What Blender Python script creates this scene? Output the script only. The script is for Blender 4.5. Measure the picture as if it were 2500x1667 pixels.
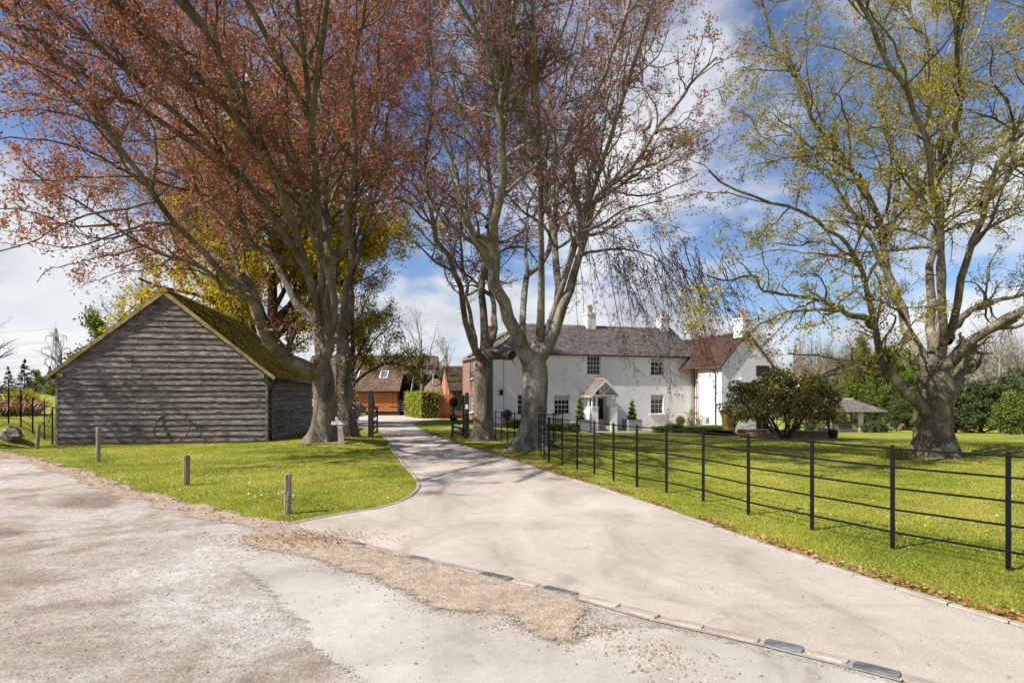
import bpy, math, random
import numpy as np
from mathutils import Vector, Matrix

sc = bpy.context.scene
COL = sc.collection
for o in list(bpy.data.objects):
    bpy.data.objects.remove(o)

# ---------------------------------------------------------------- camera, sky, sun, exposure
EYE, HOR, FPX = 1.7, 964.0, 1500.0          # eye height (m), horizon row and focal length in photo pixels
cam_d = bpy.data.cameras.new('camera')
cam = bpy.data.objects.new('camera', cam_d)
COL.objects.link(cam)
cam.location = (0, 0, EYE)
cam.rotation_euler = (math.radians(90), 0, 0)
cam_d.sensor_width = 36
cam_d.lens = 36 * FPX / 2500
cam_d.shift_y = (HOR - 833.5) / 2500
cam_d.clip_start = 0.05
cam_d.clip_end = 5000
sc.camera = cam

SUN_TO = Vector((-0.905, -0.425, 1.03)).normalized()     # towards the sun
SUN_EL = math.asin(SUN_TO.z)
SUN_ROT = math.atan2(SUN_TO.x, SUN_TO.y)

world = bpy.data.worlds.new('World')
sc.world = world
world.use_nodes = True
wn = world.node_tree
wn.nodes.clear()


def N(nt, typ, **kw):
    n = nt.nodes.new(typ)
    for k, v in kw.items():
        setattr(n, k, v)
    return n


def L(nt, a, b):
    nt.links.new(a, b)


def val(nt, sock, v):
    if isinstance(v, bpy.types.NodeSocket):
        L(nt, v, sock)
    else:
        sock.default_value = v


def math_n(nt, op, a, b=0.0, c=None, clamp=False):
    n = N(nt, 'ShaderNodeMath', operation=op, use_clamp=clamp)
    val(nt, n.inputs[0], a)
    val(nt, n.inputs[1], b)
    if c is not None:
        val(nt, n.inputs[2], c)
    return n.outputs[0]


def noise(nt, vec, scale, detail=4.0, rough=0.55, dist=0.0):
    n = N(nt, 'ShaderNodeTexNoise')
    if vec is not None:
        L(nt, vec, n.inputs['Vector'])
    n.inputs['Scale'].default_value = scale
    n.inputs['Detail'].default_value = detail
    n.inputs['Roughness'].default_value = rough
    n.inputs['Distortion'].default_value = dist
    return n.outputs['Fac']


def ramp(nt, fac, stops, interp='LINEAR'):
    n = N(nt, 'ShaderNodeValToRGB')
    n.color_ramp.interpolation = interp
    el = n.color_ramp.elements
    while len(el) < len(stops):
        el.new(0.5)
    for e, (p, c) in zip(el, stops):
        e.position = p
        e.color = c if len(c) == 4 else (*c, 1)
    L(nt, fac, n.inputs['Fac'])
    return n.outputs['Color']


def g3(v):
    return (v, v, v)


def mixc(nt, fac, a, b, mode='MIX'):
    n = N(nt, 'ShaderNodeMix', data_type='RGBA', blend_type=mode)
    val(nt, n.inputs[0], fac)
    for s, v in ((n.inputs[6], a), (n.inputs[7], b)):
        if isinstance(v, tuple) and len(v) == 3:
            v = (*v, 1)
        val(nt, s, v)
    return n.outputs[2]


def mapping(nt, vec, scale=(1, 1, 1), loc=(0, 0, 0), rot=(0, 0, 0)):
    n = N(nt, 'ShaderNodeMapping')
    L(nt, vec, n.inputs['Vector'])
    n.inputs['Scale'].default_value = scale
    n.inputs['Location'].default_value = loc
    n.inputs['Rotation'].default_value = rot
    return n.outputs['Vector']


# sky: clear Nishita sky with broken white and pale grey cloud laid over it by direction
CLOUD_LO, CLOUD_HI = 0.435, 0.575
tc = N(wn, 'ShaderNodeTexCoord')
sky = N(wn, 'ShaderNodeTexSky', sky_type='NISHITA', sun_disc=False)
sky.sun_elevation = SUN_EL
sky.sun_rotation = SUN_ROT
sky.air_density = 1.0
sky.dust_density = 0.6
sky.ozone_density = 1.6
sep = N(wn, 'ShaderNodeSeparateXYZ')
L(wn, tc.outputs['Generated'], sep.inputs[0])
zz = math_n(wn, 'ADD', math_n(wn, 'MAXIMUM', sep.outputs['Z'], 0.0), 0.42)
cx = math_n(wn, 'DIVIDE', sep.outputs['X'], zz)
cy = math_n(wn, 'DIVIDE', sep.outputs['Y'], zz)
cmb = N(wn, 'ShaderNodeCombineXYZ')
L(wn, cx, cmb.inputs[0])
L(wn, cy, cmb.inputs[1])
cvec = mapping(wn, cmb.outputs[0], loc=(7.3, 2.1, 0))
c_big = noise(wn, cvec, 1.55, 7.0, 0.58, 0.25)
c_det = noise(wn, cvec, 4.2, 6.0, 0.6, 0.4)
c_mix = math_n(wn, 'ADD', math_n(wn, 'MULTIPLY', c_big, 0.8), math_n(wn, 'MULTIPLY', c_det, 0.2))
c_mix = math_n(wn, 'ADD', c_mix, math_n(wn, 'MULTIPLY', math_n(wn, 'SUBTRACT', 0.34, sep.outputs['Z']), 0.26))   # cloud closes up towards the horizon
c_mask = ramp(wn, c_mix, [(CLOUD_LO, g3(0)), (CLOUD_HI, g3(1))], 'EASE')
c_shade = noise(wn, mapping(wn, cmb.outputs[0], loc=(1.7, 9.4, 3)), 2.3, 5.0, 0.55, 0.3)
c_col = ramp(wn, c_shade, [(0.30, (5.2, 5.7, 6.6)), (0.50, (10.2, 10.5, 11.0)), (0.64, (12.2, 12.2, 12.3))])
skyc = mixc(wn, math_n(wn, 'MULTIPLY', c_mask, 0.96), mixc(wn, 1.0, sky.outputs[0], (1.25, 1.42, 1.75), 'MULTIPLY'), c_col)
bg = N(wn, 'ShaderNodeBackground')
L(wn, skyc, bg.inputs['Color'])
bg.inputs['Strength'].default_value = 0.046
wo = N(wn, 'ShaderNodeOutputWorld')
L(wn, bg.outputs[0], wo.inputs['Surface'])

sun_d = bpy.data.lights.new('sun', 'SUN')
sun_d.energy = 5.0
sun_d.angle = math.radians(0.5)
sun_d.color = (1.0, 0.95, 0.87)
sun = bpy.data.objects.new('sun', sun_d)
COL.objects.link(sun)
sun.rotation_euler = (-SUN_TO).to_track_quat('-Z', 'Y').to_euler()

sc.view_settings.view_transform = 'Standard'
sc.view_settings.look = 'None'
sc.view_settings.exposure = 0.78
sc.view_settings.gamma = 1.0
sc.view_settings.use_curve_mapping = False
sc.cycles.max_bounces = 6
sc.cycles.diffuse_bounces = 3
sc.cycles.transmission_bounces = 4
sc.cycles.transparent_max_bounces = 4

RNG = np.random.default_rng(11)


# ---------------------------------------------------------------- ground level and photo measuring
def smooth(a, b, x):
    t = np.clip((x - a) / (b - a), 0, 1)
    return t * t * (3 - 2 * t)


def ground(X, Y):
    X = np.asarray(X, float)
    Y = np.asarray(Y, float)
    t = np.clip(Y - 16, 0, 59)
    d = np.where(t < 6, t * t / 12, t - 3)
    w = np.interp(X, [-2, 4, 15, 25], [0.15, 0.70, 0.76, 1.0])
    z = -0.05 * d * w
    left = 1 - smooth(-17.2, -15.9, X)
    z = z + 0.24 * np.exp(-((X + 6.1) ** 2 + (Y - 21.2) ** 2) / 4.5)     # the low mound the two beeches stand on
    z = z + left * (0.72 * smooth(19.2, 21.0, Y) + 0.0135 * np.clip(Y - 21, 0, 130) + 0.3 * smooth(21, 40, Y))
    return z


def gz(x, y):
    return float(ground(x, y))


def pz(px, py, Z):
    return Vector(((px - 1250) / FPX * Z, Z, EYE - (py - HOR) / FPX * Z))


def gp(px, py):
    """where the line of sight through a photo pixel meets the ground"""
    Z = FPX * EYE / max(py - HOR, 4)
    for _ in range(40):
        x = (px - 1250) / FPX * Z
        h = EYE - gz(x, Z)
        Z = 0.5 * Z + 0.5 * FPX * h / max(py - HOR, 4)
    x = (px - 1250) / FPX * Z
    return Vector((x, Z, gz(x, Z)))


def gx(px, Z):
    x = (px - 1250) / FPX * Z
    return Vector((x, Z, gz(x, Z)))


# ---------------------------------------------------------------- mesh helpers
def np_mesh(name, V, F, smooth_shade=False):
    V = np.ascontiguousarray(V, dtype=np.float32)
    F = np.ascontiguousarray(F, dtype=np.int32)
    me = bpy.data.meshes.new(name)
    me.vertices.add(len(V))
    me.vertices.foreach_set('co', V.ravel())
    k = F.shape[1]
    me.loops.add(F.size)
    me.loops.foreach_set('vertex_index', F.ravel())
    me.polygons.add(len(F))
    me.polygons.foreach_set('loop_start', np.arange(0, F.size, k, dtype=np.int32))
    if smooth_shade:
        me.polygons.foreach_set('use_smooth', np.ones(len(F), dtype=bool))
    me.update(calc_edges=True)
    return me


def link(name, me, m=None, parent=None, loc=None, rot=None):
    o = bpy.data.objects.new(name, me)
    COL.objects.link(o)
    if m is not None and me is not None and hasattr(me, 'materials') and not me.materials:
        me.materials.append(m)
    if parent is not None:
        o.parent = parent
    if loc is not None:
        o.location = loc
    if rot is not None:
        o.rotation_euler = rot
    return o


def tag(o, label=None, cat=None, group=None, kind=None):
    if label:
        o['label'] = label
    if cat:
        o['category'] = cat
    if group:
        o['group'] = group
    if kind:
        o['kind'] = kind
    return o


def thing(name, label, cat, loc=(0, 0, 0), rz=0.0, group=None):
    o = bpy.data.objects.new(name, None)
    COL.objects.link(o)
    o.location = loc
    o.rotation_euler = (0, 0, rz)
    o.empty_display_size = 0.1
    return tag(o, label, cat, group)


class MB:
    """collects polygons for one mesh"""

    def __init__(s):
        s.v = []
        s.f = []

    def add(s, vs, fs):
        b = len(s.v)
        s.v += [tuple(p) for p in vs]
        s.f += [tuple(i + b for i in f) for f in fs]
        return s

    def box(s, x0, x1, y0, y1, z0, z1):
        vs = [(x, y, z) for z in (z0, z1) for y in (y0, y1) for x in (x0, x1)]
        return s.add(vs, [(0, 2, 3, 1), (4, 5, 7, 6), (0, 1, 5, 4), (2, 6, 7, 3), (0, 4, 6, 2), (1, 3, 7, 5)])

    def quad(s, a, b, c, d):
        return s.add([a, b, c, d], [(0, 1, 2, 3)])

    def poly(s, pts):
        return s.add(pts, [tuple(range(len(pts)))])

    def prism(s, pts2, a, b, axis='y'):
        n = len(pts2)
        if axis == 'y':
            mk = lambda p, t: (p[0], t, p[1])
        elif axis == 'x':
            mk = lambda p, t: (t, p[0], p[1])
        else:
            mk = lambda p, t: (p[0], p[1], t)
        vs = [mk(p, a) for p in pts2] + [mk(p, b) for p in pts2]
        fs = [tuple(range(n))[::-1], tuple(range(n, 2 * n))]
        fs += [(i, (i + 1) % n, n + (i + 1) % n, n + i) for i in range(n)]
        return s.add(vs, fs)

    def bar(s, p, q, w, h=None, up=(0, 0, 1)):
        """square bar between two points"""
        h = h or w
        p, q = Vector(p), Vector(q)
        t = (q - p).normalized()
        u = Vector(up)
        if abs(t.dot(u)) > 0.95:
            u = Vector((1, 0, 0))
        a = t.cross(u).normalized() * w / 2
        b = a.cross(t).normalized() * h / 2
        vs = [e + i * a + j * b for e in (p, q) for i, j in ((-1, -1), (1, -1), (1, 1), (-1, 1))]
        return s.add(vs, [(3, 2, 1, 0), (4, 5, 6, 7), (0, 1, 5, 4), (1, 2, 6, 5), (2, 3, 7, 6), (3, 0, 4, 7)])

    def tube(s, pts, rad, n=8, cap=True):
        pts = [Vector(p) for p in pts]
        if not hasattr(rad, '__len__'):
            rad = [rad] * len(pts)
        vs = []
        ref = Vector((0.31, 0.52, 0.79))
        for i, p in enumerate(pts):
            t = (pts[min(i + 1, len(pts) - 1)] - pts[max(i - 1, 0)]).normalized()
            r = ref if abs(t.dot(ref)) < 0.93 else Vector((1, 0, 0))
            a = t.cross(r).normalized()
            b = t.cross(a)
            for k in range(n):
                th = 2 * math.pi * k / n
                vs.append(p + rad[i] * (math.cos(th) * a + math.sin(th) * b))
        fs = [(i * n + k, i * n + (k + 1) % n, (i + 1) * n + (k + 1) % n, (i + 1) * n + k)
              for i in range(len(pts) - 1) for k in range(n)]
        if cap:
            fs += [tuple(range(n))[::-1], tuple(range((len(pts) - 1) * n, len(pts) * n))]
        return s.add(vs, fs)

    def lathe(s, prof, cx=0, cy=0, n=16):
        vs, fs = [], []
        for r, z in prof:
            for k in range(n):
                th = 2 * math.pi * k / n
                vs.append((cx + r * math.cos(th), cy + r * math.sin(th), z))
        for i in range(len(prof) - 1):
            for k in range(n):
                fs.append((i * n + k, i * n + (k + 1) % n, (i + 1) * n + (k + 1) % n, (i + 1) * n + k))
        fs += [tuple(range(n))[::-1], tuple(range((len(prof) - 1) * n, len(prof) * n))]
        return s.add(vs, fs)

    def mesh(s, name, smooth_shade=False):
        me = bpy.data.meshes.new(name)
        me.from_pydata(s.v, [], s.f)
        if smooth_shade:
            me.polygons.foreach_set('use_smooth', np.ones(len(me.polygons), dtype=bool))
        me.update()
        return me

    def build(s, name, m, parent=None, smooth_shade=False, loc=None, rot=None):
        return link(name, s.mesh(name, smooth_shade), m, parent, loc, rot)


def bevel(o, w, seg=2):
    b = o.modifiers.new('bevel', 'BEVEL')
    b.width = w
    b.segments = seg
    b.limit_method = 'ANGLE'
    return o


# ---------------------------------------------------------------- materials
def new_mat(name, rough=0.8, spec=0.3):
    m = bpy.data.materials.new(name)
    m.use_nodes = True
    nt = m.node_tree
    b = nt.nodes['Principled BSDF']
    b.inputs['Roughness'].default_value = rough
    b.inputs['Specular IOR Level'].default_value = spec
    return m, nt, b


def coords(nt, which='Object'):
    if which == 'World':
        return N(nt, 'ShaderNodeNewGeometry').outputs['Position']
    return N(nt, 'ShaderNodeTexCoord').outputs[which]


def add_bump(nt, b, h, strength=0.4, dist=0.02):
    n = N(nt, 'ShaderNodeBump')
    n.inputs['Strength'].default_value = strength
    n.inputs['Distance'].default_value = dist
    L(nt, h, n.inputs['Height'])
    L(nt, n.outputs[0], b.inputs['Normal'])


def simple(name, c1, c2, scale=6.0, rough=0.8, bump=0.2, dist=0.01, spec=0.3, where='Object', stretch=(1, 1, 1), per_obj=0.0, metal=0.0, detail=5.0):
    """two-tone noise material with matching fine relief"""
    m, nt, b = new_mat(name, rough, spec)
    v = mapping(nt, coords(nt, where), scale=stretch)
    n1 = noise(nt, v, scale, detail, 0.6)
    col = ramp(nt, n1, [(0.3, c1), (0.7, c2)])
    if per_obj:
        oi = N(nt, 'ShaderNodeObjectInfo').outputs['Random']
        k = math_n(nt, 'ADD', math_n(nt, 'MULTIPLY', oi, 2 * per_obj), 1 - per_obj)
        mm = N(nt, 'ShaderNodeVectorMath', operation='SCALE')
        L(nt, col, mm.inputs[0])
        L(nt, k, mm.inputs['Scale'])
        col = mm.outputs[0]
    L(nt, col, b.inputs['Base Color'])
    b.inputs['Metallic'].default_value = metal
    if bump:
        add_bump(nt, b, noise(nt, v, scale * 4, 4, 0.6), bump, dist)
    return m


def leaf_mat(name, cols, trans=0.35, tcol=None, rough=0.55, scale=0.35, nw=0.4, gain=1.0):
    """thin leaf: reflects and lets light through; colour differs from leaf to leaf"""
    m = bpy.data.materials.new(name)
    m.use_nodes = True
    nt = m.node_tree
    nt.nodes.clear()
    ri = N(nt, 'ShaderNodeNewGeometry').outputs['Random Per Island']
    nz = noise(nt, coords(nt, 'World'), scale, 2, 0.5)
    nz = math_n(nt, 'ADD', math_n(nt, 'MULTIPLY', math_n(nt, 'SUBTRACT', nz, 0.5), gain), 0.5, clamp=True)
    f = math_n(nt, 'ADD', math_n(nt, 'MULTIPLY', ri, 1 - nw), math_n(nt, 'MULTIPLY', nz, nw))
    k = len(cols)
    col = ramp(nt, f, [(0.15 + 0.7 * i / (k - 1), c) for i, c in enumerate(cols)])
    d = N(nt, 'ShaderNodeBsdfPrincipled')
    d.inputs['Roughness'].default_value = rough
    d.inputs['Specular IOR Level'].default_value = 0.25
    L(nt, col, d.inputs['Base Color'])
    t = N(nt, 'ShaderNodeBsdfTranslucent')
    L(nt, mixc(nt, 1.0, col, tcol or (1.3, 1.2, 0.9), 'MULTIPLY'), t.inputs['Color'])
    mx = N(nt, 'ShaderNodeMixShader')
    mx.inputs[0].default_value = trans
    L(nt, d.outputs[0], mx.inputs[1])
    L(nt, t.outputs[0], mx.inputs[2])
    out = N(nt, 'ShaderNodeOutputMaterial')
    L(nt, mx.outputs[0], out.inputs['Surface'])
    return m


def bark_mat(name, c1, c2, lichen, lich_amt=0.55, scale=3.0, groove=1.0):
    m, nt, b = new_mat(name, 0.9, 0.15)
    p = coords(nt, 'World')
    n1 = noise(nt, mapping(nt, p, scale=(1, 1, 0.35)), scale, 6, 0.65, 0.3)
    col = ramp(nt, n1, [(0.32, c1), (0.68, c2)])
    n2 = noise(nt, p, 2.6, 5, 0.6, 0.6)
    msk = ramp(nt, n2, [(lich_amt, g3(0)), (lich_amt + 0.12, g3(1))])
    col = mixc(nt, math_n(nt, 'MULTIPLY', msk, 0.75), col, lichen)
    n3 = noise(nt, p, 22, 5, 0.7, 0.4)
    col = mixc(nt, 0.8, col, ramp(nt, n3, [(0.34, g3(0.28)), (0.5, g3(0.85)), (0.68, g3(1.3))]), 'MULTIPLY')
    n4 = noise(nt, mapping(nt, p, scale=(1, 1, 0.3)), 1.5, 4, 0.6, 0.5)
    col = mixc(nt, 0.7, col, ramp(nt, n4, [(0.36, (0.42, 0.40, 0.36)), (0.58, g3(1.1))]), 'MULTIPLY')
    L(nt, col, b.inputs['Base Color'])
    h = math_n(nt, 'ADD', noise(nt, mapping(nt, p, scale=(1, 1, 0.22)), 14 * groove, 5, 0.65), math_n(nt, 'MULTIPLY', n1, 0.8))
    add_bump(nt, b, h, 1.0, 0.09)
    return m


def brick_mat(name, c1, c2, mortar, bw=0.225, bh=0.075, where='Object', rot=(0, 0, 0)):
    m, nt, b = new_mat(name, 0.9, 0.2)
    sp = N(nt, 'ShaderNodeSeparateXYZ')
    L(nt, coords(nt, where), sp.inputs[0])
    cb = N(nt, 'ShaderNodeCombineXYZ')
    L(nt, math_n(nt, 'ADD', sp.outputs[0], sp.outputs[1]), cb.inputs[0])
    L(nt, sp.outputs[2], cb.inputs[1])
    v = cb.outputs[0]
    t = N(nt, 'ShaderNodeTexBrick')
    L(nt, v, t.inputs['Vector'])
    t.inputs['Scale'].default_value = 1.0
    t.inputs['Brick Width'].default_value = bw
    t.inputs['Row Height'].default_value = bh
    t.inputs['Mortar Size'].default_value = 0.008
    t.inputs['Color1'].default_value = (*c1, 1)
    t.inputs['Color2'].default_value = (*c2, 1)
    t.inputs['Mortar'].default_value = (*mortar, 1)
    n1 = noise(nt, v, 3, 5, 0.6)
    col = mixc(nt, 0.5, t.outputs['Color'], ramp(nt, n1, [(0.3, g3(0.6)), (0.7, g3(1.25))]), 'MULTIPLY')
    L(nt, col, b.inputs['Base Color'])
    add_bump(nt, b, t.outputs['Fac'], -0.3, 0.01)
    return m


def feather(m):
    """let a thin ground layer break up towards its edge (point attribute 'cover', metres inside the edge)"""
    nt = m.node_tree
    out = next(n for n in nt.nodes if n.type == 'OUTPUT_MATERIAL')
    src = out.inputs['Surface'].links[0].from_socket
    at = N(nt, 'ShaderNodeAttribute', attribute_name='cover')
    p = coords(nt, 'World')
    a = math_n(nt, 'MULTIPLY', math_n(nt, 'SUBTRACT', noise(nt, p, 11, 6, 0.75), 0.5), 0.34)
    b_ = math_n(nt, 'MULTIPLY', math_n(nt, 'SUBTRACT', noise(nt, p, 60, 3, 0.7), 0.5), 0.22)
    k = math_n(nt, 'ADD', math_n(nt, 'ADD', at.outputs['Fac'], a), b_)
    f = math_n(nt, 'MULTIPLY', math_n(nt, 'SUBTRACT', k, -0.015), 18.0, clamp=True)
    tr = N(nt, 'ShaderNodeBsdfTransparent')
    mx = N(nt, 'ShaderNodeMixShader')
    L(nt, f, mx.inputs[0])
    L(nt, tr.outputs[0], mx.inputs[1])
    L(nt, src, mx.inputs[2])
    L(nt, mx.outputs[0], out.inputs['Surface'])
    return m


M = {}


def make_materials():
    # lawn: mown grass with yellower and drier patches and a little moss
    m, nt, b = new_mat('lawn', 0.95, 0.1)
    p = coords(nt, 'World')
    n1 = noise(nt, p, 0.5, 6, 0.62, 0.4)
    n2 = noise(nt, p, 2.3, 6, 0.68)
    n3 = noise(nt, p, 28, 4, 0.7)
    c = ramp(nt, n1, [(0.34, (0.125, 0.16, 0.016)), (0.5, (0.245, 0.262, 0.03)), (0.66, (0.37, 0.33, 0.075))])
    c = mixc(nt, 0.5, c, ramp(nt, n2, [(0.3, (0.50, 0.62, 0.5)), (0.55, (1.0, 1.0, 1.0)), (0.78, (1.6, 1.3, 1.1))]), 'MULTIPLY')
    c = mixc(nt, 0.65, c, ramp(nt, n3, [(0.3, g3(0.42)), (0.7, g3(1.4))]), 'MULTIPLY')
    L(nt, c, b.inputs['Base Color'])
    add_bump(nt, b, noise(nt, p, 40, 4, 0.7), 0.9, 0.03)
    M['lawn'] = m
    # old rough road: pale worn concrete, exposed stone, dark pits, brown grit washes
    m, nt, b = new_mat('road', 0.92, 0.2)
    p = coords(nt, 'World')
    n1 = noise(nt, p, 0.55, 7, 0.62, 0.5)
    n2 = noise(nt, p, 9, 5, 0.7)
    n4 = noise(nt, p, 36, 6, 0.75, 0.3)
    n5 = noise(nt, p, 3.1, 6, 0.7, 0.8)
    c = ramp(nt, n1, [(0.34, (0.20, 0.155, 0.115)), (0.45, (0.33, 0.285, 0.24)), (0.52, (0.41, 0.37, 0.33)), (0.66, (0.49, 0.45, 0.41))])
    c = mixc(nt, 0.6, c, ramp(nt, n2, [(0.3, g3(0.62)), (0.66, g3(1.15))]), 'MULTIPLY')
    c = mixc(nt, 0.75, c, ramp(nt, n4, [(0.30, g3(0.55)), (0.5, g3(1.0)), (0.72, g3(1.22))]), 'MULTIPLY')
    c = mixc(nt, 0.6, c, ramp(nt, n5, [(0.3, (0.70, 0.64, 0.58)), (0.6, g3(1.08))]), 'MULTIPLY')
    pit = ramp(nt, noise(nt, p, 55, 3, 0.6), [(0.60, g3(1)), (0.70, g3(0.3))])
    pa = math_n(nt, 'MULTIPLY', ramp(nt, noise(nt, p, 1.1, 4, 0.6), [(0.4, g3(0)), (0.65, g3(1))]), 0.8)
    c = mixc(nt, pa, c, mixc(nt, 1.0, c, pit, 'MULTIPLY'))
    L(nt, c, b.inputs['Base Color'])
    add_bump(nt, b, math_n(nt, 'ADD', math_n(nt, 'MULTIPLY', n2, 0.8), n4), 0.75, 0.022)
    M['road'] = m

    def paving(name, dark, light, big, fine, amt, bump):
        m, nt, b = new_mat(name, 0.88, 0.25)
        p = coords(nt, 'World')
        n1 = noise(nt, p, big, 6, 0.6, 0.6)
        n2 = noise(nt, p, fine, 3, 0.7)
        c = ramp(nt, n1, [(0.3, dark), (0.62, light)])
        c = mixc(nt, amt, c, ramp(nt, n2, [(0.32, g3(0.55)), (0.68, g3(1.3))]), 'MULTIPLY')
        n3 = noise(nt, p, 6, 6, 0.7)
        n6 = noise(nt, mapping(nt, p, scale=(1, 0.45, 1), rot=(0, 0, 0.5)), 0.9, 5, 0.6, 0.8)
        c = mixc(nt, 0.75, c, ramp(nt, n6, [(0.34, (0.64, 0.61, 0.575)), (0.46, (0.90, 0.885, 0.865)), (0.54, g3(1.0)), (0.66, g3(1.12))]), 'MULTIPLY')
        n7 = noise(nt, p, 2.2, 4, 0.65, 1.0)
        c = mixc(nt, 0.6, c, ramp(nt, n7, [(0.24, (0.60, 0.55, 0.50)), (0.36, g3(1.0))]), 'MULTIPLY')
        c = mixc(nt, 0.35, c, ramp(nt, n3, [(0.3, g3(0.7)), (0.7, g3(1.15))]), 'MULTIPLY')
        crack = N(nt, 'ShaderNodeTexVoronoi', feature='DISTANCE_TO_EDGE')
        vv = mixc(nt, 0.12, p, N(nt, 'ShaderNodeTexNoise').outputs['Color'])
        L(nt, vv, crack.inputs['Vector'])
        crack.inputs['Scale'].default_value = 0.16
        cm = ramp(nt, crack.outputs['Distance'], [(0.0, g3(0.72)), (0.006, g3(1))])
        c = mixc(nt, 0.35, c, cm, 'MULTIPLY')
        L(nt, c, b.inputs['Base Color'])
        add_bump(nt, b, n2, bump, 0.008)
        return m
    M['drive'] = paving('drive', (0.345, 0.305, 0.26), (0.455, 0.405, 0.35), 0.30, 65, 0.5, 0.5)
    M['slab'] = paving('slab', (0.345, 0.31, 0.27), (0.425, 0.39, 0.345), 0.6, 90, 0.35, 0.35)
    M['grit'] = simple('grit', (0.235, 0.18, 0.13), (0.40, 0.325, 0.25), 7, 0.95, 0.8, 0.02, where='World')
    M['grit_moss'] = simple('mossy_earth', (0.17, 0.13, 0.05), (0.36, 0.28, 0.11), 3, 0.95, 0.8, 0.02, where='World')
    M['far_gravel'] = simple('far_gravel', (0.36, 0.30, 0.25), (0.52, 0.45, 0.38), 1.4, 0.95, 0.6, 0.02, where='World')
    M['soil'] = simple('soil', (0.12, 0.08, 0.05), (0.25, 0.18, 0.11), 5, 0.95, 0.8, 0.03, where='World')
    M['kerb'] = simple('kerb', (0.23, 0.195, 0.16), (0.36, 0.315, 0.27), 6, 0.9, 0.5, 0.01, where='World')
    M['terrace'] = simple('terrace', (0.27, 0.225, 0.185), (0.40, 0.345, 0.285), 2.5, 0.9, 0.3, where='World')
    M['sett_pink'] = simple('sett_pink', (0.25, 0.205, 0.175), (0.38, 0.325, 0.28), 9, 0.85, 0.6, 0.01, per_obj=0.15)
    M['sett_dark'] = simple('sett_dark', (0.045, 0.05, 0.054), (0.155, 0.165, 0.17), 12, 0.9, 0.8, 0.01, spec=0.1, per_obj=0.35)
    M['stone'] = simple('stone', (0.09, 0.075, 0.07), (0.30, 0.25, 0.22), 7, 0.9, 0.9, 0.04)
    M['pebble'] = leaf_mat('pebble', [(0.09, 0.075, 0.065), (0.26, 0.21, 0.165), (0.46, 0.40, 0.33)], 0.0)
    M['litter'] = leaf_mat('litter', [(0.16, 0.06, 0.03), (0.35, 0.15, 0.06), (0.46, 0.34, 0.20)], 0.1)

    # weathered silver-grey oak boards
    m, nt, b = new_mat('weathered_board', 0.85, 0.2)
    o = coords(nt, 'Object')
    oi = N(nt, 'ShaderNodeObjectInfo').outputs['Random']
    off = N(nt, 'ShaderNodeCombineXYZ')
    L(nt, math_n(nt, 'MULTIPLY', oi, 37.0), off.inputs[2])
    va = N(nt, 'ShaderNodeVectorMath', operation='ADD')
    L(nt, o, va.inputs[0])
    L(nt, off.outputs[0], va.inputs[1])
    gr = noise(nt, mapping(nt, va.outputs[0], scale=(1.1, 1, 16)), 3.2, 7, 0.68, 0.7)
    st = noise(nt, mapping(nt, va.outputs[0], scale=(0.8, 1, 2.2)), 2.3, 5, 0.62, 0.4)
    c = ramp(nt, gr, [(0.30, (0.018, 0.015, 0.013)), (0.45, (0.085, 0.074, 0.067)), (0.58, (0.27, 0.245, 0.228)), (0.75, (0.47, 0.44, 0.42))])
    c = mixc(nt, 0.75, c, ramp(nt, st, [(0.33, g3(0.18)), (0.44, g3(0.88)), (0.66, g3(1.2))]), 'MULTIPLY')
    k = math_n(nt, 'ADD', math_n(nt, 'MULTIPLY', oi, 0.45), 0.78)
    mm = N(nt, 'ShaderNodeVectorMath', operation='SCALE')
    L(nt, c, mm.inputs[0])
    L(nt, k, mm.inputs['Scale'])
    L(nt, mm.outputs[0], b.inputs['Base Color'])
    add_bump(nt, b, gr, 0.5, 0.01)
    M['board'] = m

    # old clay tiles under moss
    m, nt, b = new_mat('mossy_tile', 0.92, 0.15)
    p = coords(nt, 'Object')
    n1 = noise(nt, p, 1.3, 6, 0.65, 0.4)
    n2 = noise(nt, p, 11, 5, 0.7)
    ri = N(nt, 'ShaderNodeNewGeometry').outputs['Random Per Island']
    tile = ramp(nt, ri, [(0.0, (0.085, 0.055, 0.04)), (0.6, (0.16, 0.10, 0.07)), (1.0, (0.22, 0.17, 0.10))])
    moss = ramp(nt, n2, [(0.3, (0.30, 0.235, 0.02)), (0.7, (0.68, 0.52, 0.05))])
    f = math_n(nt, 'ADD', math_n(nt, 'MULTIPLY', n1, 0.6), math_n(nt, 'MULTIPLY', n2, 0.4))
    L(nt, mixc(nt, ramp(nt, f, [(0.44, g3(0)), (0.53, g3(1))]), tile, moss), b.inputs['Base Color'])
    add_bump(nt, b, n2, 0.9, 0.04)
    M['mossy_tile'] = m

    def tile_mat(name, cols, stain):
        m, nt, b = new_mat(name, 0.85, 0.25)
        ri = N(nt, 'ShaderNodeNewGeometry').outputs['Random Per Island']
        c = ramp(nt, ri, [(i / (len(cols) - 1), cc) for i, cc in enumerate(cols)])
        n1 = noise(nt, coords(nt, 'Object'), 0.7, 6, 0.65, 0.3)
        c = mixc(nt, 0.7, c, ramp(nt, n1, [(0.3, stain), (0.65, g3(1.1))]), 'MULTIPLY')
        L(nt, c, b.inputs['Base Color'])
        add_bump(nt, b, noise(nt, coords(nt, 'Object'), 25, 4, 0.6), 0.4, 0.01)
        return m
    M['slate'] = tile_mat('slate', [(0.10, 0.09, 0.086), (0.15, 0.133, 0.125), (0.205, 0.178, 0.162)], (0.7, 0.65, 0.6))
    M['red_tile'] = tile_mat('red_tile', [(0.055, 0.032, 0.026), (0.082, 0.047, 0.036), (0.115, 0.066, 0.05)], (0.55, 0.55, 0.5))
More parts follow.
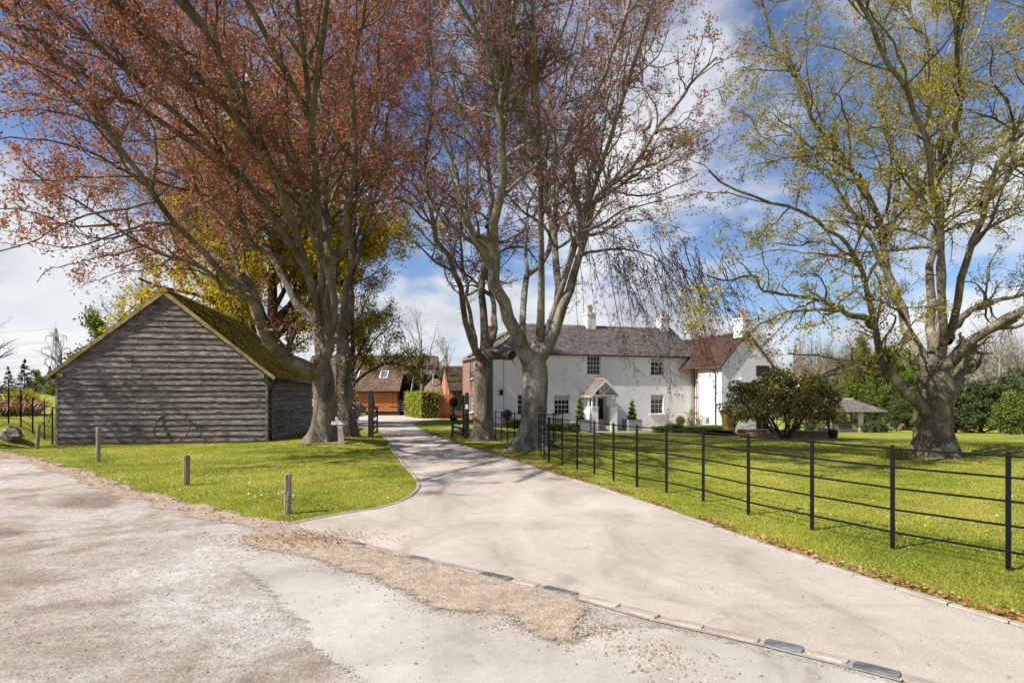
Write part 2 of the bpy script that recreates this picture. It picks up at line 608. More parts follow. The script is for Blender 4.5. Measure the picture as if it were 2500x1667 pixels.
    M['brown_tile'] = tile_mat('brown_tile', [(0.12, 0.08, 0.055), (0.19, 0.12, 0.085), (0.25, 0.17, 0.12)], (0.6, 0.6, 0.5))
    M['shingle'] = tile_mat('shingle', [(0.15, 0.125, 0.105), (0.21, 0.18, 0.15), (0.28, 0.24, 0.205)], (0.6, 0.6, 0.6))

    # limewashed render
    m, nt, b = new_mat('white_render', 0.9, 0.15)
    p = coords(nt, 'Object')
    n1 = noise(nt, p, 0.5, 6, 0.6, 0.3)
    n2 = noise(nt, mapping(nt, p, scale=(1, 1, 0.25)), 3.0, 5, 0.6)
    c = ramp(nt, n1, [(0.3, (0.70, 0.695, 0.685)), (0.65, (0.80, 0.80, 0.795))])
    c = mixc(nt, 0.7, c, ramp(nt, n2, [(0.3, (0.84, 0.825, 0.80)), (0.55, g3(1.0))]), 'MULTIPLY')
    sz = N(nt, 'ShaderNodeSeparateXYZ')
    L(nt, p, sz.inputs[0])
    splash = math_n(nt, 'SUBTRACT', math_n(nt, 'MULTIPLY', noise(nt, p, 2.0, 5, 0.65), 1.5), math_n(nt, 'ADD', sz.outputs[2], 1.0))
    c = mixc(nt, math_n(nt, 'MULTIPLY', splash, 0.8, clamp=True), c, (0.42, 0.38, 0.31))
    L(nt, c, b.inputs['Base Color'])
    add_bump(nt, b, noise(nt, p, 4.5, 5, 0.6), 0.5, 0.035)
    M['render'] = m
    M['white_paint'] = simple('white_paint', (0.70, 0.70, 0.69), (0.80, 0.80, 0.79), 5, 0.5, 0.05)
    M['cream_stone'] = simple('cream_stone', (0.58, 0.55, 0.50), (0.72, 0.70, 0.66), 5, 0.8, 0.2)
    M['glass'], nt, b = new_mat('glass', 0.03, 0.35)
    b.inputs['Base Color'].default_value = (0.012, 0.014, 0.016, 1)
    M['sky_glass'], nt, b = new_mat('sky_glass', 0.35, 0.4)
    b.inputs['Base Color'].default_value = (0.10, 0.13, 0.18, 1)
    M['curtain'] = simple('curtain', (0.34, 0.33, 0.28), (0.42, 0.41, 0.36), 4, 0.9, 0.1)
    M['black'] = simple('black_metal', (0.004, 0.004, 0.005), (0.010, 0.010, 0.011), 9, 0.6, 0.15, 0.004, spec=0.12)
    M['black_wood'] = simple('black_wood', (0.012, 0.012, 0.013), (0.035, 0.033, 0.032), 8, 0.65, 0.3, 0.005)
    M['gutter'] = simple('gutter', (0.015, 0.015, 0.016), (0.03, 0.03, 0.03), 6, 0.4, 0.05)
    M['grey_pipe'] = simple('grey_pipe', (0.28, 0.29, 0.30), (0.38, 0.39, 0.40), 5, 0.5, 0.05)
    M['lead'] = simple('lead_planter', (0.20, 0.22, 0.25), (0.30, 0.32, 0.35), 4, 0.5, 0.1, metal=0.2)
    M['brown_frame'] = simple('brown_frame', (0.10, 0.05, 0.035), (0.17, 0.09, 0.06), 9, 0.6, 0.2, stretch=(1, 1, 6))
    M['brick'] = brick_mat('brick', (0.27, 0.115, 0.075), (0.19, 0.085, 0.06), (0.36, 0.31, 0.26), rot=(math.pi / 2, 0, 0))
    M['brick_side'] = brick_mat('brick_side', (0.36, 0.13, 0.075), (0.27, 0.095, 0.06), (0.40, 0.33, 0.27), rot=(math.pi / 2, 0, math.pi / 2))
    M['orange_brick'] = brick_mat('orange_brick', (0.52, 0.20, 0.10), (0.42, 0.15, 0.08), (0.48, 0.38, 0.30), rot=(math.pi / 2, 0, math.pi / 2))
    M['timber'] = simple('orange_timber', (0.30, 0.095, 0.02), (0.47, 0.17, 0.04), 3, 0.55, 0.3, 0.005, stretch=(8, 8, 0.8), per_obj=0.2)
    M['old_timber'] = simple('old_timber', (0.12, 0.10, 0.08), (0.34, 0.29, 0.23), 5, 0.9, 0.7, 0.01, stretch=(7, 7, 0.8), per_obj=0.15)
    M['verge_wood'] = simple('verge_wood', (0.17, 0.12, 0.05), (0.40, 0.32, 0.14), 4, 0.9, 0.5, 0.01)
    M['lounger_wood'] = simple('lounger_wood', (0.10, 0.05, 0.045), (0.17, 0.09, 0.08), 7, 0.6, 0.2)
    M['terracotta'] = simple('terracotta', (0.42, 0.15, 0.07), (0.58, 0.23, 0.11), 6, 0.85, 0.3)
    M['rust'] = simple('rusty_iron', (0.045, 0.028, 0.02), (0.12, 0.065, 0.04), 15, 0.9, 0.4, 0.003)
    M['steel'], nt, b = new_mat('polished_steel', 0.06, 0.5)
    b.inputs['Base Color'].default_value = (0.75, 0.75, 0.76, 1)
    b.inputs['Metallic'].default_value = 1.0
    M['pylon'] = simple('pylon_steel', (0.16, 0.18, 0.21), (0.22, 0.24, 0.27), 1, 0.6, 0)
    M['car_paint'], nt, b = new_mat('car_paint', 0.25, 0.6)
    b.inputs['Base Color'].default_value = (0.012, 0.012, 0.014, 1)
    M['rubber'] = simple('rubber', (0.012, 0.012, 0.012), (0.03, 0.03, 0.03), 20, 0.85, 0.2)
    M['red_lamp'], nt, b = new_mat('red_lamp', 0.2, 0.5)
    b.inputs['Base Color'].default_value = (0.30, 0.01, 0.01, 1)
    M['sign_white'] = simple('sign_white', (0.66, 0.66, 0.64), (0.78, 0.78, 0.76), 7, 0.6, 0.1)
    M['sign_black'] = simple('sign_black', (0.012, 0.012, 0.014), (0.02, 0.02, 0.022), 7, 0.6, 0.0)

    M['beech_bark'] = bark_mat('beech_bark', (0.115, 0.095, 0.072), (0.31, 0.265, 0.21), (0.34, 0.33, 0.25), 0.58)
    M['beech_bark_pale'] = bark_mat('beech_bark_pale', (0.16, 0.142, 0.115), (0.42, 0.39, 0.34), (0.40, 0.39, 0.33), 0.52)
    M['oak_bark'] = bark_mat('oak_bark', (0.11, 0.092, 0.068), (0.30, 0.262, 0.19), (0.46, 0.43, 0.31), 0.50, 4.0, 1.3)
    M['dark_bark'] = bark_mat('dark_bark', (0.05, 0.042, 0.035), (0.13, 0.11, 0.09), (0.15, 0.14, 0.10), 0.62)
    M['birch_bark'] = bark_mat('birch_bark', (0.18, 0.135, 0.10), (0.34, 0.275, 0.215), (0.40, 0.35, 0.29), 0.55)
    M['copper_leaf'] = leaf_mat('copper_leaf', [(0.115, 0.052, 0.038), (0.25, 0.118, 0.076), (0.44, 0.26, 0.155)], 0.45, (1.55, 1.1, 0.8))
    M['plum_leaf'] = leaf_mat('plum_leaf', [(0.11, 0.046, 0.042), (0.235, 0.11, 0.09), (0.40, 0.23, 0.17)], 0.30, (1.6, 1.0, 0.9))
    M['gold_leaf'] = leaf_mat('gold_leaf', [(0.20, 0.19, 0.016), (0.42, 0.36, 0.025), (0.60, 0.47, 0.035)], 0.48, (1.3, 1.15, 0.6), scale=0.16)
    M['oak_leaf'] = leaf_mat('oak_leaf', [(0.15, 0.135, 0.012), (0.33, 0.285, 0.02), (0.50, 0.42, 0.04)], 0.42, (1.3, 1.2, 0.6))
    M['green_leaf'] = leaf_mat('green_leaf', [(0.05, 0.085, 0.01), (0.125, 0.17, 0.02), (0.22, 0.24, 0.035)], 0.35)
    M['lime_leaf'] = leaf_mat('lime_leaf', [(0.10, 0.12, 0.02), (0.19, 0.20, 0.04), (0.28, 0.27, 0.07)], 0.35)
    M['ever_leaf'] = leaf_mat('ever_leaf', [(0.022, 0.042, 0.010), (0.058, 0.088, 0.02), (0.13, 0.15, 0.045)], 0.15)
    M['fir_leaf'] = leaf_mat('fir_leaf', [(0.01, 0.022, 0.014), (0.02, 0.04, 0.024), (0.035, 0.06, 0.035)], 0.1)
    M['shrub_leaf'] = leaf_mat('shrub_leaf', [(0.035, 0.042, 0.012), (0.12, 0.118, 0.032), (0.38, 0.34, 0.12)], 0.15, rough=0.28)
    M['laurel_leaf'] = leaf_mat('laurel_leaf', [(0.09, 0.12, 0.01), (0.25, 0.28, 0.02), (0.42, 0.42, 0.04)], 0.3, rough=0.4)
    M['box_leaf'] = leaf_mat('box_leaf', [(0.05, 0.08, 0.01), (0.13, 0.17, 0.02), (0.23, 0.26, 0.035)], 0.25)
    M['blossom'] = leaf_mat('blossom', [(0.20, 0.15, 0.11), (0.46, 0.39, 0.34), (0.68, 0.62, 0.58)], 0.2)
    M['reed'] = leaf_mat('reed', [(0.16, 0.17, 0.02), (0.34, 0.30, 0.05), (0.46, 0.36, 0.12)], 0.3)
    M['dry_stem'] = leaf_mat('dry_stem', [(0.20, 0.13, 0.07), (0.40, 0.27, 0.17), (0.52, 0.42, 0.28)], 0.2)
    M['blade'] = leaf_mat('grass_blade', [(0.12, 0.155, 0.014), (0.265, 0.285, 0.032), (0.45, 0.40, 0.10)], 0.3, scale=0.55, nw=0.62, gain=2.2)
    M['daisy'] = leaf_mat('daisy', [(0.66, 0.64, 0.58), (0.74, 0.73, 0.68), (0.8, 0.8, 0.76)], 0.2)
    M['dandelion'] = leaf_mat('dandelion', [(0.65, 0.45, 0.01), (0.72, 0.52, 0.02), (0.78, 0.60, 0.03)], 0.2)
    M['pink_flower'] = leaf_mat('pink_flower', [(0.40, 0.08, 0.10), (0.6, 0.2, 0.22), (0.7, 0.4, 0.4)], 0.2)


make_materials()
for k_ in ('slab', 'grit', 'grit_moss'):
    feather(M[k_])
# ---------------------------------------------------------------- the ground
from mathutils.geometry import tessellate_polygon
K = 2500 / 2352.0


def Q(x, y):
    return gp(x * K, y * K)


def in_poly(px, py, poly):
    inside = np.zeros(len(px), bool)
    n = len(poly)
    j = n - 1
    for i in range(n):
        xi, yi = poly[i][0], poly[i][1]
        xj, yj = poly[j][0], poly[j][1]
        c = ((yi > py) != (yj > py)) & (px < (xj - xi) * (py - yi) / (yj - yi + 1e-12) + xi)
        inside ^= c
        j = i
    return inside


def rough_line(pts, step, amp, seed):
    """resample a polyline and let it wander a little"""
    r = np.random.default_rng(seed)
    P = np.array([[p[0], p[1]] for p in pts])
    d = np.r_[0, np.cumsum(np.hypot(*np.diff(P, axis=0).T))]
    n = max(int(d[-1] / step), 2)
    t = np.linspace(0, d[-1], n)
    X = np.interp(t, d, P[:, 0])
    Y = np.interp(t, d, P[:, 1])
    k = np.ones(3) / 3
    jx = np.convolve(r.normal(0, amp, n + 2), k, 'valid')
    jy = np.convolve(r.normal(0, amp, n + 2), k, 'valid')
    jx[0] = jy[0] = jx[-1] = jy[-1] = 0
    return [(X[i] + jx[i], Y[i] + jy[i]) for i in range(n)]


def flat_sheet(name, poly, m, off, kind='structure'):
    pts = [Vector((p[0], p[1], gz(p[0], p[1]) + off)) for p in poly]
    tris = tessellate_polygon([pts])
    o = link(name, np_mesh(name, np.array([tuple(p) for p in pts]), np.array(tris)), m)
    if o.data.polygons and sum(p.normal.z for p in o.data.polygons) < 0:
        o.data.flip_normals()
    return tag(o, kind=kind)


def feather_sheet(name, poly, m, off, cell=0.06, pad=0.25, ymin=2.4, lim=8.0):
    """fine grid over a patch that carries its distance to the patch edge"""
    P = np.array([[p[0], p[1]] for p in poly])
    lo, hi = P.min(0) - pad, P.max(0) + pad
    lo[1] = max(lo[1], ymin)
    X, Y = np.meshgrid(np.arange(lo[0], hi[0], cell), np.arange(lo[1], hi[1], cell))
    sh_ = X.shape
    x, y = X.ravel(), Y.ravel()
    dmin = np.full(len(x), 9.0)
    Q_ = np.roll(P, -1, 0)
    for a, b in zip(P, Q_):
        ab = b - a
        t = np.clip(((x - a[0]) * ab[0] + (y - a[1]) * ab[1]) / (ab @ ab + 1e-12), 0, 1)
        dmin = np.minimum(dmin, np.hypot(x - a[0] - t * ab[0], y - a[1] - t * ab[1]))
    dmin = np.where(in_poly(x, y, poly), dmin, -dmin)
    V = np.stack([x, y, ground(x, y) + off], 1)
    nx_ = sh_[1]
    a = (np.arange(sh_[0] - 1)[:, None] * nx_ + np.arange(nx_ - 1)).ravel()
    F = np.stack([a, a + 1, a + nx_ + 1, a + nx_], 1)
    F = F[(dmin[F] > -pad).any(1)]
    used = np.unique(F)
    mp = np.full(len(V), -1)
    mp[used] = np.arange(len(used))
    me = np_mesh(name, V[used], mp[F], True)
    at = me.attributes.new('cover', 'FLOAT', 'POINT')
    at.data.foreach_set('value', dmin[used].astype(np.float32))
    return tag(link(name, me, m), kind='structure')


def row_sheet(name, ys, xl, xr, nx, m, off, kind='structure', bumps=0.0):
    t = np.linspace(0, 1, nx)
    X = np.array(xl)[:, None] * (1 - t) + np.array(xr)[:, None] * t
    Y = np.repeat(np.array(ys)[:, None], nx, 1)
    Z = ground(X, Y) + off
    V = np.stack([X, Y, Z], -1).reshape(-1, 3)
    a = (np.arange(len(ys) - 1)[:, None] * nx + np.arange(nx - 1)).ravel()
    F = np.stack([a, a + 1, a + nx + 1, a + nx], 1)
    return tag(link(name, np_mesh(name, V, F, True), m), kind=kind)


# the land: one sheet out to the horizon
xs = np.unique(np.concatenate([np.arange(-30, 60, 0.9), -30 - np.geomspace(1, 1800, 24), 60 + np.geomspace(1, 1800, 24), [-15.9, -16.4, -17.2]]))
ysg = np.unique(np.concatenate([np.arange(-14, 80, 0.9), 80 + np.geomspace(1, 2600, 26), -14 - np.geomspace(1, 400, 8)]))
GX, GY = np.meshgrid(xs, ysg)
V = np.stack([GX, GY, ground(GX, GY)], -1).reshape(-1, 3)
nx = len(xs)
a = (np.arange(len(ysg) - 1)[:, None] * nx + np.arange(nx - 1)).ravel()
tag(link('ground', np_mesh('ground', V, np.stack([a, a + 1, a + nx + 1, a + nx], 1), True), M['lawn']), kind='structure')

verge = [(-70, 1027), (0, 1040), (60, 1055), (110, 1066), (180, 1090), (230, 1108), (330, 1137), (430, 1160), (520, 1187), (590, 1204), (655, 1211)]
verge = [Q(*p) for p in verge]
sett_line = [(655, 1209), (800, 1246), (945, 1281), (1170, 1334), (1300, 1365), (1500, 1421), (1760, 1481), (2000, 1541), (2080, 1562), (2400, 1660)]
sett_line = [Q(*p) for p in sett_line]
e = (sett_line[-1] - sett_line[-2]).normalized()
sett_line.append(sett_line[-1] + e * 6)
left_edge = [(655, 1209), (700, 1199), (760, 1187), (870, 1170), (915, 1158), (945, 1142), (962, 1128), (967, 1116), (960, 1100), (945, 1082), (925, 1060), (908, 1040)]
left_edge = [Q(*p) for p in left_edge]
right_edge = [(1115, 1040), (1150, 1052), (1250, 1085), (1400, 1130), (1550, 1183), (1700, 1236), (1850, 1288), (2000, 1340), (2180, 1396), (2352, 1447)]
right_edge = [Q(*p) for p in right_edge]
e = (right_edge[-1] - right_edge[-2]).normalized()
right_edge += [right_edge[-1] + e * 4, right_edge[-1] + e * 9]

verge_r = rough_line(verge, 0.22, 0.13, 3)
left_r = rough_line(left_edge, 0.3, 0.01, 4)
right_r = rough_line(right_edge, 0.3, 0.012, 5)
sett_r = rough_line(sett_line, 0.5, 0.006, 6)
YJ = 0.5 * (left_edge[-1].y + right_edge[0].y)
road_poly = [(-40, 20.5)] + verge_r + sett_r[1:] + [(14, -8), (-40, -8)]
flat_sheet('road', road_poly, M['road'], 0.010)
drive_poly = [(p[0], p[1]) for p in sett_r] + right_r[::-1] + left_r[::-1][:-1]
flat_sheet('driveway', drive_poly, M['drive'], 0.014)

# drive going on through the gate to the yard
lf = [(908, 1040), (895, 1020), (882, 1001), (870, 986)]
rt = [(1115, 1040), (1040, 1018), (1000, 1004), (968, 989), (948, 976)]
lf = [Q(*p) for p in lf]
rt = [Q(*p) for p in rt]
ly = [p.y for p in lf] + [40, 43, 64]
lx = [p.x for p in lf] + [-12.5, -22, -30]
ry = [p.y for p in rt] + [44, 50, 52, 60, 64]
rx = [p.x for p in rt] + [-6.4, -5.6, -6.6, -9.0, -9.0]
o_ = np.argsort(ly)
o2 = np.argsort(ry)
ys = np.linspace(min(left_edge[-1].y, right_edge[0].y) - 0.05, 63.5, 130)
row_sheet('driveway', ys, np.interp(ys, np.array(ly)[o_], np.array(lx)[o_]), np.interp(ys, np.array(ry)[o2], np.array(rx)[o2]), 14, M['far_gravel'], 0.018)
ys = np.linspace(31.6, 32.4, 5)
row_sheet('path', ys, np.full(5, -3.6), np.full(5, 1.0), 20, M['terrace'], 0.03)

slab_px = [(540, 1300), (600, 1277), (640, 1265), (690, 1273), (740, 1291), (830, 1321), (930, 1361), (1000, 1399), (1100, 1411), (1170, 1406), (1200, 1441),
           (1270, 1476), (1330, 1479), (1390, 1450), (1500, 1440), (1620, 1468), (1760, 1499), (2000, 1558), (2100, 1585), (2240, 1640), (1700, 1760), (1000, 1760), (850, 1600), (760, 1510), (690, 1440), (600, 1350)]
slab = [Q(*p) for p in slab_px]
slab_r = rough_line(slab + [slab[0]], 0.12, 0.035, 7)[:-1]
feather_sheet('road_slab', slab_r, M['slab'], 0.018, 0.09)
grit_px = [(560, 1243), (600, 1215), (655, 1212), (800, 1249), (945, 1284), (1170, 1337), (1300, 1368), (1345, 1395), (1322, 1440), (1335, 1480), (1270, 1479), (1200, 1445),
           (1165, 1408), (1100, 1414), (1000, 1402), (930, 1364), (830, 1324), (740, 1294), (690, 1277), (640, 1268), (590, 1262)]
grit = [Q(*p) for p in grit_px]
grit_r = rough_line(grit + [grit[0]], 0.07, 0.05, 8)[:-1]
feather_sheet('grit_patch', grit_r, M['grit'], 0.022)
# bare earth where the grass wears out along the road
inner = []
for i, p in enumerate(verge_r):
    inner.append((p[0] + 0.03 + 0.12 * abs(math.sin(i * 1.7)) + 0.06 * math.sin(i * 0.63), p[1] + 0.06 + 0.16 * abs(math.sin(i * 0.9 + 1))))
outer = [(p[0] - 0.05 - 0.10 * abs(math.sin(i * 1.3 + 2)), p[1] - 0.10 - 0.20 * abs(math.sin(i * 0.53)) - 0.06 * abs(math.sin(i * 2.3))) for i, p in enumerate(verge_r)]
feather_sheet('verge_earth', inner + outer[::-1], M['grit'], 0.016, 0.08)


def strip_kerb(name, line, w, h, side):
    """edging laid as short stones along a line"""
    mb = MB()
    P = [Vector((p[0], p[1], 0)) for p in line]
    for i in range(len(P) - 1):
        a, b = P[i], P[i + 1]
        t = (b - a)
        if t.length < 0.03:
            continue
        tn = t.normalized()
        n = Vector((-tn.y, tn.x, 0)) * side
        a2, b2 = a + tn * 0.006, b - tn * 0.006
        za, zb = gz(a.x, a.y), gz(b.x, b.y)
        dh = random.uniform(-0.006, 0.006)
        vs = []
        for q, z in ((a2, za), (b2, zb)):
            vs += [q + Vector((0, 0, z - 0.02)), q + Vector((0, 0, z + h + dh - 0.012)), q + n * 0.015 + Vector((0, 0, z + h + dh)),
                   q + n * (w - 0.015) + Vector((0, 0, z + h + dh)), q + n * w + Vector((0, 0, z + h + dh - 0.012)), q + n * w + Vector((0, 0, z - 0.02))]
        mb.add(vs, [(k, k + 1, 7 + k, 6 + k) for k in range(5)] + [(5, 4, 3, 2, 1, 0), (6, 7, 8, 9, 10, 11)])
    o = mb.build(name, M['kerb'])
    return tag(o, kind='structure')


random.seed(4)
kerb_l = rough_line(left_edge, 0.42, 0.012, 14) + [tuple(p[:2]) for p in lf[1:]]
strip_kerb('kerb', kerb_l, 0.075, 0.03, 1)
kerb_r = [tuple(p[:2]) for p in rt[1:4]][::-1] + rough_line(right_edge, 0.42, 0.012, 15)
strip_kerb('kerb', kerb_r, 0.09, 0.03, 1)

# one row of setts where drive meets road
sett_root = thing('sett_row', 'single row of pinkish and dark stone setts between driveway and road', 'setts', (0, 0, 0))
P = np.array([[p.x, p.y] for p in sett_line])
d = np.r_[0, np.cumsum(np.hypot(*np.diff(P, axis=0).T))]
dark = [np.interp(Q(x, y).x, P[:, 0], d) for x, y in ((800, 1246), (945, 1281), (1170, 1334), (1300, 1365), (1760, 1481), (2000, 1541))]
bed = MB()
for i_ in range(len(sett_line) - 1):
    a_, b_ = sett_line[i_], sett_line[i_ + 1]
    n_ = Vector((-(b_ - a_).y, (b_ - a_).x, 0)).normalized() * 0.078
    bed.poly([(a_ - n_ * 1.0 + Vector((0, 0, 0.019))), (b_ - n_ + Vector((0, 0, 0.019))), (b_ + n_ * 0.8 + Vector((0, 0, 0.019))), (a_ + n_ * 0.8 + Vector((0, 0, 0.019)))])
bed.build('mortar_bed', M['kerb'], sett_root)
s = 0.05
rs = random.Random(5)
while s < d[-1] - 0.5:
    ln = rs.uniform(0.22, 0.38)
    mid = s + ln / 2
    x, y = np.interp(mid, d, P[:, 0]), np.interp(mid, d, P[:, 1])
    x1, y1 = np.interp(s + ln, d, P[:, 0]), np.interp(s + ln, d, P[:, 1])
    x0, y0 = np.interp(s, d, P[:, 0]), np.interp(s, d, P[:, 1])
    mb = MB()
    bury = smooth(2.4, 4.6, np.array([mid]))[0]
    h = 0.010 + 0.010 * float(bury) + rs.uniform(-0.003, 0.005)
    w = 0.056 + rs.uniform(-0.008, 0.004)
    ring = []
    for k in range(12):
        th = 2 * math.pi * k / 12
        cx_, cy_ = math.cos(th), math.sin(th)
        q = 0.34
        ring.append((math.copysign(abs(cx_) ** q, cx_) * ln / 2 * rs.uniform(0.95, 1.03), math.copysign(abs(cy_) ** q, cy_) * w * rs.uniform(0.88, 1.05)))
    vs = [(a_, b_, -0.05) for a_, b_ in ring] + [(a_, b_, h - 0.006) for a_, b_ in ring] + [(a_ * 0.96, b_ * 0.90, h + rs.uniform(-0.003, 0.003)) for a_, b_ in ring] + [(0, 0, h + 0.002)]
    fs = [(k, (k + 1) % 12, 12 + (k + 1) % 12, 12 + k) for k in range(12)] + [(12 + k, 12 + (k + 1) % 12, 24 + (k + 1) % 12, 24 + k) for k in range(12)] + [(24 + k, 24 + (k + 1) % 12, 36) for k in range(12)]
    mb.add(vs, fs)
    isd = min(abs(mid - q) for q in dark) < 0.17
    if not isd and mid < 3.6 and rs.random() < 0.55:          # lost under the grit
        s += ln + 0.03
        continue
    mb.build('sett', M['sett_dark'] if isd else M['sett_pink'], sett_root, False, (x + rs.uniform(-0.01, 0.01), y + rs.uniform(-0.012, 0.012), 0.010), (rs.uniform(-0.05, 0.05), rs.uniform(-0.02, 0.02), math.atan2(y1 - y0, x1 - x0) + rs.uniform(-0.05, 0.05)))
    s += ln + rs.uniform(0.015, 0.05)


# ---------------------------------------------------------------- small loose things on the ground
def quads_at(C, size, r, flat=0.0, asp=0.55, up=None):
    """leaf-shaped diamonds at C; flat=1 lies on the ground"""
    n = len(C)
    a = r.normal(size=(n, 3))
    a[:, 2] *= (1 - flat)
    a /= np.linalg.norm(a, axis=1)[:, None] + 1e-9
    b = r.normal(size=(n, 3))
    if flat > 0:
        b = np.cross(np.tile([0, 0, 1.0], (n, 1)) + r.normal(size=(n, 3)) * (0.25 + 0.9 * (1 - flat)), a)
    else:
        b -= (b * a).sum(1)[:, None] * a
    b /= np.linalg.norm(b, axis=1)[:, None] + 1e-9
    s = np.asarray(size)
    if s.ndim == 0:
        s = np.full(n, float(s))
    s = (s * r.uniform(0.65, 1.35, n))[:, None]
    c = np.cross(a, b) * s * 0.12
    V = np.stack([C - a * s * 0.5, C + b * s * asp * 0.5 + c, C + a * s * 0.5, C - b * s * asp * 0.5 + c], 1).reshape(-1, 3)
    F = np.arange(4 * n).reshape(n, 4)
    return V, F


def pebbles(name, X, Y, size, m, off, r):
    n = len(X)
    s = size * r.uniform(0.5, 1.6, n) ** 1.5
    ax = r.uniform(0, 2 * math.pi, n)
    ex = s * r.uniform(0.8, 1.3, n)
    ey = s * r.uniform(0.6, 1.0, n)
    ez = s * r.uniform(0.45, 0.8, n)
    base = np.stack([X, Y, ground(X, Y) + off], 1)
    u = np.stack([np.cos(ax), np.sin(ax), 0 * ax], 1)
    v = np.stack([-np.sin(ax), np.cos(ax), 0 * ax], 1)
    z = np.array([0, 0, 1.0])
    V = np.stack([base + u * ex[:, None], base + v * ey[:, None], base - u * ex[:, None] * 0.9, base - v * ey[:, None] * 0.9,
                  base + z * ez[:, None] + u * ex[:, None] * 0.15, base - z * ez[:, None] * 0.4], 1).reshape(-1, 3)
    t = np.array([[0, 1, 4], [1, 2, 4], [2, 3, 4], [3, 0, 4]])
    F = (np.arange(n)[:, None, None] * 6 + t).reshape(-1, 3)
    return tag(link(name, np_mesh(name, V, F), m), kind='stuff')


r = np.random.default_rng(21)


def scatter_in(poly, n, r, ymax=30, near=True):
    P = np.array([[p[0], p[1]] for p in poly])
    lo, hi = P.min(0), P.max(0)
    lo = np.maximum(lo, [-18, 2.6])
    hi = np.minimum(hi, [8, ymax])
    X = r.uniform(lo[0], hi[0], n)
    Y = lo[1] + (hi[1] - lo[1]) * r.random(n) ** (2.0 if near else 1.0)
    k = in_poly(X, Y, poly) & (np.abs(X) < 0.9 * Y + 0.5)
    return X[k], Y[k]


X, Y = scatter_in(grit_r, 16000, r, near=False)
pebbles('grit_stones', X, Y, 0.0065, M['pebble'], 0.022, r)
X, Y = along(grit_r, 6500, -0.30, 0.12, r) if False else (np.repeat([p[0] for p in grit_r], 22) + r.normal(0, 0.11, 22 * len(grit_r)), np.repeat([p[1] for p in grit_r], 22) + r.normal(0, 0.11, 22 * len(grit_r)))
k = ~in_poly(X, Y, drive_poly)
pebbles('grit_stones', X[k], Y[k], 0.006, M['pebble'], 0.02, r)
X, Y = scatter_in(road_poly, 30000, r)
k = ~in_poly(X, Y, slab_r)
pebbles('road_stones', X[k], Y[k], 0.0075, M['pebble'], 0.011, r)
X, Y = scatter_in(slab_r, 1500, r)
pebbles('slab_stones', X, Y, 0.007, M['pebble'], 0.018, r)
k = np.array(slab_r)
for (ax_, ay_), nn, sp in (((1480, 1500), 420, 0.16), ((1180, 1440), 200, 0.1), ((1380, 1455), 300, 0.1), ((1560, 1540), 200, 0.18)):
    c = Q(ax_, ay_)
    pebbles('loose_stones', c.x + r.normal(0, sp, nn), c.y + r.normal(0, sp * 0.8, nn), 0.0085, M['pebble'], 0.018, r)


def along(line, n, lo, hi, r):
    P = np.array([[p[0], p[1]] for p in line])
    d = np.r_[0, np.cumsum(np.hypot(*np.diff(P, axis=0).T))]
    t = r.uniform(0, d[-1], n)
    X = np.interp(t, d, P[:, 0])
    Y = np.interp(t, d, P[:, 1])
    X2 = np.interp(t + 0.05, d, P[:, 0])
    Y2 = np.interp(t + 0.05, d, P[:, 1])
    tx, ty = X2 - X, Y2 - Y
    ln = np.hypot(tx, ty) + 1e-9
    o = r.uniform(lo, hi, n)
    return X - ty / ln * o, Y + tx / ln * o


# fallen beech leaves along the edges
X, Y = along(kerb_r, 9000, 0.06, 0.30, r)
k = noise_k = (np.sin(X * 2.1 + Y * 1.3) + np.sin(X * 5.3 - Y * 3.1) + r.normal(0, 0.6, len(X))) > -0.3
V, F = quads_at(np.stack([X, Y, ground(X, Y) + r.uniform(0.01, 0.045, len(X))], 1)[k], 0.045, r, 0.75)
tag(link('leaf_litter', np_mesh('leaf_litter', V, F), M['litter']), kind='stuff')
X, Y = along(verge_r, 1300, -0.25, 0.22, r)
V, F = quads_at(np.stack([X, Y, ground(X, Y) + r.uniform(0.01, 0.04, len(X))], 1), 0.04, r, 0.8)
tag(link('leaf_litter', np_mesh('leaf_litter', V, F), M['litter']), kind='stuff')
X, Y = scatter_in(drive_poly, 1400, r)
V, F = quads_at(np.stack([X, Y, ground(X, Y) + 0.022], 1)[:170], 0.020, r, 0.9)
tag(link('leaf_litter', np_mesh('leaf_litter', V, F), M['litter']), kind='stuff')
c = Q(700, 1240)
X = c.x + r.normal(0, 0.45, 700)
Y = c.y + r.normal(0, 0.22, 700)
V, F = quads_at(np.stack([X, Y, 0.03 + r.uniform(0, 0.01, 700)], 1), 0.035, r, 0.9)
tag(link('leaf_litter', np_mesh('leaf_litter', V, F), M['litter']), kind='stuff')

# grass blades, denser close by
n = 430000
Y = 3.2 * (27 / 3.2) ** r.random(n)
X = r.uniform(-0.88, 0.88, n) * Y
bare = in_poly(X, Y, road_poly) | in_poly(X, Y, drive_poly)
far_l = np.interp(Y, np.array(ly)[o_], np.array(lx)[o_])
far_r = np.interp(Y, np.array(ry)[o2], np.array(rx)[o2])
bare |= (Y > YJ - 0.3) & (X > far_l) & (X < far_r)
earth = in_poly(X, Y, inner + outer[::-1])
bare |= earth & (r.random(n) < 0.55)
patchy = np.sin(X * 1.9 + 1.3 * np.sin(Y * 1.1)) + np.sin(Y * 2.3 + X * 0.7) + r.normal(0, 0.8, n)
bare |= patchy < -2.3
for px_, Z_, sp_ in ((790, 19.9, 0.9), (850, 24.2, 0.7), (1298, 19.1, 0.9), (1180, 23.8, 0.7), (2282, 16.4, 0.8)):
    c = gx(px_, Z_)
    bare |= (np.hypot(X - c.x, (Y - c.y) * 1.3) < sp_ * r.uniform(0.5, 1.3, n)) & (r.random(n) < 0.8)
X, Y = X[~bare], Y[~bare]
n = len(X)
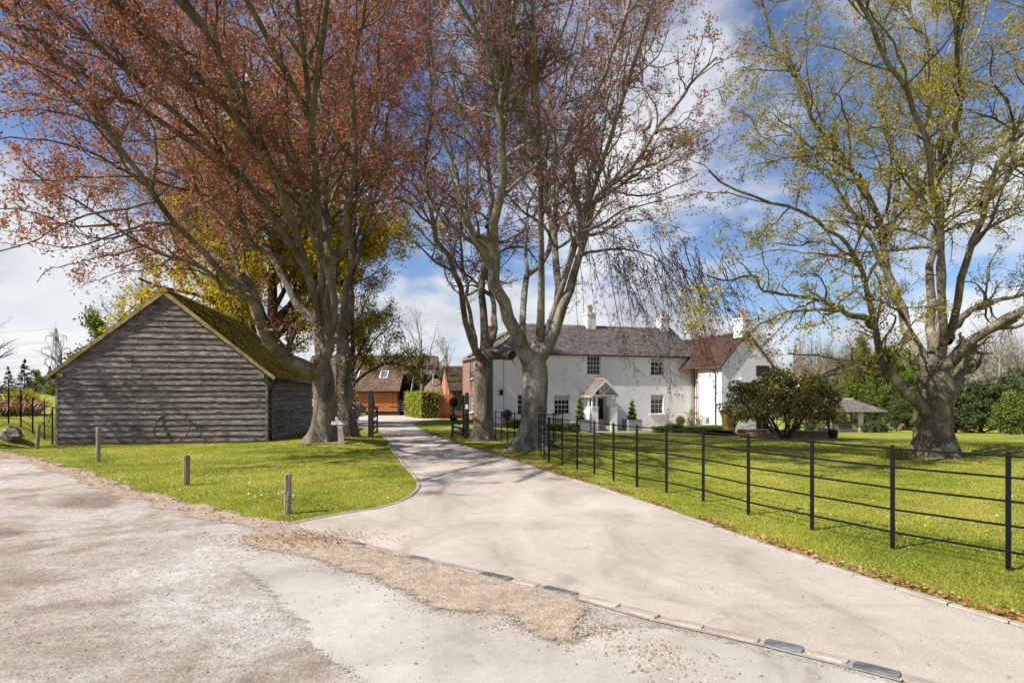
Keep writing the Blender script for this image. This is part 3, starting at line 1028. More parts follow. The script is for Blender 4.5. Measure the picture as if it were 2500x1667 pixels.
hgt = r.uniform(0.010, 0.030, n) * (1 + 0.25 * np.sin(X * 3.1) * np.sin(Y * 2.7))
wid = 0.0028 + 0.0009 * Y ** 0.75
th = r.uniform(0, 2 * math.pi, n)
lean = r.uniform(0.2, 1.5, n) * hgt
lt = r.uniform(0, 2 * math.pi, n)
zg = ground(X, Y)
V = np.stack([np.stack([X - np.cos(th) * wid, Y - np.sin(th) * wid, zg - 0.003], 1),
              np.stack([X + np.cos(th) * wid, Y + np.sin(th) * wid, zg - 0.003], 1),
              np.stack([X + np.cos(lt) * lean, Y + np.sin(lt) * lean, zg + hgt], 1)], 1).reshape(-1, 3)
tag(link('grass', np_mesh('grass', V, np.arange(3 * n).reshape(n, 3)), M['blade']), 'short mown grass of the verges and lawn', kind='stuff')

# daisies and dandelions scattered in the turf


def flowers(name, spots, m, size, r, keep=1.0):
    C = []
    for (px, py), nn, sp in spots:
        c = Q(px, py)
        C.append(np.stack([c.x + r.normal(0, sp, nn), c.y + r.normal(0, sp * 0.8, nn), np.zeros(nn)], 1))
    C = np.concatenate(C)
    C = C[r.random(len(C)) < keep]
    k = ~(in_poly(C[:, 0], C[:, 1], road_poly) | in_poly(C[:, 0], C[:, 1], drive_poly))
    C = C[k]
    C[:, 2] = ground(C[:, 0], C[:, 1]) + 0.05
    V, F = quads_at(np.repeat(C, 2, 0) + r.normal(0, 0.003, (2 * len(C), 3)), size, r, 0.85, 0.9)
    return tag(link(name, np_mesh(name, V, F), m), kind='stuff')


spots = [((640, 1140), 26, 0.25), ((570, 1145), 20, 0.3), ((360, 1115), 70, 1.2), ((480, 1110), 60, 1.0), ((760, 1090), 40, 1.2), ((330, 1085), 60, 1.6), ((700, 1200), 6, 0.3), ((790, 1160), 10, 0.6),
         ((1480, 1190), 14, 0.3), ((1570, 1230), 12, 0.2), ((1850, 1182), 14, 0.2), ((1940, 1195), 16, 0.25), ((1660, 1120), 40, 1.5), ((2000, 1150), 30, 1.2), ((2150, 1230), 14, 0.8), ((1430, 1160), 12, 0.4)]
flowers('daisies', spots, M['daisy'], 0.030, r, 0.35)
flowers('dandelions', [((400, 1145), 3, 0.3), ((270, 1156), 3, 0.4), ((1872, 1248), 2, 0.1), ((640, 1180), 2, 0.2), ((500, 1105), 5, 0.8), ((2050, 1190), 3, 0.5)], M['dandelion'], 0.045, r)

# beech leaves and bare earth gathered round the trunks
for px_, Z_, sp_, nn_ in ((790, 19.7, 0.7, 420), (850, 24.0, 0.6, 220), (1298, 18.9, 0.7, 380), (1180, 23.6, 0.6, 220), (2282, 16.2, 0.6, 240)):
    c = gx(px_, Z_)
    X = c.x + r.normal(0, sp_, nn_)
    Y = c.y + r.normal(0, sp_ * 0.7, nn_)
    V, F = quads_at(np.stack([X, Y, ground(X, Y) + r.uniform(0.01, 0.03, nn_)], 1), 0.05, r, 0.85)
    tag(link('leaf_litter', np_mesh('leaf_litter', V, F), M['litter']), kind='stuff')
    rim = [(c.x + sp_ * 1.15 * math.cos(a) * (1 + 0.2 * math.sin(3 * a + px_)), Z_ + 0.5 + sp_ * 0.9 * math.sin(a) * (1 + 0.15 * math.sin(2 * a))) for a in np.linspace(0, 2 * math.pi, 21)[:-1]]
    feather_sheet('bare_earth', rim, M['grit_moss'], 0.012, 0.10, 0.4)
# ---------------------------------------------------------------- building helpers
def tiled(name, O, A, La, S, Ls, m, parent, tw, ex, th, r, lim=None, jit=1.0):
    """overlapping tiles in courses on a slope: O eave corner, A along the eave, S up the slope (unit vectors)"""
    O, A, S = (np.array(x, float) for x in (O, A, S))
    A /= np.linalg.norm(A)
    S /= np.linalg.norm(S)
    Nn = np.cross(A, S)
    if Nn[2] < 0:
        Nn = -Nn
    nrow = int(round(Ls / ex))
    Vs = []
    for k in range(nrow):
        s0 = k * Ls / nrow
        a0, a1 = lim(s0 / Ls) if lim else (0.0, La)
        n = max(int(round((a1 - a0) / tw)), 1)
        w = (a1 - a0) / n
        e = a0 + w * np.arange(n) + (0.5 * w if k % 2 else 0)
        if k % 2:
            e = e[:-1] if n > 1 else e
            e = np.r_[a0, e]
            wd = np.r_[0.5 * w, np.full(len(e) - 1, w)] if n > 1 else np.array([w])
            wd[-1] = a1 - e[-1]
        else:
            wd = np.full(n, w)
        c = len(e)
        dz = r.normal(0, 0.0035 * jit, c)
        ds = r.normal(0, 0.006 * jit, c)
        t = th * (1 + r.normal(0, 0.15 * jit, c))
        lift = th * 1.6

        def P(al, sl, h):
            return O + np.outer(al, A) + np.outer(sl, S) + np.outer(h, Nn)
        sb, st_ = s0 + ds, np.full(c, s0 + Ls / nrow * 1.35)
        st_ = np.minimum(st_, Ls)
        g = wd * 0.03
        l_, r_ = e + g, e + wd - g
        Vs.append(np.stack([P(l_, sb, lift + dz), P(r_, sb, lift + dz), P(r_, st_, 0.2 * th + dz), P(l_, st_, 0.2 * th + dz), P(l_, sb, lift - t + dz), P(r_, sb, lift - t + dz)], 1).reshape(-1, 3))
    V = np.concatenate(Vs)
    n = len(V) // 6
    b = np.arange(n)[:, None] * 6
    F = np.concatenate([b + np.array([0, 1, 2, 3]), b + np.array([4, 5, 1, 0])])
    return tag(link(name, np_mesh(name, V, F), m, parent), kind='stuff')


def wall(W, H, holes, reveal=0.12, top=None):
    """wall panel in local x,z at y=0 facing -y, with openings (x0,x1,z0,z1)"""
    mb = MB()
    xs = sorted({0, W} | {h[0] for h in holes} | {h[1] for h in holes})
    zs = sorted({H[0], H[1]} | {h[2] for h in holes} | {h[3] for h in holes})
    for i in range(len(xs) - 1):
        for j in range(len(zs) - 1):
            cx_, cz_ = (xs[i] + xs[i + 1]) / 2, (zs[j] + zs[j + 1]) / 2
            if any(h[0] < cx_ < h[1] and h[2] < cz_ < h[3] for h in holes):
                continue
            mb.quad((xs[i], 0, zs[j]), (xs[i + 1], 0, zs[j]), (xs[i + 1], 0, zs[j + 1]), (xs[i], 0, zs[j + 1]))
    for x0, x1, z0, z1 in holes:
        d = reveal
        mb.quad((x0, 0, z0), (x0, 0, z1), (x0, d, z1), (x0, d, z0))
        mb.quad((x1, 0, z1), (x1, 0, z0), (x1, d, z0), (x1, d, z1))
        mb.quad((x0, 0, z1), (x1, 0, z1), (x1, d, z1), (x0, d, z1))
        mb.quad((x1, 0, z0), (x0, 0, z0), (x0, d, z0), (x1, d, z0))
    if top:
        mb.poly(top)
    return mb


def window(parent, x, y, z, w, h, nx, ny, rz=0.0, frame=None, glass=None, sill=True, sash=True, fw=0.055, blind=0.0, bar=0.022):
    """sash window: frame with glazing bars, one pane per light, sill; faces local -y"""
    frame = frame or M['white_paint']
    glass = glass or M['glass']
    f = MB()
    f.box(0, fw, 0, 0.07, 0, h)
    f.box(w - fw, w, 0, 0.07, 0, h)
    f.box(fw, w - fw, 0, 0.07, 0, fw)
    f.box(fw, w - fw, 0, 0.07, h - fw, h)
    o = f.build('window', frame, parent, loc=(x, y, z), rot=(0, 0, rz))
    iw, ih = w - 2 * fw, h - 2 * fw
    b = MB()
    pw, ph = iw / nx, ih / ny
    for i in range(1, nx):
        b.box(fw + i * pw - bar / 2, fw + i * pw + bar / 2, 0.012, 0.052, fw, h - fw)
    for j in range(1, ny):
        t = bar * (1.9 if (sash and j == ny // 2) else 1) / 2
        b.box(fw, w - fw, 0.016, 0.048, fw + j * ph - t, fw + j * ph + t)
    if b.v:
        b.build('glazing_bar', frame, o)
    pm = MB().box(0, pw, 0, 0.006, 0, ph).mesh('pane')
    pm.materials.append(glass)
    for i in range(nx):
        for j in range(ny):
            link('pane', pm, None, o, (fw + i * pw, 0.032, fw + j * ph))
    if blind:
        MB().box(fw, w - fw, 0.0285, 0.031, h - fw - blind, h - fw).build('blind', M['curtain'], o)
    if sill:
        MB().box(-0.10, w + 0.10, -0.20, 0.05, -0.09, -0.004).build('sill', M['white_paint'], o)
    return o


def pipe(name, pts, rad, m, parent, n=8):
    return MB().tube(pts, rad, n).build(name, m, parent, True)


rt_ = np.random.default_rng(77)

# ---------------------------------------------------------------- the weatherboarded barn
BA = math.atan2(1.10, 6.76)
BW, BD, BE, BR = 6.85, 9.9, 2.50, 5.30
barn = thing('barn', 'weathered grey weatherboarded barn with moss-covered tiled roof', 'barn', (-15.6, 21.07, 0), BA)
slope = (BR - BE) / (BW / 2)


def barn_board(x0a, x1a, x0b, x1b, z0, z1, rot=0.0, at=(0, 0), seg=0.5, rr=random.Random(3), thick=1.0):
    """feather-edged board: bottom edge x0a..x1a, top edge x0b..x1b"""
    n = max(int((x1a - x0a) / seg), 2)
    vs, fs = [], []
    th = rr.uniform(0.044, 0.060) * thick
    tilt = rr.uniform(-0.004, 0.004)
    ph = rr.uniform(0, 6)
    for i in range(n + 1):
        t = i / n
        xa, xb = x0a + (x1a - x0a) * t, x0b + (x1b - x0b) * t
        wv = 0.010 * math.sin(xa * 1.9 + ph) + rr.uniform(-0.006, 0.006) + tilt * (t - 0.5)
        vs += [(xa, -th - rr.uniform(0, 0.006), z0 + wv), (xb, -0.004, z1 + 0.03), (xa, 0.0, z0 + wv)]
    for i in range(n):
        a = i * 3
        fs += [(a, a + 3, a + 4, a + 1), (a + 2, a + 5, a + 3, a)]
    fs += [(0, 1, 2), (n * 3, n * 3 + 2, n * 3 + 1)]
    me = MB().add([(v[0] - x0a, v[1], v[2] - z0) for v in vs], fs)
    c, s = math.cos(rot), math.sin(rot)
    me.build('weatherboard', M['board'], barn, loc=(at[0] + c * x0a, at[1] + s * x0a, z0), rot=(0, 0, rot))


rr = random.Random(12)
core = MB()
core.prism([(0.06, 0.0), (BW - 0.06, 0.0), (BW - 0.06, BE), (BW / 2, BR - 0.03), (0.06, BE)], 0.006, BD - 0.006)
core.build('wall', M['black_wood'], barn)
MB().box(0.0, BW, -0.02, BD, -0.35, 0.07).build('plinth', M['brick'], barn)
z = 0.06
k = 0
while z < BR - 0.12:
    ex = 0.203 + rr.uniform(-0.006, 0.006)
    z1 = min(z + ex, BR - 0.05)

    def lim(zq):
        i = 0.03 if zq <= BE else (zq - BE) / slope + 0.03
        return i, BW - i
    a0, a1 = lim(z)
    b0, b1 = lim(min(z1 + 0.03, BR - 0.02))
    w = a1 - a0
    cuts = []
    if w > 4.0:
        cuts = [a0 + w * rr.uniform(0.2, 0.45)] + ([a0 + w * rr.uniform(0.58, 0.85)] if rr.random() < 0.6 else [])
    elif w > 2.0 and rr.random() < 0.4:
        cuts = [a0 + w * rr.uniform(0.35, 0.65)]
    pts = [a0] + cuts + [a1]
    for i in range(len(pts) - 1):
        p0 = pts[i] + (0.004 if i else 0)
        p1 = pts[i + 1] - (0.004 if i < len(pts) - 2 else 0)
        q0 = b0 if i == 0 else p0
        q1 = b1 if i == len(pts) - 2 else p1
        barn_board(p0, p1, q0, q1, z, z1, rr=rr)
    z += ex
    k += 1
z = 0.06
while z < BE - 0.12:                                   # the side facing the drive, in one long run per board
    ex = 0.203 + rr.uniform(-0.006, 0.006)
    c1 = rr.uniform(2.5, 4.5)
    c2 = rr.uniform(6.0, 7.6)
    for p0, p1 in ((0.03, c1), (c1 + 0.006, c2), (c2 + 0.006, BD - 0.03)):
        barn_board(p0, p1, p0, p1, z, min(z + ex, BE - 0.02), math.pi / 2, (BW, 0), rr=rr, thick=1.5)
    z += ex
for x in (-0.03, BW - 0.05):
    MB().box(x, x + 0.08, -0.05, 0.03, -0.02, BE - 0.02).build('corner_post', M['board'], barn)
for x in (0.08, BW - 0.24):
    MB().box(x, x + 0.17, -0.16, 0.02, BE - 0.20, BE - 0.05).build('beam_end', M['old_timber'], barn)
ov = 0.30
for sgn, nm in ((1, 'a'), (-1, 'b')):
    ex_ = BW / 2 + ov
    h0 = BR + 0.07 - ex_ * slope
    xe = BW / 2 + sgn * ex_
    dirx = np.array([-sgn * ex_, 0, ex_ * slope])
    Ls = float(np.linalg.norm(dirx))
    tiled('roof_tiles', (xe, -0.14, h0), (0, 1, 0), BD + 0.32, dirx, Ls, M['mossy_tile'], barn, 0.17, 0.125, 0.034, rt_, jit=2.6)
    d = MB()
    t = 0.05
    d.add([(xe, -0.12, h0), (xe, BD + 0.17, h0), (BW / 2, BD + 0.17, BR + 0.07), (BW / 2, -0.12, BR + 0.07),
           (xe, -0.12, h0 - t), (xe, BD + 0.17, h0 - t), (BW / 2, BD + 0.17, BR + 0.07 - t), (BW / 2, -0.12, BR + 0.07 - t)],
          [(0, 1, 2, 3), (7, 6, 5, 4), (0, 4, 5, 1), (3, 2, 6, 7), (0, 3, 7, 4), (1, 5, 6, 2)])
    d.build('roof_deck', M['black_wood'], barn)
    v = MB()
    for yq in (-0.135,):
        v.add([(xe, yq, h0 + 0.03), (BW / 2, yq, BR + 0.10), (BW / 2, yq, BR - 0.075), (xe + sgn * -0.02, yq, h0 - 0.10),
               (xe, yq + 0.024, h0 + 0.03), (BW / 2, yq + 0.024, BR + 0.10), (BW / 2, yq + 0.024, BR - 0.075), (xe + sgn * -0.02, yq + 0.024, h0 - 0.10)],
              [(0, 1, 2, 3), (7, 6, 5, 4), (0, 4, 5, 1), (2, 6, 7, 3), (0, 3, 7, 4), (1, 5, 6, 2)])
    v.build('verge_board', M['verge_wood'], barn)
rg = MB()
for i in range(34):
    y0 = -0.16 + i * 0.31
    rg.prism([(BW / 2 - 0.16, BR + 0.02), (BW / 2 - 0.08, BR + 0.135), (BW / 2, BR + 0.175 + rr.uniform(-0.01, 0.01)), (BW / 2 + 0.08, BR + 0.135), (BW / 2 + 0.16, BR + 0.02)], y0, y0 + 0.30)
rg.build('ridge_tiles', M['mossy_tile'], barn)
gxx = BW + ov + 0.03
gzz = BR + 0.07 - (BW / 2 + ov) * slope - 0.03
pipe('gutter', [(gxx, -0.25, gzz), (gxx, BD + 0.15, gzz)], 0.055, M['gutter'], barn)
pipe('drainpipe', [(gxx, 0.25, gzz), (gxx, 0.25, gzz - 0.12), (BW + 0.10, 0.18, gzz - 0.38), (BW + 0.08, 0.18, gzz - 0.5), (BW + 0.08, 0.18, -0.05)], 0.04, M['gutter'], barn)

# iron hoop of an old wheel leaning on the boards
hp_ = gp(417, 1088)
hoop = MB()
R_ = 0.57
pts = [(R_ * math.cos(a), 0.0, R_ + R_ * math.sin(a)) for a in np.linspace(0, 2 * math.pi, 41)]
hoop.tube(pts, 0.023, 7, False)
o = hoop.build('wheel_hoop', M['rust'], None, True, (-11.85, 21.27, 0.02), (-0.36, 0, BA))
tag(o, 'rusty iron wheel hoop leaning against the barn boards', 'hoop')
# stone on the bank
st = MB()
rs2 = random.Random(9)
for i in range(7):
    for j in range(12):
        ph, th = math.pi * i / 6, 2 * math.pi * j / 12
        rad = 1 + rs2.uniform(-0.26, 0.2)
        st.v.append((0.42 * rad * math.sin(ph) * math.cos(th), 0.30 * rad * math.sin(ph) * math.sin(th), 0.27 * rad * math.cos(ph) + 0.06))
for i in range(6):
    for j in range(12):
        st.f.append((i * 12 + j, (i + 1) * 12 + j, (i + 1) * 12 + (j + 1) % 12, i * 12 + (j + 1) % 12))
p = gp(48, 1044)
tag(st.build('boulder', M['stone'], None, False, (-16.6, 20.35, gz(-16.6, 20.35) + 0.02)), 'rough grey boulder on the bank by the field fence', 'boulder')

# ---------------------------------------------------------------- short wooden posts in the verge
for (px, py, h, tp, lb) in ((90, 1096, 0.78, 0.10, 'leaning round post by the field fence bank'), (239, 1127, 0.88, 0.10, 'tall pale round post in the verge before the barn'),
                           (455, 1184, 0.56, 0.11, 'dark square short post with flat sawn top'), (702, 1254, 0.57, 0.10, 'split weathered post nearest the driveway mouth')):
    c = gp(px, py)
    mb = MB()
    rq = random.Random(px)
    n = 14 if py < 1150 else 10
    rings = []
    ph = [rq.uniform(0, 6) for _ in range(3)]
    for zq in (-0.2, 0.0, 0.1, 0.3 * h + 0.05, 0.6 * h, 0.85 * h, h - 0.012, h):
        ring = []
        for j in range(n):
            th = 2 * math.pi * j / n
            gsplit = 0.82 if (px == 702 and j in (2, 5, 8) and zq > 0.55 * h) else 1.0
            rad = 0.5 * tp * (1 + 0.07 * math.sin(2 * th + ph[0]) + 0.05 * math.sin(5 * th + ph[1]) + 0.03 * math.sin(zq * 9 + ph[2])) * (0.93 if zq == h else 1) * gsplit
            ring.append((rad * math.cos(th) + zq * (0.09 if px == 90 else 0.015), rad * math.sin(th), zq + (rq.uniform(-0.012, 0.01) if zq >= h - 0.02 and py > 1150 else 0)))
        rings.append(ring)
    mb.v = [v for q in rings for v in q]
    for i in range(len(rings) - 1):
        for j in range(n):
            mb.f.append((i * n + j, i * n + (j + 1) % n, (i + 1) * n + (j + 1) % n, (i + 1) * n + j))
    mb.f.append(tuple(range((len(rings) - 1) * n, len(rings) * n)))
    tag(mb.build('wooden_post', M['old_timber'], None, py < 1150, tuple(c)), lb, 'post', 'short wooden posts along the verge')

# ---------------------------------------------------------------- name board on its plank
c = gp(822, 1094)
sg = thing('name_board', 'small white name board on a plank leaning against the beech', 'sign', (c.x - 0.08, 19.75, gz(c.x, 19.75)), 0.05)
top = Vector((-0.17, 0.36, 0.82))
pl = MB()
t = top.normalized()
side_ = Vector((1, 0, -t.x / t.z * 0)).normalized()
side_ = (side_ - t * side_.dot(t)).normalized()
nn = side_.cross(t).normalized()
vs = []
for e, w in ((Vector((0, 0, -0.03)), 0.10), (top, 0.065)):
    for i, j in ((-1, -1), (1, -1), (1, 1), (-1, 1)):
        vs.append(e + side_ * w * i + nn * 0.02 * j)
pl.add(vs, [(3, 2, 1, 0), (4, 5, 6, 7), (0, 1, 5, 4), (1, 2, 6, 5), (2, 3, 7, 6), (3, 0, 4, 7)])
pl.build('plank', M['old_timber'], sg)
bx_ax = (Vector((1, 0, 0.07)) - nn * nn.dot(Vector((1, 0, 0.07)))).normalized()
nz_ = side_.cross(t)
rotm = Matrix((bx_ax, nz_.cross(bx_ax), nz_)).transposed().to_4x4()
cen = top * 0.80 + side_.cross(t) * 0.034
face = MB().box(-0.255, 0.255, -0.062, 0.062, -0.008, 0.008).build('board', M['sign_white'], sg)
face.matrix_local = Matrix.Translation(cen) @ rotm
tx = bpy.data.curves.new('lettering', 'FONT')
tx.body = 'ROGERS FARM'
tx.size = 0.098
tx.offset = 0.0022
tx.align_x = 'CENTER'
tx.align_y = 'CENTER'
tx.extrude = 0.001
tx.space_character = 0.92
tmp = bpy.data.objects.new('lettering_curve', tx)
COL.objects.link(tmp)
bpy.context.view_layer.update()
lme = bpy.data.meshes.new_from_object(tmp.evaluated_get(bpy.context.evaluated_depsgraph_get()))
bpy.data.objects.remove(tmp)
lme.materials.clear()
lt2 = link('lettering', lme, M['sign_black'], face)
lt2.location = (0, 0, 0.0095)
lt2.scale = (0.72, 1.0, 1.0)
bd = MB()
for x0, x1, y0, y1 in ((-0.25, 0.25, 0.05, 0.057), (-0.25, 0.25, -0.057, -0.05), (-0.25, -0.243, -0.05, 0.05), (0.243, 0.25, -0.05, 0.05)):
    bd.box(x0, x1, y0, y1, 0.0083, 0.0095)
bd.build('border', M['sign_black'], face)


# ---------------------------------------------------------------- estate railings
def railing(name, label, posts, h, rails, group=None, rail_t=0.022, post_w=0.045, post_d=0.014, hs=None, over=0.0):
    """flat-bar iron fence: posts [(x,y)], continuous rails"""
    P = [Vector((x, y, gz(x, y))) for x, y in posts]
    f = thing(name, label, 'fence', tuple(P[0]), 0.0, group)
    o0 = P[0]
    for i, p in enumerate(P):
        a = P[max(i - 1, 0)]
        b = P[min(i + 1, len(P) - 1)]
        ang = math.atan2(b.y - a.y, b.x - a.x)
        hh = hs[i] if hs else h
        mb = MB()
        w, d = post_w / 2, post_d / 2
        ring = [(-w, -d), (w, -d), (w, d), (-w, d)]
        zs_ = [-0.15, hh - 0.02, hh]
        vs = [(x * (1 if q < 2 else 0.75), y, zq) for q, zq in enumerate(zs_) for x, y in ring]
        mb.add(vs, [(0, 1, 5, 4), (1, 2, 6, 5), (2, 3, 7, 6), (3, 0, 4, 7), (4, 5, 9, 8), (5, 6, 10, 9), (6, 7, 11, 10), (7, 4, 8, 11), (8, 9, 10, 11)])
        mb.build('post', M['black'], f, loc=tuple(p - o0), rot=(0, 0, ang + 0.35))
    for k, zf in enumerate(rails):
        pts = []
        for i, p in enumerate(P):
            hh = hs[i] if hs else h
            pts.append(p - o0 + Vector((0, 0, zf * hh)))
        mb = MB()
        if k == len(rails) - 1:
            mb.tube(pts, 0.0115, 7)
        else:
            for a, b in zip(pts[:-1], pts[1:]):
                mb.bar(a, b, 0.008, rail_t)
        mb.build('rail', M['black'], f)
    return f


FR = (0.16, 0.38, 0.585, 0.785, 0.965)
posts = [(4.806, 5.95), (4.206, 6.79), (3.775, 7.73), (3.351, 8.71), (3.051, 9.80), (2.693, 10.71), (2.308, 11.35), (2.008, 12.15), (1.751, 13.07), (1.487, 14.02), (1.207, 14.78), (0.939, 15.5)]
ext = [(4.806 + 0.53 * k, 5.95 - 0.80 * k) for k in (3, 2, 1)]
railing('iron_fence', 'long black iron railing between the driveway verge and the lawn', ext + posts, 1.15, FR)
# curved guard round the pale beech
ga = [(0.93, 15.75), (0.66, 17.6), (0.80, 18.6)]
cen_ = (1.05, 19.6)
gp_ = [(0.80, 18.35), (1.02, 18.25), (1.30, 18.45), (1.52, 18.9), (1.60, 19.4), (1.58, 20.0), (1.40, 20.7), (1.05, 21.2)]
railing('iron_fence', 'short curved black iron guard wrapping the pale beech trunk', [gp_[0], gp_[2], gp_[4], gp_[6], gp_[7]], 1.15, FR)
railing('iron_fence', 'black iron railing joining the long fence to the tree guard', [(0.93, 15.62), (0.86, 16.5), (0.82, 17.4), (0.80, 18.27)], 1.15, FR)
cp = [gx(px, Z_) for px, Z_ in ((1273, 20.6), (1256, 21.2), (1239, 22.0), (1224, 22.9), (1210, 23.8))]
railing('iron_fence', 'black iron railing between the two drive side beeches', [(p.x, p.y) for p in cp], 1.15, FR)
cp = [gx(px, Z_) for px, Z_ in ((1150, 27.6), (1166, 27.9), (1190, 28.2))]
# field fence on the left bank
lp = [gx(px, Z_) for px, Z_ in ((-60, 20.6), (-20, 20.9), (21, 21.2), (51, 21.25), (80, 21.3))]
railing('iron_fence', 'tall black iron field fence on the bank beside the boulder', [(p.x, p.y) for p in lp], 1.22, FR)
lowf = thing('iron_fence', 'low black iron fence panel with swept top rail against the barn corner', 'fence', (-16.35, 21.3, gz(-16.35, 21.3)))
q0 = Vector((-16.35, 21.3, gz(-16.35, 21.3)))
MB().box(-0.02, 0.02, -0.008, 0.008, -0.1, 1.35).build('post', M['black'], lowf, loc=(0.12, 0.02, 0))
MB().box(-0.025, 0.025, -0.01, 0.01, -0.1, 1.28).build('post', M['black'], lowf, loc=(-15.82 + 16.35, -0.15, -q0.z))
za = -q0.z
swp = MB()
swp.tube([(0.0, 0, 1.18), (0.12, 0, 1.12), (0.16, 0, 0.9), (0.24, -0.03, 0.72), (0.36, -0.08, 0.58), (0.53, -0.15, za + 1.26), (0.85, -0.2, za + 1.20)], 0.012, 7)
swp.build('rail', M['black'], lowf)
for a, b in ((0.95, 1.02), (0.73, 0.72), (0.47, 0.44), (0.2, 0.17)):
    m_ = MB()
    m_.bar((0, 0, 1.2 * a), (0.53, -0.15, za + 1.26 * b), 0.008, 0.022)
    m_.bar((0.53, -0.15, za + 1.26 * b), (0.85, -0.2, za + 1.2 * b), 0.008, 0.022)
    m_.build('rail', M['black'], lowf)


# ---------------------------------------------------------------- field gates standing open at the drive
def gate(label, hinge, ang, wid, flip):
    z0 = gz(hinge[0], hinge[1])
    g = thing('field_gate', label, 'gate', (hinge[0], hinge[1], z0), ang)
    H = 1.15
    MB().box(0, 0.09, -0.035, 0.035, 0.08, 1.72).build('hanging_stile', M['black_wood'], g)
    MB().box(wid - 0.08, wid, -0.032, 0.032, 0.10, H + 0.08).build('closing_stile', M['black_wood'], g)
    for zq in (0.16, 0.38, 0.60, 0.84, H):
        MB().box(0.09, wid - 0.08, -0.018, 0.018, zq - 0.04, zq + 0.04).build('bar', M['black_wood'], g)
    br = MB()
    br.bar((0.1, 0.026, 0.18), (wid - 0.12, 0.026, H - 0.04), 0.016, 0.07)
    br.build('brace', M['black_wood'], g)
    cv = MB()
    pts = [(0.05, 0, 1.70), (0.16, 0, 1.66), (0.30, 0, 1.52), (0.48, 0, 1.36), (0.75, 0, 1.24), (wid * 0.45, 0, 1.19)]
    for a, b in zip(pts[:-1], pts[1:]):
        cv.bar(a, b, 0.05, 0.09)
    cv.build('swept_rail', M['black_wood'], g)
    return g


def gate_post(label, p, h):
    mb = MB()
    w = 0.085
    mb.prism([(-w, -0.3), (w, -0.3), (w, h - 0.10), (w * 0.5, h - 0.02), (0, h), (-w * 0.5, h - 0.02), (-w, h - 0.10)], -w, w)
    o = mb.build('gate_post', M['black_wood'], None, loc=(p[0], p[1], gz(p[0], p[1])))
    return tag(o, label, 'post', 'gate posts at the drive')


gl = gx(905, 24.6)
gr = gx(1140, 24.6)
gate_post('black gate post left of the drive with the gate leaf swung behind it', gl, 1.92)
gate_post('black gate post with white notice in front of the beech', gr, 1.86)
gate('black field gate standing open beside the thick beech pair', (gl.x + 0.02, gl.y + 0.25), math.radians(96.5), 1.85, 1)
gate('black field gate standing open in front of the brick house end', (gr.x - 0.14, gr.y + 0.14), math.radians(109), 1.9, 1)
nt_ = MB().box(-0.06, 0.06, -0.006, 0.006, -0.09, 0.09).build('notice', M['sign_white'], None, loc=(gr.x, gr.y - 0.093, gz(gr.x, gr.y) + 1.28))
tag(nt_, 'small pale notice fixed on the gate post', 'notice')
c = gx(1104, 25.5)
tag(bevel(MB().box(-0.035, 0.035, -0.035, 0.035, -0.2, 0.62).build('marker_post', M['black_wood'], None, loc=tuple(c)), 0.008), 'stubby black stop post beside the open gate', 'post')

# ---------------------------------------------------------------- the farmhouse
HA = math.atan2(0.28, 0.96)
house = thing('farmhouse', 'white rendered two storey farmhouse with slate roof and tiled wing', 'house', (-1.3, 42.0, 0), HA)
HL, HD, HE, HR, G0 = 15.75, 7.0, 4.62, 6.95, -1.5
wins = [(4.45, 5.63, 0.33, 1.72, 4, 4, 0.33), (6.95, 8.0, 3.15, 4.50, 4, 4, 0), (12.04, 13.1, 3.15, 4.50, 3, 4, 0.30), (12.04, 13.1, 0.31, 1.74, 3, 4, 0.30), (1.75, 2.8, 0.31, 1.74, 3, 4, 0.0)]
door = (7.62, 8.55, -0.82, 1.62)
fw_ = wall(HL, (G0, HE), [w[:4] for w in wins] + [door], 0.14)
fw_.build('front_wall', M['render'], house)
for x0, x1, z0, z1, nx_, ny_, bl_ in wins:
    window(house, x0, 0.10, z0, x1 - x0, z1 - z0, nx_, ny_, blind=bl_)
MB().box(4.40, 5.85, -0.14, 0.03, 2.93, 3.02).build('sill', M['white_paint'], house)
bk = MB()
bk.quad((HL, 0, G0), (HL, HD, G0), (HL, HD, HE), (HL, 0, HE))
bk.poly([(HL, 0, HE), (HL, HD, HE), (HL, HD / 2, HR - 0.02)])
bk.quad((HL, HD, G0), (0, HD, G0), (0, HD, HE), (HL, HD, HE))
bk.build('end_wall', M['render'], house)
# brick west end, deeper than the white front
WD = 10.2
ww = wall(WD, (G0, HE), [(2.9, 4.1, 3.0, 4.35), (2.9, 4.1, 0.35, 1.72), (6.6, 7.8, 3.0, 4.35)][:2], 0.10)
wob_ = ww.build('brick_wall', M['brick'], house, loc=(0, WD, 0), rot=(0, 0, -math.pi / 2))
for z0, h_ in ((3.0, 1.35), (0.35, 1.37)):
    window(house, 0.07, WD - 2.9, z0, 1.2, h_, 3, 4, rz=-math.pi / 2)
MB().box(0.0, 5.5, WD - 0.01, WD, G0, HE).build('rear_wall', M['brick'], house)
# slate roof, hipped at the west end
ovh = 0.22
sl = (HR - HE) / (HD / 2)
e0 = HE - ovh * sl + 0.09
run = HD / 2 + ovh
Ls = math.hypot(run, run * sl)
hipx = 3.4
tiled('slates', (-ovh, -ovh, e0), (1, 0, 0), HL + ovh + 0.15, (0, run, run * sl), Ls, M['slate'], house, 0.26, 0.19, 0.012, rt_, lambda t: (t * (hipx + ovh), HL + ovh + 0.15))
tiled('slates', (-ovh, HD + ovh, e0), (1, 0, 0), HL + ovh + 0.15, (0, -run, run * sl), Ls, M['slate'], house, 0.26, 0.3, 0.012, rt_, lambda t: (t * (hipx + ovh), HL + ovh + 0.15))
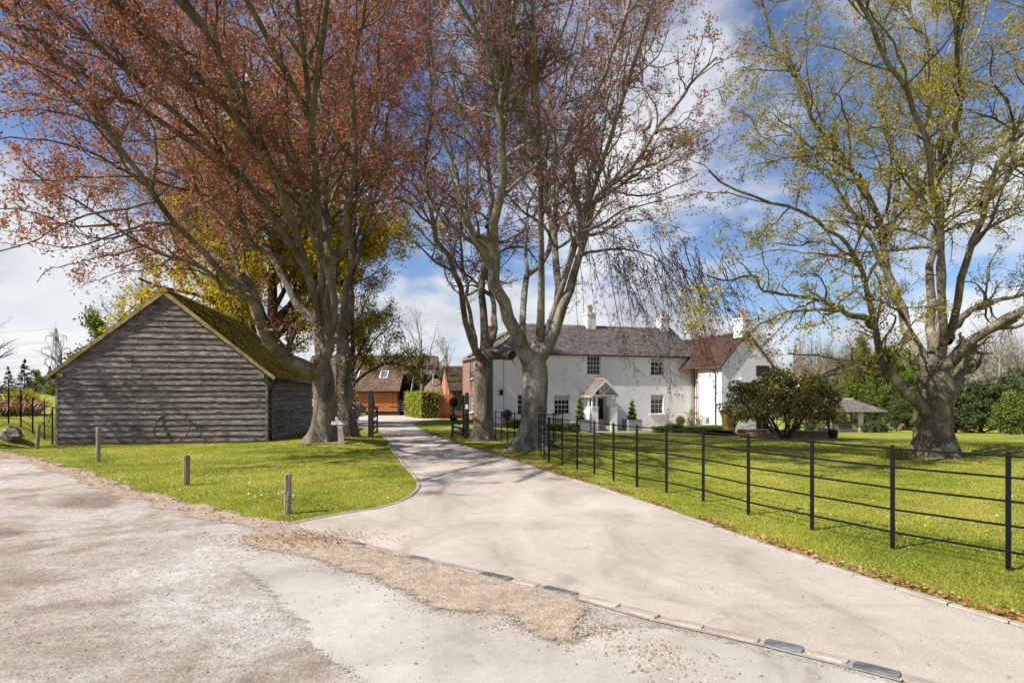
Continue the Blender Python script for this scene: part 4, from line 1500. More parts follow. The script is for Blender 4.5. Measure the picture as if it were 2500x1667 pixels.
# west hip slope running on over the brick rear range
wrun = hipx + ovh
Lw = math.hypot(wrun, run * sl)
tiled('slates', (-ovh, -ovh, e0), (0, 1, 0), WD + 2 * ovh, (wrun, 0, run * sl), Lw, M['slate'], house, 0.26, 0.2, 0.012, rt_, lambda t: (t * run, WD + 2 * ovh))
dk = MB()
rz_ = e0 + run * sl
for pts in ([(-ovh, -ovh, e0), (HL + 0.12, -ovh, e0), (HL + 0.12, HD / 2, rz_), (hipx, HD / 2, rz_)], [(HL + 0.12, HD + ovh, e0), (-ovh, HD + ovh, e0), (hipx, HD / 2, rz_), (HL + 0.12, HD / 2, rz_)],
            [(-ovh, WD + ovh, e0), (-ovh, -ovh, e0), (hipx, HD / 2, rz_), (hipx, WD + ovh, rz_)], [(hipx, HD / 2, rz_), (7.0, HD / 2, e0), (7.0, WD + ovh, e0), (hipx, WD + ovh, rz_)]):
    dk.poly([(x, y, zq - 0.02) for x, y, zq in pts])
dk.build('roof_deck', M['black_wood'], house)
rdg = MB()
for i in range(36):
    x0 = hipx + i * 0.345
    rdg.prism([(HD / 2 - 0.13, rz_ - 0.06), (HD / 2, rz_ + 0.06), (HD / 2 + 0.13, rz_ - 0.06)], x0, x0 + 0.34, 'x')
rdg.build('ridge_tiles', M['slate'], house)
hip_ = MB()
hip_.bar((-ovh, -ovh, e0 + 0.04), (hipx, HD / 2, rz_ + 0.04), 0.16, 0.05)
hip_.build('hip_tiles', M['slate'], house)
MB().box(-ovh, HL + 0.14, -ovh + 0.02, -0.002, HE - 0.075, HE - 0.045).build('soffit', M['white_paint'], house)
MB().box(-ovh, -0.002, 0.0, WD, HE - 0.075, HE - 0.045).build('soffit', M['white_paint'], house)
pipe('gutter', [(-ovh, -ovh - 0.05, e0 - 0.03), (HL + 0.16, -ovh - 0.05, e0 - 0.05)], 0.055, M['gutter'], house)
pipe('drainpipe', [(HL - 0.12, -ovh - 0.05, e0 - 0.06), (HL - 0.12, -ovh - 0.05, e0 - 0.16), (HL - 0.30, -0.07, e0 - 0.45), (HL - 0.30, -0.07, 3.6), (HL - 0.30, -0.07, -1.0)], 0.045, M['grey_pipe'], house)
pipe('cable', [(0.75, -0.012, 4.4), (0.76, -0.012, 2.0), (0.74, -0.012, -0.9)], 0.012, M['gutter'], house, 5)


def chimney(x, y, w, d, z0, z1, m, pots, pot_m):
    c = MB().box(x - w / 2, x + w / 2, y - d / 2, y + d / 2, z0, z1 - 0.16)
    c.box(x - w / 2 - 0.05, x + w / 2 + 0.05, y - d / 2 - 0.05, y + d / 2 + 0.05, z1 - 0.157, z1)
    o = c.build('chimney', m, house)
    for px_, py_, hq in pots:
        p_ = MB().lathe([(0.13, z1), (0.12, z1 + 0.1), (0.10, z1 + hq - 0.08), (0.125, z1 + hq - 0.06), (0.125, z1 + hq), (0.085, z1 + hq), (0.085, z1 + hq - 0.2)], x + px_, y + py_, 14)
        p_.build('chimney_pot', pot_m, o, True)
    return o


M['old_pot'] = simple('old_pot', (0.30, 0.17, 0.10), (0.58, 0.46, 0.30), 9, 0.9, 0.4)
chimney(8.65, HD / 2, 0.72, 0.85, 6.0, 8.05, M['render'], [(-0.12, -0.15, 0.62), (0.14, 0.1, 0.66)], M['old_pot'])
chimney(15.05, HD / 2, 0.70, 0.75, 6.0, 7.95, M['render'], [(-0.1, 0, 0.6), (0.16, 0.1, 0.55)], M['old_pot'])
chimney(1.6, 6.6, 0.6, 0.6, 5.0, 7.15, M['brick'], [(0, 0, 0.75)], M['terracotta'])

# porch
PU, PW, PD = 7.57, 0.97, 1.6
porch = thing('porch', None, None)
porch.parent = house
del porch
porch = [o for o in house.children if o.name.startswith('porch')][0]
pg = -0.86
for sx in (-1, 1):
    x0 = PU + sx * PW
    xa, xb = sorted((x0, x0 - sx * 0.50))
    MB().box(xa, xb, -PD, -PD + 0.34, pg - 0.4, 0.80).build('pier', M['render'], porch)
    MB().box(xa - 0.04, xb + 0.04, -PD - 0.04, -PD + 0.38, 0.803, 0.88).build('coping', M['cream_stone'], porch)
    xs0, xs1 = sorted((x0, x0 - sx * 0.16))
    MB().box(xs0, xs1, -PD + 0.343, -0.003, pg - 0.4, 0.80).build('side_wall', M['render'], porch)
    MB().box(xs0 - 0.03, xs1 + 0.03, -PD + 0.383, -0.003, 0.803, 0.88).build('coping', M['cream_stone'], porch)
    for yy in (-PD + 0.12, -PD + 0.75, -0.10):
        xc = x0 - sx * 0.10
        MB().box(xc - 0.05, xc + 0.05, yy - 0.05, yy + 0.05, 0.883, 1.60).build('post', M['white_paint'], porch)
    xi = x0 - sx * 0.42
    MB().box(xi - 0.045, xi + 0.045, -PD + 0.07, -PD + 0.17, 0.883, 1.60).build('post', M['white_paint'], porch)
MB().box(PU - PW - 0.06, PU + PW + 0.06, -PD + 0.06, -PD + 0.18, 1.603, 1.72).build('tie_beam', M['white_paint'], porch)
for sx in (-1, 1):
    x0 = PU + sx * (PW - 0.10)
    MB().box(x0 - 0.05, x0 + 0.05, -PD + 0.183, -0.003, 1.603, 1.72).build('wall_plate', M['white_paint'], porch)
ap = 2.76
psl = (ap - 1.62) / (PW + 0.18)
fan = MB()
for dx in (-0.42, 0.0, 0.42):
    fan.bar((PU, -PD + 0.12, 1.72), (PU + dx, -PD + 0.12, ap - abs(dx) * psl - 0.15), 0.045, 0.05)
fan.build('gable_struts', M['white_paint'], porch)
prun = PW + 0.22
for sx in (-1, 1):
    xe = PU + sx * prun
    ze = ap - prun * psl
    tiled('tiles', (xe, -PD - 0.22, ze + 0.05), (0, 1, 0), PD + 0.2, (-sx * prun, 0, prun * psl), math.hypot(prun, prun * psl), M['shingle'], porch, 0.16, 0.11, 0.014, rt_)
    dq = MB()
    dq.add([(xe, -PD - 0.20, ze + 0.04), (xe, -0.01, ze + 0.04), (PU, -0.01, ap + 0.04), (PU, -PD - 0.20, ap + 0.04), (xe, -PD - 0.20, ze - 0.01), (xe, -0.01, ze - 0.01), (PU, -0.01, ap - 0.01), (PU, -PD - 0.20, ap - 0.01)],
           [(0, 1, 2, 3), (7, 6, 5, 4), (0, 4, 5, 1), (0, 3, 7, 4), (1, 5, 6, 2)])
    dq.build('roof_deck', M['white_paint'], porch)
    bb_ = MB()
    nseg = 7
    for i in range(nseg):
        t0, t1 = i / nseg, (i + 1) / nseg
        d0, d1 = 0.17 + 0.035 * math.sin(t0 * 9.4), 0.17 + 0.035 * math.sin(t1 * 9.4)
        p0, p1 = xe + (PU - xe) * t0, xe + (PU - xe) * t1
        z0_, z1_ = ze + (ap - ze) * t0 + 0.05, ze + (ap - ze) * t1 + 0.05
        yb = -PD - 0.235
        bb_.add([(p0, yb, z0_), (p1, yb, z1_), (p1, yb, z1_ - d1), (p0, yb, z0_ - d0), (p0, yb + 0.03, z0_), (p1, yb + 0.03, z1_), (p1, yb + 0.03, z1_ - d1), (p0, yb + 0.03, z0_ - d0)],
                [(0, 1, 2, 3), (7, 6, 5, 4), (0, 4, 5, 1), (2, 6, 7, 3)])
    bb_.build('bargeboard', M['white_paint'], porch)
MB().tube([(PU, -PD - 0.1, ap + 0.08), (PU, 0.0, ap + 0.08)], 0.06, 8).build('ridge_tile', M['terracotta'], porch)
lan = MB().lathe([(0.01, 1.98), (0.09, 1.90), (0.10, 1.86), (0.06, 1.70), (0.02, 1.68)], PU - 0.28, -PD + 0.5, 8)
lan.tube([(PU - 0.28, -PD + 0.5, 1.97), (PU - 0.28, -PD + 0.5, 2.3)], 0.008, 5)
lan.build('lantern', M['black'], porch)
dr = MB().box(door[0], door[1], 0.10, 0.15, door[2], door[3])
dro = dr.build('door', M['cream_stone'], house)
MB().box(door[0] + 0.22, door[1] - 0.30, 0.085, 0.098, -0.05, door[3] - 0.16).build('glass_panel', M['glass'], dro)
MB().box(door[0] - 0.42, door[0] - 0.1, -0.02, 0.004, 0.1, 1.5).build('side_light', M['glass'], house)
wl = MB().box(0.48, 0.64, -0.2, -0.05, 1.68, 1.98)
wl.box(0.54, 0.58, -0.13, 0.0, 1.98, 2.04)
wl.prism([(0.46, 1.98), (0.66, 1.98), (0.56, 2.1)], -0.22, -0.03)
wl.build('wall_lantern', M['black'], house)

# right hand wing
WX, WY = 14.1 + 1.3, 41.3 - 42.0
ca, sa = math.cos(HA), math.sin(HA)
wu, wv = WX * ca + WY * sa, -WX * sa + WY * ca          # house-local corner of the wing
WW, WE, WR_, WLn = 4.0, 3.75, 5.95, 10.5
w_gable = wall(WW, (G0 - 0.2, WE), [(2.72, 3.86, 2.95, 3.72), (2.72, 3.80, -0.85, 1.0)], 0.10, [(0, 0, WE), (WW, 0, WE), (WW / 2, 0, WR_ - 0.03)])
w_gable.build('gable_wall', M['render'], house, loc=(wu, wv, 0))
w_left = wall(2.72, (G0 - 0.2, WE), [(0.95, 1.25, -0.35, 0.15)], 0.08)
w_left.build('wing_wall', M['render'], house, loc=(wu, wv + 2.72, 0), rot=(0, 0, -math.pi / 2))
wr_ = MB()
wr_.quad((WW, 0, G0), (WW, WLn, G0), (WW, WLn, WE), (WW, 0, WE))
wr_.build('wing_wall', M['render'], house, loc=(wu, wv, 0))
window(house, wu + 2.72, wv + 0.05, 2.95, 1.14, 0.77, 2, 1, frame=M['brown_frame'], sill=False, sash=False, fw=0.07, bar=0.10)
window(house, wu + 2.72, wv + 0.05, -0.85, 1.08, 1.85, 2, 2, frame=M['brown_frame'], sill=False, sash=False, fw=0.08, bar=0.08)
window(house, wu + 0.05, wv + 2.72 - 0.95, -0.35, 0.30, 0.50, 1, 1, rz=-math.pi / 2, sill=False, sash=False)
# timber framed link between house and wing
A_ = Vector((wu, wv + 2.72, 0))
B_ = Vector((HL, 0.02, 0))
la = math.atan2(B_.y - A_.y, B_.x - A_.x)
ll = (B_.xy - A_.xy).length
lk = wall(ll, (G0, WE), [], 0.0)
lko = lk.build('link_panel', M['cream_stone'], house, loc=(B_.x, B_.y, 0), rot=(0, 0, la + math.pi))
fr = MB()
for x in (0.02, ll * 0.5, ll - 0.12):
    fr.box(x, x + 0.10, -0.05, -0.003, G0, WE)
for zq in (-0.9, 0.35, 1.5, 2.6):
    fr.box(0.12, ll - 0.12, -0.045, -0.003, zq, zq + 0.08)
fr.build('link_frame', M['brown_frame'], lko)
wo_ = 0.22
wsl = (WR_ - WE) / (WW / 2)
we = WE - wo_ * wsl + 0.06
wrn = WW / 2 + wo_
for sx in (-1, 1):
    xe = wu + WW / 2 + sx * wrn
    tiled('roof_tiles', (xe, wv - 0.12, we), (0, 1, 0), WLn, (-sx * wrn, 0, wrn * wsl), math.hypot(wrn, wrn * wsl), M['red_tile'], house, 0.17, 0.11, 0.016, rt_, jit=1.5)
    d = MB().poly([(xe, wv - 0.10, we - 0.02), (xe, wv + WLn - 0.2, we - 0.02), (wu + WW / 2, wv + WLn - 0.2, we + wrn * wsl - 0.02), (wu + WW / 2, wv - 0.10, we + wrn * wsl - 0.02)])
    d.build('roof_deck', M['black_wood'], house)
    vb = MB()
    vb.bar((xe, wv - 0.11, we - 0.05), (wu + WW / 2, wv - 0.11, we + wrn * wsl - 0.05), 0.04, 0.12, up=(0, 0, 1))
    vb.build('verge', M['brown_frame'], house)
rg2 = MB()
for i in range(30):
    y0 = wv - 0.1 + i * 0.34
    rg2.prism([(wu + WW / 2 - 0.12, we + wrn * wsl - 0.05), (wu + WW / 2, we + wrn * wsl + 0.08), (wu + WW / 2 + 0.12, we + wrn * wsl - 0.05)], y0, y0 + 0.33)
rg2.build('ridge_tiles', M['red_tile'], house)
chimney(wu + WW / 2 + 0.0, wv + 0.50, 0.72, 1.0, 5.3, 7.0, M['render'], [(-0.12, -0.1, 0.6)], M['terracotta'])
pipe('gutter', [(wu - 0.24, wv - 0.1, we - 0.02), (wu - 0.24, wv + 2.7, we - 0.02)], 0.05, M['brown_frame'], house)
pipe('drainpipe', [(wu - 0.24, wv + 1.0, we - 0.03), (wu - 0.06, wv + 0.62, we - 0.4), (wu - 0.06, wv + 0.62, -1.1)], 0.04, M['gutter'], house)
sp = MB()
sp.lathe([(0.05, 2.85), (0.11, 2.80), (0.11, 2.75), (0.03, 2.72)], wu + 1.32, wv - 0.22, 8)
sp.tube([(wu + 1.32, wv, 2.86), (wu + 1.32, wv - 0.2, 2.84)], 0.02, 6)
sp.build('flood_lamp', M['white_paint'], house)

# ---------------------------------------------------------------- brick outbuilding behind the house end
ob = thing('brick_outbuilding', 'low orange brick outbuilding with steep tiled roof at the house end', 'outbuilding', (-5.6, 54.6, gz(-5.6, 54.6)), HA)
OW, OE, OR, OL = 4.2, 2.5, 4.6, 6.0
gb = MB()
gb.poly([(0, 0, -0.5), (0, 0, OE), (0, OW / 2, OR), (0, OW, OE), (0, OW, -0.5)])
gb.build('gable_wall', M['orange_brick'], ob)
gb = MB()
gb.quad((0, 0, -0.5), (OL, 0, -0.5), (OL, 0, OE), (0, 0, OE))
gb.build('front_wall', M['brick'], ob)
osl = (OR - OE) / (OW / 2)
for sy in (-1, 1):
    ye = OW / 2 + sy * (OW / 2 + 0.2)
    tiled('roof_tiles', (-0.06, ye, OE - 0.2 * osl + 0.05), (1, 0, 0), OL, (0, -sy * (OW / 2 + 0.2), (OW / 2 + 0.2) * osl), math.hypot(OW / 2 + 0.2, (OW / 2 + 0.2) * osl), M['brown_tile'], ob, 0.17, 0.12, 0.016, rt_)
    MB().poly([(-0.05, ye, OE - 0.2 * osl + 0.03), (OL, ye, OE - 0.2 * osl + 0.03), (OL, OW / 2, OR + 0.03), (-0.05, OW / 2, OR + 0.03)]).build('roof_deck', M['black_wood'], ob)
window(ob, -0.02, 2.5, 0.4, 0.9, 1.3, 2, 3, rz=-math.pi / 2)

# garden door between pier and outbuilding
c = gx(1058, 51.0)
wp = MB().box(-0.26, 0.26, -0.26, 0.26, -0.4, 2.02)
wp.box(-0.30, 0.30, -0.30, 0.30, 2.023, 2.09)
tag(wp.build('brick_pier', M['brick'], None, loc=tuple(c)), 'square brick pier beside the timber garden door', 'pier')
c2 = gx(1068, 51.0)
gd = thing('garden_door', 'orange timber garden door of upright planks next to the brick pier', 'door', tuple(c2), 0.02)
for i in range(9):
    w = 1.14 / 9
    MB().box(i * w + 0.004, (i + 1) * w - 0.004, -0.02, 0.02, 0.03, 1.98).build('plank', M['timber'], gd)
MB().box(-0.06, 1.20, 0.021, 0.06, 0.0, 0.03).build('threshold', M['timber'], gd)
MB().box(-0.09, -0.005, -0.045, 0.045, -0.1, 2.06).build('frame', M['timber'], gd)
MB().box(1.145, 1.22, -0.045, 0.045, -0.1, 2.06).build('frame', M['timber'], gd)
MB().lathe([(0.02, 0.0), (0.035, 0.02), (0.0, 0.04)], 0.62, -0.05, 8).build('knob', M['black'], gd, loc=(0, 0, 1.0))

# ---------------------------------------------------------------- garage with timber doors
ga_o = gx(842, 60.0)
gar = thing('garage', 'timber door garage with long brown tiled roof, two roof lights and an outside stair', 'garage', (ga_o.x, 60.0, gz(ga_o.x, 60.0)), 0.0)
GL = gx(975, 60).x - ga_o.x
GE, GR, GD = 2.15, 5.55, 4.2
bx = MB().box(-4.5, GL, 0.06, 2 * GD, -0.4, GE)
bx.build('wall', M['black_wood'], gar)
nd = 2
x = 0.05
dw = (GL - 0.25) / 2
for dI in range(2):
    d_ = MB().box(x + 0.01, x + dw - 0.01, 0.03, 0.056, 0.02, GE - 0.06).build('garage_door', M['timber'], gar)
    npk = 22
    pm_ = MB().box(0.003, dw / npk - 0.003, 0.0, 0.03, 0.02, GE - 0.06).mesh('plank')
    pm_.materials.append(M['timber'])
    for i in range(npk):
        link('plank', pm_, None, d_, (x + i * dw / npk, 0.0, 0))
    for hx, ln in ((x + 0.05, 0.75), (x + dw - 0.80, 0.75)):
        MB().box(hx, hx + ln, -0.015, -0.003, 0.42, 0.48).build('strap_hinge', M['black'], d_)
    x += dw + 0.03
MB().box(-4.5, 0.02, -0.02, 0.05, 0.02, GE - 0.06).build('door_panel', M['timber'], gar)
MB().box(GL - 0.17, GL + 0.02, -0.08, 0.055, -0.1, GE - 0.02).build('corner_post', M['black_wood'], gar)
gsl = (GR - GE) / GD
ro = 0.35
Lg = math.hypot(GD + ro, (GD + ro) * gsl)
cut = 0.58
RXR = 3.2                                             # how far the upper roof carries on past the stair bay
tiled('roof_tiles', (-4.6, -ro, GE - ro * gsl + 0.12), (1, 0, 0), GL + 4.7, (0, GD + ro, (GD + ro) * gsl), Lg, M['brown_tile'], gar, 0.19, 0.125, 0.016, rt_,
      lambda t: (0.0, GL + 4.7 + (0 if t < cut - 0.12 else RXR * (1 if t > cut else 1.0))))
dk = MB()
dk.poly([(-4.6, -ro, GE - ro * gsl + 0.09), (GL + 0.1, -ro, GE - ro * gsl + 0.09), (GL + 0.1, GD, GR + 0.09), (-4.6, GD, GR + 0.09)])
t0 = cut - 0.12
y0, z0 = -ro + (GD + ro) * t0, GE - ro * gsl + 0.09 + (GD + ro) * gsl * t0
dk.poly([(GL + 0.1, y0, z0), (GL + 0.1 + RXR, y0, z0), (GL + 0.1 + RXR, GD, GR + 0.09), (GL + 0.1, GD, GR + 0.09)])
dk.poly([(-4.6, GD, GR + 0.09), (GL + 0.1 + RXR, GD, GR + 0.09), (GL + 0.1 + RXR, 2 * GD, GE), (-4.6, 2 * GD, GE)])
dk.build('roof_deck', M['black_wood'], gar)
rg3 = MB()
for i in range(int((GL + 4.7 + RXR) / 0.34)):
    rg3.prism([(GD - 0.14, GR + 0.05), (GD, GR + 0.2), (GD + 0.14, GR + 0.05)], -4.6 + i * 0.34, -4.6 + i * 0.34 + 0.33, 'x')
rg3.build('ridge_tiles', M['red_tile'], gar)
pipe('gutter', [(-4.6, -ro - 0.04, GE - ro * gsl + 0.05), (GL + 0.15, -ro - 0.04, GE - ro * gsl + 0.05)], 0.06, M['gutter'], gar)
for px in (867, 938):
    sx_ = gx(px, 61.6).x - ga_o.x - 0.4
    t0, t1 = 0.30, 0.50
    rl = thing('roof_light', None, None)
    rl.parent = gar
    ang_ = math.atan(gsl)
    rl.location = (sx_, -ro + (GD + ro) * 0.34, GE - ro * gsl + 0.14 + (GD + ro) * gsl * 0.34)
    rl.rotation_euler = (ang_, 0, 0)
    wq, hq = 0.80, 1.18
    f = MB()
    f.box(0, 0.07, 0, hq, 0, 0.10).box(wq - 0.07, wq, 0, hq, 0, 0.10).box(0.07, wq - 0.07, 0, 0.07, 0, 0.10).box(0.07, wq - 0.07, hq - 0.07, hq, 0, 0.10)
    f.build('frame', M['white_paint'], rl)
    MB().box(0.07, wq - 0.07, 0.07, hq - 0.07, 0.03, 0.06).build('pane', M['sky_glass'], rl)
# the dark stair bay
bay = MB()
bay.box(GL + 0.06, GL + RXR, 2.3, 2.4, -0.3, GR - 0.9)
bay.box(GL + RXR - 0.05, GL + RXR, -0.2, 2.3, 1.4, 3.6)
bay.build('stair_bay', M['black_wood'], gar)
sxL, sxR = GL + 0.25, GL + 1.15
nst = 14
for i in range(nst):
    yy = -1.3 + i * 0.26
    zq = 0.18 + i * 0.19
    MB().box(sxL - i * 0.012, sxR - i * 0.012, yy, yy + 0.25, zq - 0.04, zq).build('tread', M['black_wood'] if i > 6 else M['old_timber'], gar)
for xq in (sxL - 0.05, sxR + 0.05):
    s_ = MB()
    s_.bar((xq, -1.35, 0.1), (xq - nst * 0.012, -1.3 + nst * 0.26, 0.1 + nst * 0.19), 0.06, 0.26)
    s_.build('stringer', M['black_wood'], gar)
hr_ = MB()
hr_.bar((sxR + 0.06, -1.35, 1.15), (sxR - 0.10, -1.3 + nst * 0.26, 1.1 + nst * 0.19), 0.06, 0.06)
hr_.bar((sxR + 0.06, -1.35, 0.0), (sxR + 0.06, -1.35, 1.15), 0.07, 0.07)
hr_.build('handrail', M['grey_pipe'], gar)
# lower tiled building with flue
lo_o = gx(1022, 57.5)
low = thing('low_building', 'low tiled building with a metal flue behind the laurel hedge', 'outbuilding', tuple(lo_o), 0.0)
LWd = gx(1096, 57.5).x - lo_o.x
MB().box(0, LWd, 0, 4, -0.4, 1.9).build('wall', M['brick'], low)
lr = MB()
lr.add([(-0.2, -0.2, 1.85), (LWd + 0.2, -0.2, 1.85), (LWd + 0.2, 4.2, 1.85), (-0.2, 4.2, 1.85), (1.0, 2, 3.55), (LWd - 1.3, 2, 3.55)], [(0, 1, 5, 4), (1, 2, 5), (2, 3, 4, 5), (3, 0, 4)])
lr.build('roof', M['brown_tile'], low)
pipe('flue', [(1.25, 1.0, 2.3), (1.25, 1.0, 4.0)], 0.07, M['grey_pipe'], low)
MB().lathe([(0.20, 2.55), (0.10, 2.75), (0.08, 2.78)], 1.25, 1.0, 10).build('flashing', M['lead'], low)
# ---------------------------------------------------------------- growing trees
def nrm(a):
    return a / (np.linalg.norm(a, axis=-1, keepdims=True) + 1e-9)


def tubes(P, R, S):
    """tubes along a batch of polylines P (B,N,3) with radii R (B,N)"""
    B, n, _ = P.shape
    T = nrm(np.gradient(P, axis=1))
    ref = np.tile(np.array([0.31, 0.52, 0.79]), (B, n, 1))
    bad = np.abs((T * ref).sum(-1)) > 0.94
    ref[bad] = [1, 0, 0]
    U = nrm(np.cross(T, ref))
    W = np.cross(T, U)
    a = 2 * np.pi * np.arange(S) / S
    V = P[:, :, None] + R[:, :, None, None] * (np.cos(a)[:, None] * U[:, :, None] + np.sin(a)[:, None] * W[:, :, None])
    idx = np.arange(B * n * S).reshape(B, n, S)
    q = np.stack([idx[:, :-1], np.roll(idx, -1, 2)[:, :-1], np.roll(idx, -1, 2)[:, 1:], idx[:, 1:]], -1).reshape(-1, 4)
    return V.reshape(-1, 3), q


def join(parts):
    V, F, b = [], [], 0
    for v, f in parts:
        V.append(v)
        F.append(f + b)
        b += len(v)
    return np.concatenate(V), np.concatenate(F)


def children(P, R, r, dens, tr=(0.2, 1.0), ang=(25, 55), lf=(0.25, 0.5), n=6, rf=0.6, rmax=0.1, up=0.1, wob=0.12, trop=0.02, shape=0.5, lmin=0.2, lmax=99, rtip=0.3, rmin=0.003):
    B, m, _ = P.shape
    Ls = np.linalg.norm(np.diff(P, axis=1), axis=2).sum(1)
    cnt = r.poisson(dens * Ls)
    i = np.repeat(np.arange(B), cnt)
    k = len(i)
    t = tr[0] + (tr[1] - tr[0]) * r.random(k)
    f = t * (m - 1)
    j = np.minimum(f.astype(int), m - 2)
    a = (f - j)[:, None]
    p = P[i, j] * (1 - a) + P[i, j + 1] * a
    tan = nrm(P[i, j + 1] - P[i, j])
    rr = R[i, j] * (1 - a[:, 0]) + R[i, j + 1] * a[:, 0]
    pe = r.normal(size=(k, 3))
    pe = nrm(pe - (pe * tan).sum(1)[:, None] * tan)
    an = np.radians(r.uniform(ang[0], ang[1], k))[:, None]
    d = tan * np.cos(an) + pe * np.sin(an)
    d[:, 2] += up
    d = nrm(d)
    ln = np.clip(Ls[i] * r.uniform(lf[0], lf[1], k) * (1 - shape * t), lmin, lmax)
    out = np.empty((k, n, 3))
    out[:, 0] = p
    st = (ln / (n - 1))[:, None]
    for q in range(1, n):
        d = d + r.normal(0, wob, (k, 3))
        d[:, 2] += trop
        d = nrm(d)
        out[:, q] = out[:, q - 1] + d * st
    r0 = np.clip(rr * rf, rmin, rmax)
    rad = r0[:, None] * (1 - (1 - rtip) * np.linspace(0, 1, n))
    return out, rad


def spline(pts, n):
    P = np.array(pts, float)
    d = np.r_[0, np.cumsum(np.linalg.norm(np.diff(P, axis=0), axis=1))]
    t = np.linspace(0, d[-1], n)
    Pe = np.vstack([2 * P[0] - P[1], P, 2 * P[-1] - P[-2]])
    out = []
    for x in t:
        i = min(np.searchsorted(d, x, 'right') - 1, len(P) - 2)
        u = (x - d[i]) / (d[i + 1] - d[i] + 1e-9)
        a, b, c, e = Pe[i], Pe[i + 1], Pe[i + 2], Pe[i + 3]
        out.append(0.5 * ((2 * b) + (c - a) * u + (2 * a - 5 * b + 4 * c - e) * u * u + (3 * b - a - 3 * c + e) * u ** 3))
    return np.array(out)


def trunk_mesh(path, rads, r, flare=0.5, S=28, lobes=6, n=34, lump=0.04):
    """trunk with root flare and uneven girth"""
    P = spline(path, n)
    d = np.linspace(0, 1, len(rads))
    R = np.interp(np.linspace(0, 1, n), d, rads)
    h = P[:, 2] - P[0, 2]
    a = 2 * np.pi * np.arange(S) / S
    ph = r.uniform(0, 6.28, 4)
    fl = flare * np.exp(-np.maximum(h, 0) / 0.30)
    lob = 0.5 + 0.5 * np.cos(lobes * a + ph[0] + 0.8 * np.sin(2 * a + ph[1]))
    G = R[:, None] * (1 + fl[:, None] * (0.15 + 1.25 * lob[None] ** 2.4))
    G *= 1 + lump * np.sin(3 * a[None] + ph[2] + h[:, None] * 1.1) + lump * 0.8 * np.sin(5 * a[None] + ph[3] - h[:, None] * 2.3) + r.normal(0, lump * 0.22, (n, S))
    V = np.empty((n, S, 3))
    V[..., 0] = P[:, 0, None] + G * np.cos(a)
    V[..., 1] = P[:, 1, None] + G * np.sin(a)
    V[..., 2] = P[:, 2, None]
    idx = np.arange(n * S).reshape(n, S)
    q = np.stack([idx[:-1], np.roll(idx, -1, 1)[:-1], np.roll(idx, -1, 1)[1:], idx[1:]], -1).reshape(-1, 4)
    return V.reshape(-1, 3), q


def leaves_on(P, r, per, spread, size, asp=0.55, tr=(0.15, 1.0), flat=0.0):
    B, m, _ = P.shape
    i = np.repeat(np.arange(B), r.poisson(per, B))
    t = tr[0] + (tr[1] - tr[0]) * r.random(len(i))
    f = t * (m - 1)
    j = np.minimum(f.astype(int), m - 2)
    a = (f - j)[:, None]
    C = P[i, j] * (1 - a) + P[i, j + 1] * a + r.normal(0, spread, (len(i), 3))
    V, F = quads_at(C, size * 1.15, r, flat, asp * 1.35)
    V = V.reshape(-1, 4, 3)[:, :3].reshape(-1, 3)          # one triangle per leaf
    return V, np.arange(len(V)).reshape(-1, 3)


